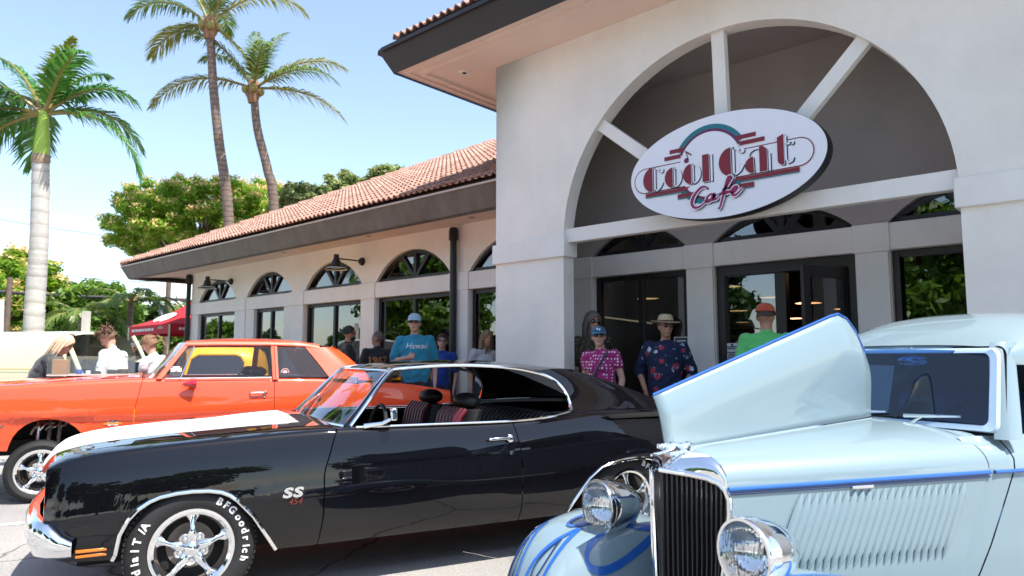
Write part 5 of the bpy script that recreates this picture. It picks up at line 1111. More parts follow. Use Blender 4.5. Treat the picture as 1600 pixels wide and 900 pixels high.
# windshield frame (rounded) and blue glass
def wsp(q, t):                                     # q -1..1 across, t 0..1 up
    return V(1.318-.045*(1-q*q)+.135*t, (.488-.045*t)*q, 1.070+.012*(1-q*q)+.345*t+.012*(1-q*q)*t)
ringp = []
def rr(n=10):
    out = []; cqs = [(.94,.10),(.94,.88),(-.94,.88),(-.94,.10)]
    for k, (q, t) in enumerate(cqs):
        a0 = [-90,0,90,180][k]
        for i in range(n+1):
            a = R(a0+90*i/n); out.append((q+.06*cos(a), t+.11*sin(a)))
    return out
pts = rr(); inner = [((q)*.925, .5+(t-.5)*.86) for q, t in pts]
rows = [[wsp(q, t)+Vector((-.012,0,0)) for q, t in pts], [wsp(q*.985, .5+(t-.5)*.97)+Vector((-.026,0,0)) for q, t in pts], [wsp(q, t)+Vector((-.022,0,0)) for q, t in inner], [wsp(q, t)+Vector((.01,0,0)) for q, t in inner]]
MB().grid(rows, closeu=True).build('windshield_frame', paint('frame_blue_paint', (.42,.56,.72)), ford, smooth=50)
MB().grid([[wsp(q, t) for q, t in pts], [wsp(q*1.04, .5+(t-.5)*1.06)+Vector((-.006,0,0)) for q, t in pts]], closeu=True).build('windshield_seal', void, ford, smooth=50)
MB().grid([[wsp(-.93+.186*i, .07+.86*j/6) for i in range(11)] for j in range(7)]).build('windshield', glass('blue_tinted_glass', (.12,.27,.50), .07, .9), ford)
MB().grid([[V(1.425+.02*k+.035*q*q, .462*q, 1.405+.028*k-.018*q*q) for q in (-1,-.8,-.5,0,.5,.8,1)] for k in range(2)]).build('roof_header', ice_blue, ford, smooth=60)
for q, l0 in ((.25,.34),(-.45,.30)):
    p = wsp(q, .10)+Vector((-.035,0,.0)); wp = MB().tube([p, p+Vector((0,-.10,.005)), p+Vector((.01,-.24,.012))], [.010,.008,.004], 8).build('wiper', chrome, ford)
    MB().tube([wsp(q, .0)+Vector((-.03,0,-.01)), p+Vector((0,-.08,.0))], .007, 8).build('wiper_arm', chrome, wp)
MB().ell(wsp(.12,.78)+Vector((.06,0,0)), (.012,.075,.028)).build('rear_view_mirror', chrome, ford)
MB().tube([wsp(.12,.95)+Vector((.03,0,0)), wsp(.12,.80)+Vector((.06,0,0))], .005, 6).build('mirror_stem', chrome, ford)
blue_vin = mat('blue_vinyl', (.02,.06,.16), .5)
MB().box((1.5,-.5,.36),(2.9,.5,.42)).build('floor_pan', void, ford, smooth=0)
MB().box((1.33,-.47,.85),(1.45,.47,1.035)).build('dashboard', blue_vin, ford, bevel=.03)
MB().box((2.1,-.5,.45),(2.3,.5,1.20)).build('seat_back', blue_vin, ford, bevel=.07)
MB().box((1.7,-.5,.42),(2.1,.5,.66)).build('seat_cushion', blue_vin, ford, bevel=.06)
MB().tube([V(1.56+.05*cos(a), .25+.17*sin(a), 1.02+.15*cos(a)) for a in [2*pi*k/20 for k in range(20)]], .011, 8, closed=True).build('steering_wheel', blk_in, ford)
for s, r, w_ in ((.12,.31,.18),(2.85,.36,.26)):
    for sd_ in (1,-1): wheel(ford, s, .72 if s < 1 else .76, r, w_, r*.62, sd_, None)
# ============================================================ people
skin_l = mat('light_skin', (.50,.28,.20), .5, vary=(12,.08)); skin_t = mat('tanned_skin', (.38,.19,.12), .5, vary=(12,.08)); skin_d = mat('dark_tan_skin', (.24,.115,.07), .5, vary=(12,.08))
shades = mat('dark_sunglasses', (.006,.006,.007), .08, coat=1); lipm = mat('lips', (.35,.12,.10), .5); eyem = mat('eye', (.03,.02,.02), .2)
denim = mat('dark_trousers', (.03,.035,.05), .9, vary=(20,.2)); shoe = mat('dark_shoes', (.02,.02,.02), .6)
def fabric(name, c=(.5,.5,.5), v=.12): return mat(name, c, .9, vary=(9,v), bump=(35,.35), sheen=.2)
def dots_mat(name, base, dot, scale=26, r=.32):
    m = mat(name, base, .9); t = m.node_tree; b = t.nodes['Principled BSDF']; co = t.nodes.new('ShaderNodeTexCoord')
    vo = t.nodes.new('ShaderNodeTexVoronoi'); vo.inputs['Scale'].default_value = scale; vo.inputs['Randomness'].default_value = .25
    rp = t.nodes.new('ShaderNodeValToRGB'); rp.color_ramp.interpolation = 'CONSTANT'; rp.color_ramp.elements[0].color = (*dot,1); rp.color_ramp.elements[1].color = (*base,1); rp.color_ramp.elements[1].position = r
    t.links.new(co.outputs['Object'], vo.inputs[0]); t.links.new(vo.outputs['Distance'], rp.inputs[0]); t.links.new(rp.outputs[0], b.inputs['Base Color']); return m
def floral_mat(name, base, cols, scale=11):
    m = mat(name, base, .85); t = m.node_tree; b = t.nodes['Principled BSDF']; co = t.nodes.new('ShaderNodeTexCoord'); prev = None
    for i, (c, sc_, thr) in enumerate(cols):
        mp_ = t.nodes.new('ShaderNodeMapping'); mp_.inputs['Location'].default_value = (i*3.7,i*1.3,i*2.1); t.links.new(co.outputs['Object'], mp_.inputs[0])
        nz_ = t.nodes.new('ShaderNodeTexNoise'); nz_.inputs['Scale'].default_value = 60; t.links.new(mp_.outputs[0], nz_.inputs[0])
        ad = t.nodes.new('ShaderNodeMixRGB'); ad.inputs[0].default_value = .045; t.links.new(mp_.outputs[0], ad.inputs[1]); t.links.new(nz_.outputs['Color'], ad.inputs[2])
        vo = t.nodes.new('ShaderNodeTexVoronoi'); vo.inputs['Scale'].default_value = sc_; t.links.new(ad.outputs[0], vo.inputs[0])
        rp = t.nodes.new('ShaderNodeValToRGB'); rp.color_ramp.interpolation = 'CONSTANT'; rp.color_ramp.elements[0].color = (1,1,1,1); rp.color_ramp.elements[1].color = (0,0,0,1); rp.color_ramp.elements[1].position = thr
        t.links.new(vo.outputs['Distance'], rp.inputs[0]); mx_ = t.nodes.new('ShaderNodeMixRGB'); mx_.inputs[2].default_value = (*c,1); t.links.new(rp.outputs[0], mx_.inputs[0])
        if prev is None: mx_.inputs[1].default_value = (*base,1)
        else: t.links.new(prev.outputs[0], mx_.inputs[1])
        prev = mx_
    t.links.new(prev.outputs[0], b.inputs['Base Color']); return m
def person(loc, face, h, label, mats, pose=None, build=1.0, female=False, sleeve=.75, hair=None, hat=None, glasses=False, hands=True, lean=0., head_turn=0., head_tilt=0., roll=None):
    """mats: skin, shirt, trousers. The figure faces +Y turned by face; pose overrides joints (metres for a 1.75 m figure)."""
    k = h/1.75; root = empty('person', loc, face, label, 'person')
    J = dict(hipL=(-.09,0,.92), hipR=(.09,0,.92), kneeL=(-.10,.02,.49), kneeR=(.10,.02,.49), ankL=(-.11,-.02,.08), ankR=(.11,-.02,.08),
             shL=(-.185,-.01,1.405), shR=(.185,-.01,1.405), elL=(-.235,-.03,1.12), elR=(.235,-.03,1.12), wrL=(-.24,.05,.87), wrR=(.24,.05,.87))
    if pose: J.update(pose)
    J = {n: Vector(v) for n, v in J.items()}
    # torso leans forward about the hips
    rs_ = random.Random(len(label)*7+int(h*100)); roll = rs_.uniform(-.055,.055) if roll is None else roll; head_tilt += rs_.uniform(-.08,.05)
    for n_ in ('wrL','wrR','elL','elR'):
        if not (pose and n_ in pose): J[n_] = J[n_]+Vector((rs_.uniform(-.015,.03)*(1 if n_[-1] == 'R' else -1), rs_.uniform(-.02,.07 if n_[0] == 'w' else .01), rs_.uniform(-.01,.03)))
    Lm = Matrix.Rotation(roll, 3, 'Y') @ Matrix.Rotation(-lean, 3, 'X'); piv = Vector((0,0,.95))
    up_ = lambda p: piv+Lm @ (Vector(p)-piv)
    for n in ('shL','shR'): J[n] = up_(J[n])
    for n in ('elL','elR','wrL','wrR'):
        if not (pose and n in pose): J[n] = up_(J[n])
    b = build; f = .93 if female else 1.0
    prim = []                                     # (kind, a, b, ra, rb)
    def cap(kind, a, c, ra, rb): prim.append((kind, Vector(a), Vector(c), ra, rb))
    cap('pants', (0,0,.93), (0,0,1.0), (.155*b,.115*b), (.15*b,.11*b))
    cap('shirt', up_((0,.005,.97)), up_((0,.01,1.12)), (.155*b*f,.118*b), (.152*b*f,.12*b)); cap('shirt', up_((0,.01,1.12)), up_((0,.0,1.30)), (.152*b*f,.122*b), (.175*b*f,.118*b))
    cap('shirt', up_((0,0,1.30)), up_((0,-.01,1.42)), (.175*b*f,.112*b), (.12*b*f,.07)); cap('shirt', up_((-.13*f,-.01,1.405)), up_((.13*f,-.01,1.405)), (.066,.06), (.066,.06))
    if female:
        for sx in (-1,1): cap('shirt', up_((sx*.075,.075,1.265)), up_((sx*.075,.10,1.255)), (.062,.055), (.05,.05))
    cap('skin', up_((0,-.012,1.42)), up_((0,.008,1.54)), (.058,.06), (.052,.055))
    for sd_ in 'LR':
        sh_, el_, wr_ = J['sh'+sd_], J['el'+sd_], J['wr'+sd_]; q = sh_.lerp(el_, sleeve)
        cap('shirt', sh_, q, (.062*b**.5,.062*b**.5), (.060*b**.5,.060*b**.5)); cap('skin', sh_.lerp(el_, .3), el_, (.046,.046), (.038,.038)); cap('skin', el_, wr_, (.040,.040), (.026,.028))
        hp, kn, an = J['hip'+sd_], J['knee'+sd_], J['ank'+sd_]
        cap('pants', hp, kn, (.088*b**.5,.092*b**.5), (.062,.064)); cap('pants', kn, an, (.062,.064), (.050,.052)); cap('shoe', an+Vector((0,-.02,-.035)), an+Vector((0,.15,-.045)), (.042,.040), (.038,.030))
        if hands:                                 # palm, four fingers and a thumb, slightly curled
            d = (wr_-el_).normalized(); side = Vector((1,0,0)) if sd_ == 'R' else Vector((-1,0,0))
            pal = d.cross(side); pal = pal.normalized() if pal.length > .1 else Vector((0,1,0)); lat_ = pal.cross(d).normalized()
            cap('skin', wr_, wr_+d*.085, (.022,.030), (.020,.036))
            for i, (o, L) in enumerate(((-.030,.062),(-.010,.075),(.011,.072),(.031,.055))):
                r0 = wr_+d*.085+pal*o*0+lat_*0+pal.cross(d)*0+ (pal*0)+ (lat_*0) + (d.cross(pal)).normalized()*0 + (d.cross(lat_)).normalized()*o
                r1 = r0+d*L*.55+lat_*.006; r2 = r1+d*L*.40+lat_*.022
                cap('skin', r0, r1, (.0095,.0095), (.009,.009)); cap('skin', r1, r2, (.009,.009), (.0075,.0075))
            t0 = wr_+d*.02+(d.cross(lat_)).normalized()*(-.028); cap('skin', t0, t0+d*.04+(d.cross(lat_)).normalized()*(-.025)+lat_*.01, (.012,.012), (.010,.010)); cap('skin', t0+d*.04+(d.cross(lat_)).normalized()*(-.025)+lat_*.01, t0+d*.07+(d.cross(lat_)).normalized()*(-.028)+lat_*.02, (.010,.010), (.008,.008))
    # head, in its own frame
    hc = up_((0,.02,1.625)); HM = Matrix.Translation(hc) @ Lm.to_4x4() @ Matrix.Rotation(head_turn, 4, 'Z') @ Matrix.Rotation(head_tilt, 4, 'X')
    hv = lambda x, y, z: HM @ Vector((x, y, z))
    m = MB()
    for kind, a, c, ra, rb in prim:
        d = c-a; L = d.length
        if L < 1e-4: continue
        d.normalize(); x_ = Vector((1,0,0)); u = x_-d*x_.dot(d); u = u.normalized() if u.length > .2 else Vector((0,1,0)); v = d.cross(u); rows = []
        for i in range(5): t = i/4*pi/2; rows.append((a-d*min(ra)*cos(t), sin(t), ra))
        rows.append((c, 1, rb))
        for i in range(1, 5): t = i/4*pi/2; rows.append((c+d*min(rb)*sin(t), cos(t), rb))
        m.grid([[o+(u*cos(2*pi*j/14)*r_[0]+v*sin(2*pi*j/14)*r_[1])*max(s_, .02) for j in range(14)] for o, s_, r_ in rows], closeu=True)
    HR = HM.to_3x3()
    for c, r in (((0,-.008,.03),(.074,.092,.092)), ((0,.012,-.03),(.060,.075,.085)), ((0,.045,-.085),(.036,.036,.026)), ((0,.088,-.012),(.012,.018,.016)), ((0,.080,.010),(.009,.012,.03)), ((0,.074,.035),(.050,.016,.012)), ((-.076,-.005,-.005),(.010,.020,.032)), ((.076,-.005,-.005),(.010,.020,.032)), ((0,.074,-.055),(.026,.014,.010))):
        m.ell(hv(*c), r, 18, 12, rot=HR)
    src = bpy.data.objects.new('body_src', bpy.data.meshes.new('body_src')); src.data.from_pydata(m.v, [], m.f); col.objects.link(src)
    md = src.modifiers.new('r', 'REMESH'); md.mode = 'VOXEL'; md.voxel_size = .0095; sm = src.modifiers.new('s', 'SMOOTH'); sm.factor = .5; sm.iterations = 3
    dg = bpy.context.evaluated_depsgraph_get(); me = bpy.data.meshes.new_from_object(src.evaluated_get(dg)); old = src.data
    bpy.data.objects.remove(src); bpy.data.meshes.remove(old)
    # colour each face by the nearest limb
    C = np.empty(len(me.polygons)*3); me.polygons.foreach_get('center', C); C = C.reshape(-1,3); best = np.full(len(C), 9.); mi = np.zeros(len(C), int)
    idx = dict(skin=0, shirt=1, pants=2, shoe=3)
    for kind, a, c, ra, rb in prim:
        if kind == 'skin' and (c-a).length < .12 and max(ra) < .02: pass
        a_, d = np.array(a), np.array(c-a); L2 = d@d; t = np.clip(((C-a_)@d)/L2, 0, 1); t2 = ((C-a_)@d)/L2
        dist = np.linalg.norm(C-a_-t[:,None]*d, axis=1)-(np.mean(ra)+(np.mean(rb)-np.mean(ra))*t)-(.012 if kind == 'shirt' else 0)
        w_ = dist < best; best[w_] = dist[w_]; mi[w_] = idx[kind]
    hcn = np.array(hc); dh = np.linalg.norm((C-hcn)/np.array([1,1,1.15]), axis=1); mi[(dh < .125) & (C[:,2] > float((up_((0,0,1.49))).z)-.02)] = 0
    for mm in (*mats, shoe): me.materials.append(mm)
    me.polygons.foreach_set('material_index', mi.astype(np.int32))
    shirtv = set(); skinv = set()                # folds in the cloth
    for p_, i_ in zip(me.polygons, mi): (shirtv if i_ in (1, 2) else skinv).update(p_.vertices)
    from mathutils import noise as mn
    CO = np.empty(len(me.vertices)*3, np.float32); me.vertices.foreach_get('co', CO); CO = CO.reshape(-1,3); NO = np.empty(len(me.vertices)*3, np.float32); me.vertices.foreach_get('normal', NO); NO = NO.reshape(-1,3)
    for vi in shirtv-skinv:
        c = Vector(CO[vi]); f_ = mn.noise(Vector((c.x*9+3*k, c.y*9, c.z*17+c.x*10)))*.010+mn.noise(Vector((c.x*22, c.y*22+5, c.z*30-c.x*18)))*.005
        CO[vi] += NO[vi]*(f_+.004)
    me.vertices.foreach_set('co', CO.reshape(-1))
    me.shade_smooth(); me.transform(Matrix.Scale(k, 4)); me.update()
    body = bpy.data.objects.new('body', me); link(body, root)
    S_ = Matrix.Scale(k, 4)
    def child(mb, name, m_): o = mb.build(name, m_, root, smooth=60); o.data.transform(S_); return o
    if glasses:
        q = MB()
        for sx in (-1,1): q.ell(hv(sx*.031,.083,.018), (.027,.008,.020), rot=HR); q.tube([hv(sx*.058,.078,.022), hv(sx*.078,.0,.015)], .004, 6)
        q.tube([hv(-.012,.09,.022), hv(.012,.09,.022)], .004, 6); child(q, 'sunglasses', shades)
    else:
        for sx in (-1,1): child(MB().ell(hv(sx*.030,.081,.016), (.011,.006,.006), rot=HR), 'eye', eyem)
    child(MB().ell(hv(0,.086,-.053), (.022,.006,.005), rot=HR), 'mouth', lipm)
    if not female:
        q = MB()
        for sx in (-1,1): q.tube([hv(sx*.012,.090,.040), hv(sx*.032,.089,.046), hv(sx*.052,.076,.038)], .0045, 6)
        child(q, 'eyebrows', mat('eyebrow_hair', (.05,.035,.025), .8))
    if 'bearded' in label:
        q = MB(); q.ell(hv(0,.040,-.072), (.058,.062,.048), rot=HR); child(q, 'beard', mat('black_hair'))
    if hair:
        hm, style = hair; q = MB(); rr_ = random.Random(int(h*1000)+len(label)); rows = []
        zlo = {'short':-.01,'bob':-.12,'long':-.16,'pony':-.03,'curly':-.02,'buzz':.0}[style]; th = {'buzz':.005,'short':.008,'curly':.022}.get(style, .018)
        for i in range(9):
            t = i/8; ph = pi/2*(1-t)+0; row = []
            for j in range(25):
                a = 2*pi*j/24; front = max(0, sin(a)); lo = zlo+(.075-zlo)*front**.7 if True else zlo
                zz = lo+(.125+th-lo)*sin(pi/2*(1-t)) if True else 0; rxy = sqrt(max(0, 1-((zz-.028)/(.098+th))**2)) if zz > .028 else 1.0
                rxy = max(rxy, .02); row.append(hv(cos(a)*(.075+th)*rxy, -.010+sin(a)*(.094+th*.8)*rxy, zz)+HR @ Vector([rr_.uniform(-.004,.004) for _ in range(3)]))
            rows.append(row)
        q.grid(rows)
        nl = {'buzz':0,'short':60,'curly':150,'bob':90,'long':120,'pony':80}[style]
        for _ in range(nl):                      # locks
            a = rr_.uniform(0, 2*pi); el = rr_.uniform(.15,1.2); fr = max(0, sin(a))
            if fr > .35 and el < .75: continue
            p0 = Vector((cos(a)*(.075+th)*cos(el), -.01+sin(a)*(.094+th*.8)*cos(el), .028+(.098+th)*sin(el)))
            if style == 'curly': p1 = p0*1.12+Vector([rr_.uniform(-.03,.03) for _ in range(3)]); p2 = p1+Vector([rr_.uniform(-.03,.03) for _ in range(3)]); r_ = .011
            elif style in ('bob','long'): L = .12 if style == 'bob' else .26; p1 = Vector((p0.x*1.12,p0.y*1.1-.01,p0.z-.08)); p2 = Vector((p0.x*1.15,p0.y*1.08-.02,min(p0.z-.1, zlo)-L*rr_.uniform(.5,1))); r_ = .010
            elif style == 'pony': p1 = Vector((p0.x*.8,p0.y*.8-.05,.06)); p2 = Vector((0,-.115,.05)); r_ = .008
            else: p1 = p0*1.04+Vector((0,-.01,-.02)); p2 = p0*1.05+Vector((0,-.02,-.05)); r_ = .007
            q.tube([hv(*p0), hv(*p1), hv(*p2)], [r_*.7, r_, r_*.35], 6)
        if style == 'pony':
            for _ in range(26): o = [rr_.uniform(-.016,.016) for _ in range(4)]; q.tube(curve_pts([hv(o[0]*.4,-.105,.055), hv(o[0],-.155,.045+o[1]), hv(o[1],-.165,-.05), hv(o[2],-.14+o[3],-.16+o[0]*2)],4), [.008]*6+[.007]*5+[.004,.002], 6)
        child(q, 'hair', hm)
    if hat:
        kind, hm, badge = hat
        if kind == 'cap':
            q = MB(); q.grid([[hv(cos(2*pi*j/24)*.088*sqrt(max(0,1-(i/7)**2.2))+0, -.008+sin(2*pi*j/24)*.108*sqrt(max(0,1-(i/7)**2.2)), .050+.088*(i/7)) for j in range(24)] for i in range(8)], closeu=True); c_ = child(q, 'cap', hm)
            q = MB(); q.grid([[hv(cos(a)*.085*(1+.04*t), -.005+sin(a)*.10+t*.085*sin(a)**.8, .056-.022*t*t-.012*(cos(a)**2)*t) for a in [pi*(.08+.84*j/14) for j in range(15)]] for t in (0,.35,.7,1)]); v_ = q.build('cap_visor', hm, c_, smooth=60, solid=.004); v_.data.transform(S_)
            if badge:
                for w_ in (-.012,.014): q = MB().ell(hv(w_,.098,.088+w_*.3), (.012,.006,.014), rot=HR).build('cap_emblem', badge, c_); q.data.transform(S_)
        else:
            q = MB(); q.lathe([(.0,.145),(.045,.148),(.074,.128),(.086,.075),(.089,.052)], n=28); q.v = [tuple(hv(x, y*1.18-.008, z)) for x, y, z in q.v]; c_ = child(q, 'straw_hat', hm)
            q = MB(); q.lathe([(.086,.055),(.12,.050),(.155,.046),(.160,.049),(.155,.053),(.086,.062)], n=32); q.v = [tuple(hv(x, y*1.12-.008, z-.10*x*x*0+.9*(abs(x)**2)*.8)) for x, y, z in q.v]; o = q.build('hat_brim', hm, c_, smooth=60); o.data.transform(S_)
            q = MB(); q.lathe([(.0885,.058),(.0895,.078),(.088,.08)], n=28); q.v = [tuple(hv(x, y*1.18-.008, z)) for x, y, z in q.v]; o = q.build('hat_band', mat('hat_band', (.10,.06,.04), .8), c_); o.data.transform(S_)
    return root, body, (lambda p: k*up_(p)), k
def print_on(body, root, me, m_, name, origin, right, up, direction, off=.004):
    """lay flat lettering onto the clothing surface"""
    bvh = BVHTree.FromPolygons([v.co for v in body.data.vertices], [p.vertices for p in body.data.polygons])
    r, u, d = Vector(right).normalized(), Vector(up).normalized(), Vector(direction).normalized()
    bm = bmesh.new(); bm.from_mesh(me); bmesh.ops.subdivide_edges(bm, edges=[e for e in bm.edges if e.calc_length() > .02], cuts=2); bm.to_mesh(me); bm.free()
    for v in me.vertices:
        p = Vector(origin)+r*v.co.x+u*v.co.y; hit = bvh.ray_cast(p-d*.5, d)
        v.co = (hit[0]-d*off) if hit[0] else p
    me.materials.clear(); me.materials.append(m_); o = bpy.data.objects.new(name, me); return link(o, root)
def facing(p, to): d = Vector(to)-Vector(p); return atan2(-d.x, d.y)
CAMP = Vector((0,0,0)); SW = .13
def gp(u, D, z=SW): p = on_ground(u, D, z); return p
TOL = lambda v: R(v)
view_yaw = R(42.05)                               # turning of a figure that looks straight away from the camera
away, toward = view_yaw, view_yaw+pi
# in front of the wing
rt, bd, upf, k = person(gp(650,9.5), toward+R(8), 1.84, 'tall man in a turquoise t-shirt and pale cap standing by the wing window', (skin_l, fabric('turquoise_cotton', (.015,.21,.31)), denim), build=1.22, hair=(mat('brown_hair', (.05,.03,.02), .7),'short'), hat=('cap', fabric('pale_blue_cotton', (.28,.42,.50)), None), glasses=True,
    pose=dict(elR=(.29,-.02,1.14), wrR=(.10,.20,1.19)), head_turn=R(-10))
print_on(bd, rt, text_mesh('Hawaii', .105, 0, shear=.3), mat('white_print', (.7,.7,.68), .8), 'shirt_print', (0.0,.3,1.335*k), (-1,0,0), (0,0,1), (0,-1,0))
person(gp(543,11.3), away+R(-68), 1.76, 'bearded man in a black shirt seen side-on beyond the orange car', (skin_t, fabric('black_cotton', (.012,.012,.014)), denim), hair=(mat('black_hair', (.012,.010,.009), .6),'short'), glasses=True, build=1.05)
rt, bd, upf, k = person(gp(588,10.9), away+R(20), 1.66, 'man in a black t-shirt numbered 1967 seen from behind', (skin_d, fabric('black_cotton'), denim), hair=(mat('grey_stubble', (.10,.08,.07), .8),'buzz'), head_turn=R(68), build=1.12)
print_on(bd, rt, text_mesh('1967', .15, 0, bold=.004), mat('orange_print', (.35,.14,.05), .8), 'shirt_print', (0,-.3,1.27*k), (1,0,0), (0,0,1), (0,1,0))
person(gp(689,10.5), toward, 1.60, 'woman in a royal blue top and sunglasses beside the man in turquoise', (skin_l, fabric('royal_blue_cotton', (.012,.05,.27)), denim), female=True, hair=(mat('dark_brown_hair', (.03,.018,.012), .6),'pony'), glasses=True)
person(gp(757,9.9), toward+R(25), 1.63, 'long-haired blonde woman in a pale top beside the portal pillar', (skin_t, fabric('pale_grey_cotton', (.42,.43,.46)), denim), female=True, hair=(mat('streaked_blonde_hair', (.20,.13,.07), .6, vary=(40,.5)),'long'))
# under the portal
person(gp(926,8.2), toward+R(18), 1.78, 'man in a dark patterned shirt standing behind the woman in pink', (skin_t, floral_mat('dark_leaf_print', (.02,.016,.012), [((.12,.08,.03),30,.35),((.05,.06,.03),24,.3)]), denim), build=1.12, hair=(mat('greying_hair', (.12,.10,.09), .7),'long'), glasses=True)
rt, bd, upf, k = person(gp(941,7.55), toward+R(-32), 1.58, 'woman in a pink polka-dot top and blue cap with a grey shoulder bag', (skin_l, dots_mat('pink_polka_dots', (.33,.02,.14), (.75,.68,.70), 30, .30), fabric('grey_trousers', (.06,.06,.065))), female=True, build=1.12, sleeve=.35, hair=(mat('grey_hair', (.25,.23,.21), .7),'short'), hat=('cap', fabric('teal_blue_cotton', (.01,.10,.18)), mat('white_print')), glasses=True, head_turn=R(26))
bagm = fabric('slate_canvas', (.045,.052,.060)); q = MB(); q.tube(curve_pts([(-.10,-.10,1.43),(-.09,.02,1.455),(-.06,.12,1.36),(.04,.165,1.17),(.14,.13,1.03)],6), (.019,.006)if False else .016, 8)
bg_ = q.build('shoulder_bag', bagm, rt); q = MB(); q.obox((.15,.12,.96), (.13,.05,.0), (-.02,.045,0), (.03,.0,.085)); o = q.build('bag_pouch', bagm, bg_, bevel=.03)
for o in (bg_, o): o.data.transform(Matrix.Scale(k,4))
person(gp(1038,7.5), toward+R(-22), 1.69, 'man in a straw hat and navy floral shirt standing by the glass', (skin_t, floral_mat('navy_floral_print', (.006,.012,.045), [((.30,.03,.05),8.5,.30),((.55,.57,.62),10,.22),((.10,.22,.25),13,.17)]), denim), build=1.2, sleeve=.95, hair=(mat('greying_hair'),'buzz'), hat=('straw', mat('straw', (.50,.38,.22), .85, vary=(30,.15)), None), glasses=True, head_turn=R(34),
    pose=dict(wrL=(-.19,.12,.93), wrR=(.19,.12,.93), elL=(-.29,-.06,1.13), elR=(.29,-.06,1.13)))
rt, bd, upf, k = person(gp(1199,6.55), away+R(-8), 1.75, 'man in a bright green t-shirt and orange cap walking into the entrance', (skin_t, fabric('bright_green_cotton', (.10,.48,.13)), denim), build=1.3, hair=(mat('brown_hair'),'buzz'), hat=('cap', fabric('orange_cotton', (.42,.06,.02)), None), head_turn=R(-28))
q = MB(); rr_ = random.Random(5)
for i in range(26): a, r0 = rr_.uniform(0,2*pi), rr_.uniform(.02,.085); q.poly([(-.05+cos(a)*r0+.014*cos(2*pi*j/6+a)*rr_.uniform(.7,1.6), sin(a)*r0*1.15+.014*sin(2*pi*j/6+a), 0) for j in range(6)])
me = q.mesh('emblem', [white_let], 0); print_on(bd, rt, me, mat('white_print'), 'shirt_print', (0,-.3,1.22*k), (1,0,0), (0,0,1), (0,1,0))
person((-2.52,7.98,.13), pi+R(-10), 1.62, 'person in a dark red shirt pushing the glass door open from inside', (skin_t, fabric('dark_red_cotton', (.16,.012,.015)), denim), sleeve=.95, hair=(mat('black_hair'),'short'), pose=dict(elL=(-.30,.20,1.20), wrL=(-.33,.46,1.30)))
# behind the orange car
person(gp(58,9.1,0), away+R(-72), 1.74, 'blonde woman in a charcoal top leaning over the orange car', (skin_l, fabric('charcoal_cotton', (.035,.037,.042)), denim), female=True, lean=R(25), build=1.42, sleeve=.95, hair=(mat('white_blonde_hair', (.62,.48,.32), .6, vary=(40,.25)),'bob'), glasses=True, pose=dict(elR=(.26,.30,1.12), wrR=(.20,.52,1.10), elL=(-.28,.16,1.06), wrL=(-.24,.36,.96)))
person(gp(190,9.2,0), away+R(88), 1.78, 'young man in a white t-shirt with curly brown hair bending over the display case', (skin_l, fabric('white_cotton', (.74,.74,.75), .04), denim), lean=R(16), hair=(mat('curly_brown_hair', (.10,.055,.028), .7, vary=(60,.4)),'curly'), head_turn=R(22), head_tilt=R(-24), pose=dict(elL=(-.25,.12,1.12), wrL=(-.18,.38,1.10), elR=(.25,.12,1.10), wrR=(.16,.36,1.08)))
person(gp(250,9.3,0), away+R(84), 1.68, 'woman in a white top with a brown ponytail looking down beside the orange car', (skin_l, fabric('white_cotton'), denim), female=True, lean=R(10), sleeve=.3, hair=(mat('light_brown_hair', (.19,.10,.05), .6, vary=(50,.3)),'pony'), head_turn=R(20), head_tilt=R(-22), pose=dict(elL=(-.23,.14,1.12), wrL=(-.12,.36,1.12), elR=(.23,.14,1.12), wrR=(.12,.34,1.12)))
person(gp(206,14.2,0), toward+R(30), 1.68, 'man in black with a grey beanie standing far behind the display case', (skin_d, fabric('black_cotton'), denim), hair=(mat('grey_beanie', (.10,.11,.13), .9),'buzz'), build=1.1)
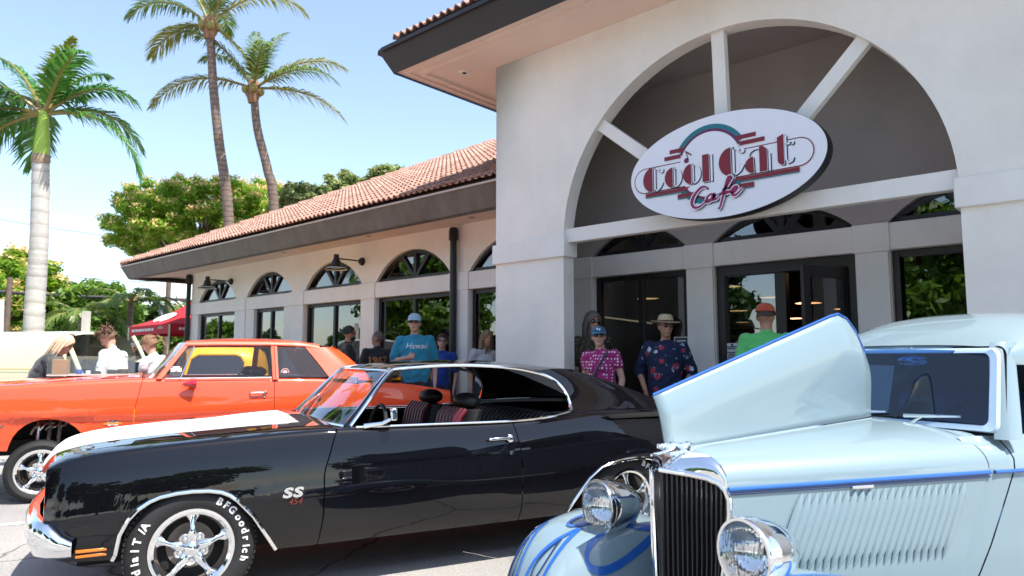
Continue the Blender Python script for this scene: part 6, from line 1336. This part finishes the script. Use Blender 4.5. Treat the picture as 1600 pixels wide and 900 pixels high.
# ============================================================ trees and palms
bark = mat('palm_bark', (.20,.145,.115), .9, vary=(7,.3), bump=(40,.8)); royalb = mat('royal_palm_trunk', (.50,.48,.44), .85, vary=(5,.14), bump=(30,.3)); woody = mat('tree_bark', (.09,.06,.04), .9, vary=(9,.3), bump=(30,.8))
frondm = leafmat('palm_leaf', (.07,.15,.02), (.19,.27,.05), .35, .35); frondy = leafmat('yellow_palm_leaf', (.17,.22,.03), (.42,.38,.10), .4, .35); royalf = leafmat('royal_palm_leaf', (.04,.17,.025), (.13,.33,.06), .35, .3)  # frondy: yellower leaves for some coconut fronds
ringed(bark, 1.9, .42, 2.5); ringed(royalb, 1.1, .72, 1.2)
def frond(base, dirv, L, droop, n, leaf_len, mats_, rng_, wide=.024, twist=0):
    """rachis plus leaflets; returns (rachis points, leaflet polygons)"""
    d = Vector(dirv).normalized(); p = Vector(base); pts = [p.copy()]; side = d.cross(Vector((0,0,1))); side = side.normalized() if side.length > .05 else Vector((1,0,0))
    N = 22
    for i in range(N):
        d = (d+Vector((0,0,-droop*(.4+1.4*(i/N)**1.3)/N))).normalized(); p = p+d*L/N; pts.append(p.copy())
    polys = []
    for i in range(n):
        t = .12+.88*i/(n-1); x = t*N; j = min(N-1, int(x)); c = pts[j].lerp(pts[j+1], x-j); dd = (pts[j+1]-pts[j]).normalized(); up_ = side.cross(dd).normalized()
        ll = leaf_len*(sin(pi*min(1,(t*.80+.16)))**.7)*rng_.uniform(.85,1.1)
        for sg in (-1,1):
            ang = R(rng_.uniform(38,58)) if t < .8 else R(rng_.uniform(18,40)); ld = (dd*cos(ang)+side*sg*sin(ang)+up_*rng_.uniform(.05,.30)).normalized()
            w_ = dd.cross(ld).cross(ld).normalized()*wide; q0 = c; q1 = c+ld*ll*.5+Vector((0,0,-.10*ll)); q2 = c+ld*ll*.92+Vector((0,0,-.42*ll*rng_.uniform(.8,1.4)))
            polys.append((q0-w_*.5, q1-w_, q1+w_, q0+w_*.5)); polys.append((q1-w_, q2-w_*.12, q2+w_*.12, q1+w_))
    return pts, polys
def palm(name, base, path, r0, r1, label, fronds, trunk_m, leaf_m, shaft=None, L=3.2, leaf_len=.75, seed=1, group=None, n=56, wide=.024):
    rng_ = random.Random(seed); base = Vector(base); root = empty(name, base, 0, label, 'palm tree', group)
    P = curve_pts([Vector(p)-base for p in path], 10); M_ = len(P); m = MB()
    rs = [r0+(r1-r0)*(i/(M_-1))**.8+(.35*r0*max(0,1-i/(M_*.08)) ) for i in range(M_)]
    # ringed trunk
    PP, RR = [], []
    for i in range(M_-1):
        for q in range(4): PP.append(P[i].lerp(P[i+1], q/4)); RR.append((rs[i]+(rs[i+1]-rs[i])*q/4)*(1.0 if q % 2 else 1.045)*rng_.uniform(.985,1.015))
    PP.append(P[-1]); RR.append(rs[-1]); m.tube(PP, RR, 16); m.build('trunk', trunk_m, root, smooth=60)
    top = P[-1]
    if shaft:
        sm_, h, ra, rb = shaft; MB().tube([top+Vector((0,0,h*t)) for t in (0,.08,.3,.6,.9,1)], [ra*1.0,ra*1.06,ra,(ra+rb)/2,rb,rb*.9], 16).build('crownshaft', sm_, root); MB().tube([top+Vector((0,0,z_)) for z_ in (-.16,-.08,0,.05)], [r1*1.02,r1*1.12,r1*1.1,ra*1.02], 16).build('sheath_ring', mat('dry_sheath', (.30,.22,.15), .9, vary=(9,.3), bump=(40,.6)), root); top = top+Vector((0,0,h))
    crown = bpy.data.objects.new('crown', None); link(crown, root); crown.location = top
    for az, el, Lf, dr, lm in fronds:
        dv = Vector((cos(az)*cos(el), sin(az)*cos(el), sin(el))); pts, polys = frond((dv.x*.06,dv.y*.06,-.05), dv, L*Lf, dr, n, leaf_len, None, rng_, wide)
        me = quads_mesh('frond', np.array([[tuple(v) for v in q] for q in polys]), lm or leaf_m); o = bpy.data.objects.new('frond', me); link(o, crown)
        MB().tube(pts, [.045*(1-.9*i/22)+.004 for i in range(23)], 6).build('rachis', mat('frond_stalk', (.22,.17,.045), .5), o)
    return root, crown
# picture-plane helpers: az measured in the world; screen right = rtv, towards camera = -fwv
def saz(deg):                                       # screen azimuth: 0 right, 90 away, 180 left, 270 towards camera
    a = R(deg); d = rtv*cos(a)+Vector((fwv.x,fwv.y,0)).normalized()*sin(a); return atan2(d.y, d.x)
def vp(u, v, D): return at_depth(u, v, D)
rp_b = on_ground(52, 15.5); t1 = vp(64,245,15.5)
palm('royal_palm', rp_b, [rp_b, vp(55,470,15.5), vp(61,380,15.5), t1], .215, .165, 'tall royal palm with a smooth grey trunk and green crownshaft behind the cream van',
     [(saz(10),.25,1.05,2.6,None),(saz(40),.55,.9,2.2,None),(saz(150),.75,.95,1.6,None),(saz(190),.30,1.0,2.4,None),(saz(200),.75,1.0,1.8,None),(saz(100),1.0,.85,1.6,None),(saz(330),1.1,.8,1.7,None),(saz(60),1.15,.8,1.5,None),(saz(170),1.1,.95,1.5,None),(saz(178),-.1,.9,2.0,None),(saz(130),.35,.9,2.3,None),(saz(20),.9,.85,2.0,None),(saz(185),.05,1.0,2.2,None),(saz(350),1.36,.72,1.1,leafmat('new_palm_leaf',(.20,.28,.02),(.36,.34,.05),.4))],
     royalb, royalf, shaft=(mat('green_crownshaft', (.30,.44,.05), .4, vary=(3,.15)), 1.02, .155, .10), L=2.5, leaf_len=.70, seed=3, n=66, wide=.026)
def cocos(name, ub, vb, ut, vt, D, mids, label, fr, seed):
    b = on_ground(ub, D); pts = [b]+[vp(u, v, D) for u, v in mids]+[vp(ut, vt, D)]
    rt_, cr_ = palm(name, b, pts, .185, .12, label, fr, bark, frondm, None, L=3.35, leaf_len=.78, seed=seed, group='coconut palms behind the cafe', n=74, wide=.022)
    q = MB(); 
    for i in range(7): a = 2*pi*i/7; q.tube([(0.10*cos(a),.10*sin(a),-.55),(.17*cos(a),.17*sin(a),-.15),(.10*cos(a),.10*sin(a),.2)], [.06,.09,.04], 8)
    q.build('leaf_bases', mat('fibrous_leaf_bases', (.30,.16,.085), .9, vary=(8,.3), bump=(40,.7)), cr_)
    for i in range(5): a = 2*pi*i/5+seed; MB().ell((.26*cos(a),.26*sin(a),-.12-.05*(i%2)), (.12,.12,.15)).build('coconut', mat('coconut_husk', (.25,.20,.05), .6), cr_)
Yf_ = frondy
cocos('coconut_palm', 362, 420, 328, 36, 23.0, [(357,345),(342,220),(333,130)], 'taller coconut palm with a straight trunk, its crown cut by the sky edge',
      [(saz(180),.75,.9,1.9,None),(saz(165),1.15,.9,1.5,None),(saz(20),.95,1.1,2.2,Yf_),(saz(330),1.1,.9,2.0,None),(saz(60),1.25,.9,1.3,None),(saz(100),.9,.9,1.8,None),(saz(290),1.2,.9,1.6,Yf_),(saz(170),.12,.7,1.6,Yf_),(saz(8),-.6,.6,.8,Yf_)], 11)
cocos('coconut_palm', 434, 400, 396, 136, 23.6, [(428,330),(418,265),(402,200)], 'shorter coconut palm with a bent trunk beside the taller one',
      [(saz(180),.42,1.12,1.7,Yf_),(saz(150),.95,1.0,1.4,None),(saz(110),1.2,1.0,1.0,None),(saz(70),1.25,.95,1.2,None),(saz(15),.80,1.0,1.4,Yf_),(saz(350),.55,.95,1.5,None),(saz(5),.10,1.0,1.2,Yf_),(saz(300),.9,.7,1.6,None),(saz(200),1.05,.9,1.6,None)], 12)
def leaf_cloud(n, ctrs, rad, size, rng_, flat=.75, normal_up=.5):
    """n leaf quads spread in clumps"""
    c = ctrs[rng_.integers(0, len(ctrs), n)]; d = rng_.normal(size=(n,3)); d /= np.linalg.norm(d, axis=1)[:,None]; r = rad*rng_.random(n)**.45
    p = c+d*r[:,None]*np.array([1,1,flat]); nrm = d*.6+rng_.normal(size=(n,3))*.5+np.array([0,0,normal_up]); nrm /= np.linalg.norm(nrm, axis=1)[:,None]
    t = np.cross(nrm, rng_.normal(size=(n,3))); t /= np.linalg.norm(t, axis=1)[:,None]; b = np.cross(nrm, t); s = size*(.6+.8*rng_.random(n)); s2 = s*.42
    return np.stack([p-t*s[:,None], p-b*s2[:,None]+nrm*s2[:,None]*.25, p+t*s[:,None], p+b*s2[:,None]+nrm*s2[:,None]*.25], axis=1)
def tree(name, base, h, crown_c, crown_r, label, leafs, n_leaf, n_clump, leaf_size, clump_r, seed=1, dome=1.0, trunk_r=.25, group=None, cat='tree', hollow=.45, flowers=None, lower=-.35):
    rg = np.random.default_rng(seed); rd = random.Random(seed); base = Vector(base); root = empty(name, base, 0, label, cat, group); cc = Vector(crown_c)-base; rx, ry, rz = crown_r
    ctr = []
    while len(ctr) < n_clump:
        v = rg.normal(size=3); v /= np.linalg.norm(v)
        if v[2] < lower: continue
        r = 1-(1-hollow)*rg.random()**2.0; jj = rg.normal(size=3)*.05; ctr.append((cc.x+(v[0]*r+jj[0])*rx, cc.y+(v[1]*r+jj[1])*ry, cc.z+(v[2]*r+jj[2])*rz*(dome if v[2] > 0 else 1)))
    ctr = np.array(ctr); m = MB(); fork = Vector((cc.x*.5, cc.y*.5, max(.5, cc.z-rz*.75)))
    m.tube(curve_pts([Vector((0,0,-.1)), fork*.5+Vector((rd.uniform(-.2,.2),rd.uniform(-.2,.2),0)), fork],4), [trunk_r*(1.25-.5*i/8) for i in range(9)], 10)
    for i in range(min(46, n_clump//2)):
        c = Vector(ctr[i*2]); mid = fork.lerp(c, .5)+Vector((0,0,-.10*rz+rd.uniform(-.1,.1)*rz)); m.tube(curve_pts([fork, mid, c],4), [trunk_r*.42*(1-.88*k/8) for k in range(9)], 6)
    m.build('trunk', woody, root)
    P = leaf_cloud(n_leaf, ctr, clump_r, leaf_size, rg); mi = None; mats_ = [leafs]
    if flowers:
        nf = flowers[1]; top = ctr+(ctr-np.array(cc))/np.array([rx,ry,rz])*clump_r*.55+np.array([0,0,clump_r*.2]); P2 = leaf_cloud(nf, top, clump_r*.85, leaf_size*.8, rg, .5); mi = np.concatenate([np.zeros(len(P)), np.ones(nf)]); P = np.concatenate([P, P2]); mats_.append(flowers[0])
    o = bpy.data.objects.new('crown', quads_mesh('crown', P, mats_, mi)); link(o, root); return root
lf_shower = leafmat('shower_tree_leaf', (.15,.32,.015), (.36,.52,.05), .55); fl_shower = leafmat('peach_blossom', (.70,.40,.18), (.78,.66,.22), .3)
lf_mango = leafmat('mango_leaf', (.10,.20,.03), (.46,.48,.20), .4); lf_dark = leafmat('dark_leaf', (.012,.05,.008), (.05,.11,.015), .3); lf_mid = leafmat('mid_green_leaf', (.06,.17,.015), (.19,.30,.03), .4)
D = 27; c = vp(318,362,D)
tree('shower_tree', on_ground(330,D), 9, c, (3.45,3.2,1.85), 'wide domed tree speckled with peach blossom behind the wing', lf_shower, 76000, 430, .072, .30, 21, flowers=(fl_shower,15000), hollow=.5, lower=-.45)
c = vp(415,335,30); tree('shower_tree', on_ground(420,30), 9, c, (2.1,2.0,1.25), 'smaller blossoming tree between the two coconut palms', lf_shower, 24000, 130, .075, .32, 22, flowers=(fl_shower,5000), lower=-.5)
for i, (u, v, D, rx, rz, lab) in enumerate(((480,312,25,.95,.72,'mango tree crown rising beside the bent palm'),(541,296,25,.95,.70,'middle mango tree crown peeping over the roof ridge'),(604,268,25,.55,.26,'smallest mango tree top showing above the tiles'))):
    c = vp(u, v+8, D); tree('mango_tree', on_ground(u, D), 8, c, (rx,rx,rz), lab, lf_mango, 5200 if i < 2 else 2400, 52, .12, .23, 31+i, trunk_r=.14, group='trees behind the roof', lower=-.8)
# far side of the street, left
D = 34; tree('flowering_tree', on_ground(10,D), 8, vp(8,470,D), (2.6,2.6,2.3), 'blossoming tree at the street beside the left utility pole', lf_shower, 20000, 150, .14, .5, 41, flowers=(fl_shower,5000), lower=-.95, cat='tree')
for i, (u, v, D, rx, rz, lf, lab) in enumerate(((95,500,36,2.0,2.0,lf_mid,'round leafy tree just right of the royal palm trunk'),(150,505,33,1.9,1.9,lf_mid,'light green leafy tree behind the grey post'),(205,520,38,2.2,1.7,lf_dark,'dark leafy tree behind the red canopy tent'),(262,545,36,1.8,1.3,lf_mid,'low bright shrubby tree seen beneath the red canopy'),(60,530,40,2.2,1.8,lf_mid,'leafy tree behind the royal palm and van'))):
    tree('street_tree', on_ground(u, D), 6, vp(u, v, D), (rx,rx,rz), lab, lf, 9000, 70, .16, .5, 51+i, trunk_r=.16, group='trees along the street', lower=-.95)
for i, (u, v, D, lab) in enumerate(((205,470,30,'bushy dark green fan of palm fronds left of the red canopy'),(128,492,29,'small leaning palm above the blonde woman'),(288,480,37,'small palm poking up behind the red canopy'))):
    b = on_ground(u, D); palm('small_palm', b, [b, vp(u-2, (v+560)/2, D), vp(u, v, D)], .14, .10, lab, [(saz(k*40+13*i), .3+.5*(k%3)/2, 1., 2.0, None) for k in range(11)], bark, frondm, None, L=1.9, leaf_len=.55, seed=60+i, group='small palms along the street', n=34, wide=.03)
# trees across the car park, behind the viewpoint: they show in the windows and the paintwork
for i, (x, y, h, r, lab) in enumerate(((-27,-8,6.5,3.0,'broad leafy tree across the car park, mirrored in the wing windows'),(-14.5,-11,6.5,2.8,'leafy tree across the car park, mirrored beside the entrance'),(-6.0,-12,7.5,3.6,'dense tree across the car park, mirrored in the right-hand window'),(9,-13,7,3.4,'dense tree at the far corner of the car park'),(17,-6,6.5,3.2,'leafy tree by the far edge of the car park'),(22,3,7,3.4,'tree at the far end of the car park'),(20,-15,8,3.8,'tall tree in the far corner behind the car park'),(3,-18,7.5,3.4,'tree along the back of the car park'),(-36,-11,3.0,1.9,'rounded tree across the car park past the palms'),(-46,-9,2.8,2.0,'low tree far along the opposite side of the car park'),(-57,-12,4.2,2.4,'farthest tree along the opposite side of the car park'))):
    tree('car_park_tree', (x,y,0), h, (x,y,h*.62), (r,r,h*.40), lab, lf_dark if i % 2 else lf_mid, 9000, 90, .24, .75, 80+i, trunk_r=.22, group='trees across the car park', lower=-.9)
for i, (x, y, h) in enumerate(((-33,-9,7.5),(-10.5,-13,8.5),(-19,-14,9))):
    palm('coconut_palm', (x,y,0), [(x,y,0),(x+.2,y,h*.5),(x-.1,y+.2,h)], .2, .13, ['palm across the car park, mirrored in the left windows','palm across the car park, mirrored in the entrance glass','tallest palm across the car park'][i], [(R(k*33), .15+.45*(k%3), 1., 1.9, None) for k in range(11)], bark, frondm, None, L=3.2, leaf_len=.8, seed=90+i, n=36, wide=.035, group='palms across the car park')
# ============================================================ street furniture and far vehicles
wood = mat('weathered_pole_wood', (.14,.10,.075), .9, vary=(6,.25), bump=(30,.6)); cablem = mat('black_cable', (.03,.03,.032), .7)
def upole(u, D, vt, r, lab, arm=None):
    b = on_ground(u, D); t = vp(u, vt, D); pl = empty('utility_pole', b, 0, lab, 'utility pole'); MB().tube([(0,0,0),(0,0,t.z)], [r,r*.8], 12).build('pole', wood, pl)
    if arm:
        z = vp(u, arm, D).z; d = rtv; MB().bar(-d*1.0+Vector((0,0,z)), d*1.0+Vector((0,0,z)), .10, .12).build('crossarm', wood, pl)
        for k in (-.9,-.4,.4,.9): MB().lathe([(.03,0),(.05,.04),(.03,.09),(.05,.12),(0,.16)], d*k+Vector((0,0,z+.06)), n=10).build('insulator', mat('grey_porcelain', (.3,.3,.3), .3), pl)
        MB().lathe([(.12,0),(.14,.05),(.14,.5),(.1,.55),(0,.56)], -d*.25+Vector((0,0,z-.75)), n=14).build('transformer', mat('grey_steel', (.3,.31,.32), .5), pl)
    return pl
upole(258, 33, 438, .14, 'brown utility pole with a crossarm behind the red canopy', 467)
upole(7, 30, 432, .13, 'weathered utility pole at the street in front of the blossoming tree')
o = MB().tube([on_ground(3,29.6), vp(3,468,29.6)], .09, 10).build('conduit_pipe', mat('white_conduit', (.62,.62,.6), .5)); tag(o, 'white conduit pipe running up beside the street utility pole', 'pipe')
def cable(a, b, sag, r, lab):
    pts = [a.lerp(b, i/16)-Vector((0,0,sag*4*(i/16)*(1-i/16))) for i in range(17)]; o = MB().tube(pts, r, 6).build('overhead_cable', cablem); tag(o, lab, 'cable', 'overhead cables')
cable(vp(-60,451,30), vp(258,466,33), .10, .085, 'thick overhead cable bundle strung to the pole behind the canopy')
cable(vp(258,464,33), vp(330,476,33), .05, .05, 'short dark cable running from the crossarm behind the wing')
cable(vp(-60,383,34), vp(258,439,33), .55, .016, 'thin upper power line dipping to the pole top')
cable(vp(-60,330,36), vp(330,380,36), .3, .012, 'highest faint power line across the clouds')
cable(vp(-60,470,34), vp(258,452,33), .5, .014, 'thin line rising to the crossarm from the left')
b = on_ground(131, 13.5); o = MB().box((-.06,-.05,0),(.06,.05,vp(131,486,13.5).z)).build('wooden_post', mat('pale_grey_post', (.45,.43,.40), .85, vary=(5,.2)), smooth=0, bevel=.006); o.location = b; o.rotation_euler = (0,0,view_yaw); tag(o, 'plain pale grey post standing behind the cream van', 'post')
# red canopy tent
redc = mat('red_canopy_cloth', (.55,.015,.025), .8, vary=(2,.08)); whitep = mat('white_print')
Cn = on_ground(262, 18.7); Wt = 3.0; best = min((abs((on_ground(199, d_)-Cn).length-Wt), d_) for d_ in [18.8+.02*i for i in range(200)]); Ln = on_ground(199, best[1])
tent = empty('canopy_tent', (Cn+Ln)/2, 0, 'red pop-up canopy tent with white lettering at the end of the cafe', 'tent'); TB = Vector(tent.location)
xd = (Cn-Ln).normalized(); yd = Vector((-xd.y, xd.x, 0)); zE = 2.30; zP = zE+.95; A_ = Vector((Ln.x,Ln.y,zE))-TB
cn = [A_, A_+xd*Wt, A_+xd*Wt+yd*Wt, A_+yd*Wt]; ap_ = (cn[0]+cn[2])/2; ap_ = Vector((ap_.x,ap_.y,zP))
m = MB()
for i in range(4):
    a, b = cn[i], cn[(i+1)%4]; rows = []
    for t in [k/8 for k in range(9)]: rows.append([(a.lerp(b, q)).lerp(ap_, t)-Vector((0,0,.13*sin(pi*t)*(.5+.5*abs(2*q-1)))) for q in (0,.25,.5,.75,1)])
    m.grid(rows)
m.build('roof_cloth', redc, tent, smooth=40)
for i in range(4):
    a, b = cn[i], cn[(i+1)%4]; v_ = MB().grid([[a.lerp(b, k/12)+Vector((0,0,-.26*j-.012*(k%2)*j)) for k in range(13)] for j in (0,1)]).build('valance', mat('dark_red_valance', (.42,.010,.02), .8), tent, smooth=20)
    out = ((a+b)/2-(cn[0]+cn[2])/2); out.z = 0; out.normalize(); r_ = (b-a).normalized(); flip = 1 if r_.cross(Vector((0,0,1))).dot(out) > 0 else -1
    rr_ = random.Random(4); x = .25; q = MB()
    while x < Wt-1.05:                           # small print, unreadable at this distance
        w_ = rr_.uniform(.05,.16); c_ = a+r_*(x if flip > 0 else Wt-x)+Vector((0,0,-.13))+out*.006; q.poly([c_+r_*flip*0+Vector((0,0,-.035)), c_+r_*flip*w_+Vector((0,0,-.035)), c_+r_*flip*w_+Vector((0,0,.035)), c_+Vector((0,0,.035))]); x += w_+rr_.uniform(.02,.06)
    q.build('valance_print', whitep, v_, smooth=0)
    c_ = a.lerp(b, .80 if flip > 0 else .2)+Vector((0,0,-.13))+out*.006; MB().poly([c_+r_*.20*cos(t)+Vector((0,0,.085*sin(t))) for t in [pi*k/12 for k in range(13)]]).build('valance_emblem', mat('dusty_pink_print', (.40,.25,.24), .8), v_, smooth=0)
a, b = cn[0], cn[1]
for i in (0, 1):
    a, b = cn[i], cn[(i+1)%4]; q = MB(); mid = a.lerp(b,.5).lerp(ap_,.30); e1 = (b-a).normalized(); e2 = (ap_-a.lerp(b,.5)).normalized(); nn = e1.cross(e2)
    if nn.z < 0: nn = -nn
    q.poly([mid+e1*.62*cos(2*pi*k/28)+e2*.26*sin(2*pi*k/28)+nn*.02-Vector((0,0,.06)) for k in range(28)]); q.build('roof_logo', whitep, tent, smooth=0)
for c_ in cn: MB().tube([Vector((c_.x,c_.y,-TB.z)), Vector((c_.x,c_.y,c_.z-.02))], .025, 8).build('tent_leg', alu, tent)
# cream van
vanp = paint('cream_van_paint', (.72,.66,.44)); D = 12.2
vd = (rtv*cos(R(11))-Vector((fwv.x,fwv.y,0)).normalized()*sin(R(11))).normalized(); vb = on_ground(118, D)
van = empty('parked_van', vb-vd*4.0, atan2(vd.y, vd.x), 'cream panel van parked behind the blonde woman', 'van')
# local: x forwards (to the picture's right), near side y = 0, far side y = 1.75
sec = [(.03,.30),(0,.55),(0,.95),(.01,1.20),(.05,1.55),(.12,1.74),(.22,1.82),(.45,1.86),(.875,1.875)]; full_s = sec+[(1.75-y,z) for y, z in sec[-2::-1]]
rows = []
for x, sh, low in ((-.6,.90,0),(-.5,.97,0),(-.2,1,0),(1,1,0),(2.5,1,0),(3.3,1,0),(3.55,.995,0),(3.72,.965,0)): rows.append([Vector((x+(.0 if z < 1.2 else -.0), y, .30+(z-.30)*sh)) for y, z in full_s])
MB().grid(rows).build('van_body', vanp, van, smooth=50)
MB().poly([Vector((-.6,y,.30+(z-.30)*.90)) for y, z in full_s]).build('tail_panel', vanp, van, smooth=0)
rows = [[Vector((3.72+dx*1.0, .05+1.65*q, z)) for q in [i/8 for i in range(9)]] for dx, z in ((.0,1.80),(.12,1.60),(.30,1.30),(.42,1.05))]
MB().grid(rows[0:4]).build('windshield', tinted, van)
for y in (.02,1.73): MB().tube([(3.70,y,1.80),(3.86,y,1.56),(4.12,y,1.08),(4.2,y,.9)], .04, 8).build('windshield_pillar', vanp, van)
MB().grid([[Vector((x,.0+1.75*q,z)) for q in [i/8 for i in range(9)]] for x, z in ((4.12,1.06),(4.30,.98),(4.42,.80),(4.45,.50),(4.40,.32))]).build('van_nose', vanp, van, smooth=60)
for y in (.0,1.75): MB().poly([(3.72,y,.35),(4.42,y,.35),(4.44,y,.75),(4.28,y,.98),(4.12,y,1.06),(3.72,y,1.06)]).build('cab_side', vanp, van, smooth=0)
m = MB(); m.tube([(4.05,-.02,.55),(4.30,-.55,.55),(4.30,-.55,1.15),(4.12,-.40,1.78),(3.95,-.04,1.78)], .035, 8); m.build('open_door_frame', vanp, van)
MB().grid([[(4.05+.25*t,-.02-.53*t,z) for t in (0,.5,1)] for z in (.5,.8,1.1)]).build('open_door', vanp, van, smooth=0)
MB().grid([[(x,-.006,z) for x in (-.5,1.2,3.65)] for z in (1.17,1.19)]).build('side_moulding', mat('pale_yellow_trim', (.60,.52,.22), .4), van, smooth=0)
for x in (.3,3.5):
    for y, sdv in ((.16,1),(1.6,-1)): wheel(van, x, -y if sdv > 0 else y, .31, .18, .19, 1 if sdv > 0 else -1) if False else MB().lathe([(.0,.02),(.17,.02),(.19,.0),(.31,-.01),(.32,-.06),(.32,-.16),(.2,-.18)], (x,y,.32), (0,-sdv,0), 28).build('wheel', rubber, van)
# small far vehicles glimpsed between the people
def far_car(loc, rz, m_, label, L=4.3, H=1.42):
    r = empty('parked_car', loc, rz, label, 'car', 'cars parked along the street')
    def sect(x, zt_, hw): return [Vector((x,-hw*.94,.25)), Vector((x,-hw,.45)), Vector((x,-hw,.70)), Vector((x,-hw*.94,zt_-.04)), Vector((x,-hw*.84,zt_)), Vector((x,0,zt_+.03)), Vector((x,hw*.84,zt_)), Vector((x,hw*.94,zt_-.04)), Vector((x,hw,.70)), Vector((x,hw,.45)), Vector((x,hw*.94,.25))]
    MB().grid([sect(x, z, hw) for x, z, hw in ((0,.62,.70),(.12,.80,.82),(.6,.90,.87),(1.3,.95,.88),(2.9,.97,.88),(3.6,.93,.87),(4.15,.82,.82),(4.3,.62,.72))]).build('car_body', m_, r, smooth=50)
    MB().grid([[Vector((x,hw*q,z)) for q in (-1,-.9,-.5,0,.5,.9,1)] for x, z, hw in ((1.75,H-.02,.60),(2.0,H,.62),(2.7,H,.62),(3.0,H-.06,.60))]).build('roof', m_, r, smooth=60)
    MB().grid([[Vector((x+.0,hw*q,z)) for q in (-1,0,1)] for x, z, hw in ((1.2,.95,.80),(1.75,H-.02,.60))]).build('windshield', tinted, r); MB().grid([[Vector((x,hw*q,z)) for q in (-1,0,1)] for x, z, hw in ((3.0,H-.06,.60),(3.5,.95,.80))]).build('rear_window', dark_tint, r)
    for s_ in (-1,1): MB().poly([Vector((1.25,.80*s_,.95)), Vector((3.45,.80*s_,.95)), Vector((3.0,.61*s_,H-.05)), Vector((1.77,.61*s_,H-.04))]).build('side_window', dark_tint, r, smooth=0)
    for x in (.8,3.4):
        for s_ in (-1,1): MB().lathe([(0,.02),(.16,.02),(.18,0),(.30,-.01),(.31,-.05),(.31,-.16)], (x,s_*.86,.31), (0,s_,0), 24).build('wheel', rubber, r)
    return r
far_car(on_ground(175,13.0)-rtv*2.2, atan2(rtv.y, rtv.x), paint('dark_navy_paint', (.01,.012,.02)), 'dark rounded car behind the young man in white', H=1.36)
far_car(on_ground(236,16.5)-rtv*1.0, atan2(rtv.y, rtv.x)+R(25), paint('purple_paint', (.10,.02,.13)), 'purple car parked beneath the red canopy', H=1.30)
# yellow pickup on the far side of the orange car
yel = paint('yellow_truck_paint', (.80,.40,.01)); tp = on_ground(410, 11.6)
trk = empty('parked_truck', tp, HD, 'yellow vintage pickup truck seen through the windows of the orange car', 'truck', 'show cars parked in front of the cafe')
def tsec(x, zt_, hw, zr=.9): return [Vector((x, -l, z)) for l, z in ((hw*.97,.45),(hw,.8),(hw*.99,zr),(hw*.96,zr+.1),(hw*.90,(zr+zt_)/2+.1),(hw*.80,zt_-.07),(hw*.66,zt_-.015),(0,zt_+.01))]
def both(rows): return [r+[Vector((p.x,-p.y,p.z)) for p in r[-2::-1]] for r in rows]
# cab: x = 0 is the back wall, negative is forwards
cabr = both([tsec(.0,1.36,.70), tsec(-.04,1.48,.76), tsec(-.14,1.545,.80), tsec(-.4,1.575,.82), tsec(-.8,1.575,.82), tsec(-1.05,1.545,.81), tsec(-1.18,1.49,.80)])
cab = MB().grid(cabr).build('cab', yel, trk, smooth=60); MB().poly([p for p in cabr[0]]).build('cab_back', yel, trk, smooth=0)
for s_ in (1,-1):
    win = [Vector((x, -s_*(.80-(z-1.0)*.22+.018), z)) for x, z in [(-.42+.0,1.06),(-.38,1.10),(-.36,1.30),(-.42,1.40),(-.50,1.43),(-1.02,1.43),(-1.13,1.36),(-1.2,1.1),(-1.18,1.06)]]
    wf = MB().tube(win+[win[0]], .022, 8, closed=False).build('window_surround', yel, cab); MB().poly(win).build('side_window', glass('truck_glass', (.10,.10,.10), .08, .8), cab, smooth=0)
    MB().grid([[Vector((x,-s_*l,z)) for l, z in ((.52,.80),(.70,.86),(.85,.82),(.92,.66),(.92,.45))] for x in (.35,.6,.9,1.3,1.5)]).build('rear_fender', yel, trk, smooth=60)
    MB().grid([[Vector((x,-s_*l,z*k_)) for l, z in ((.45,.95),(.68,.98),(.84,.90),(.92,.70),(.92,.50))] for x, k_ in ((-2.75,.72),(-2.6,.92),(-2.3,1.0),(-1.9,.98),(-1.5,.80),(-1.3,.62))]).build('front_fender', yel, trk, smooth=60)
    for x in (.95,-2.15): MB().lathe([(0,.02),(.17,.02),(.2,0),(.33,-.01),(.345,-.05),(.345,-.18)], (x,-s_*.88,.345), (0,-s_,0), 24).build('wheel', rubber, trk)
MB().grid(both([tsec(-1.18,1.12,.74), tsec(-1.7,1.12,.66), tsec(-2.3,1.08,.56), tsec(-2.7,1.0,.48), tsec(-2.78,.9,.46)])).build('hood', yel, trk, smooth=60)
MB().grid([[Vector((-1.18-.0-.0+x,-.72*q,z)) for q in (-1,-.5,0,.5,1)] for x, z in ((-.12,1.12),(0.02,1.48))]).build('windshield', tinted, trk)
m = MB(); m.box((.02,-.70,.55),(1.9,-.64,.98)); m.box((.02,.64,.55),(1.9,.70,.98)); m.box((.02,-.64,.55),(1.9,.64,.60)); m.box((1.84,-.64,.60),(1.9,.64,.98)); m.build('cargo_bed', yel, trk, bevel=.02)
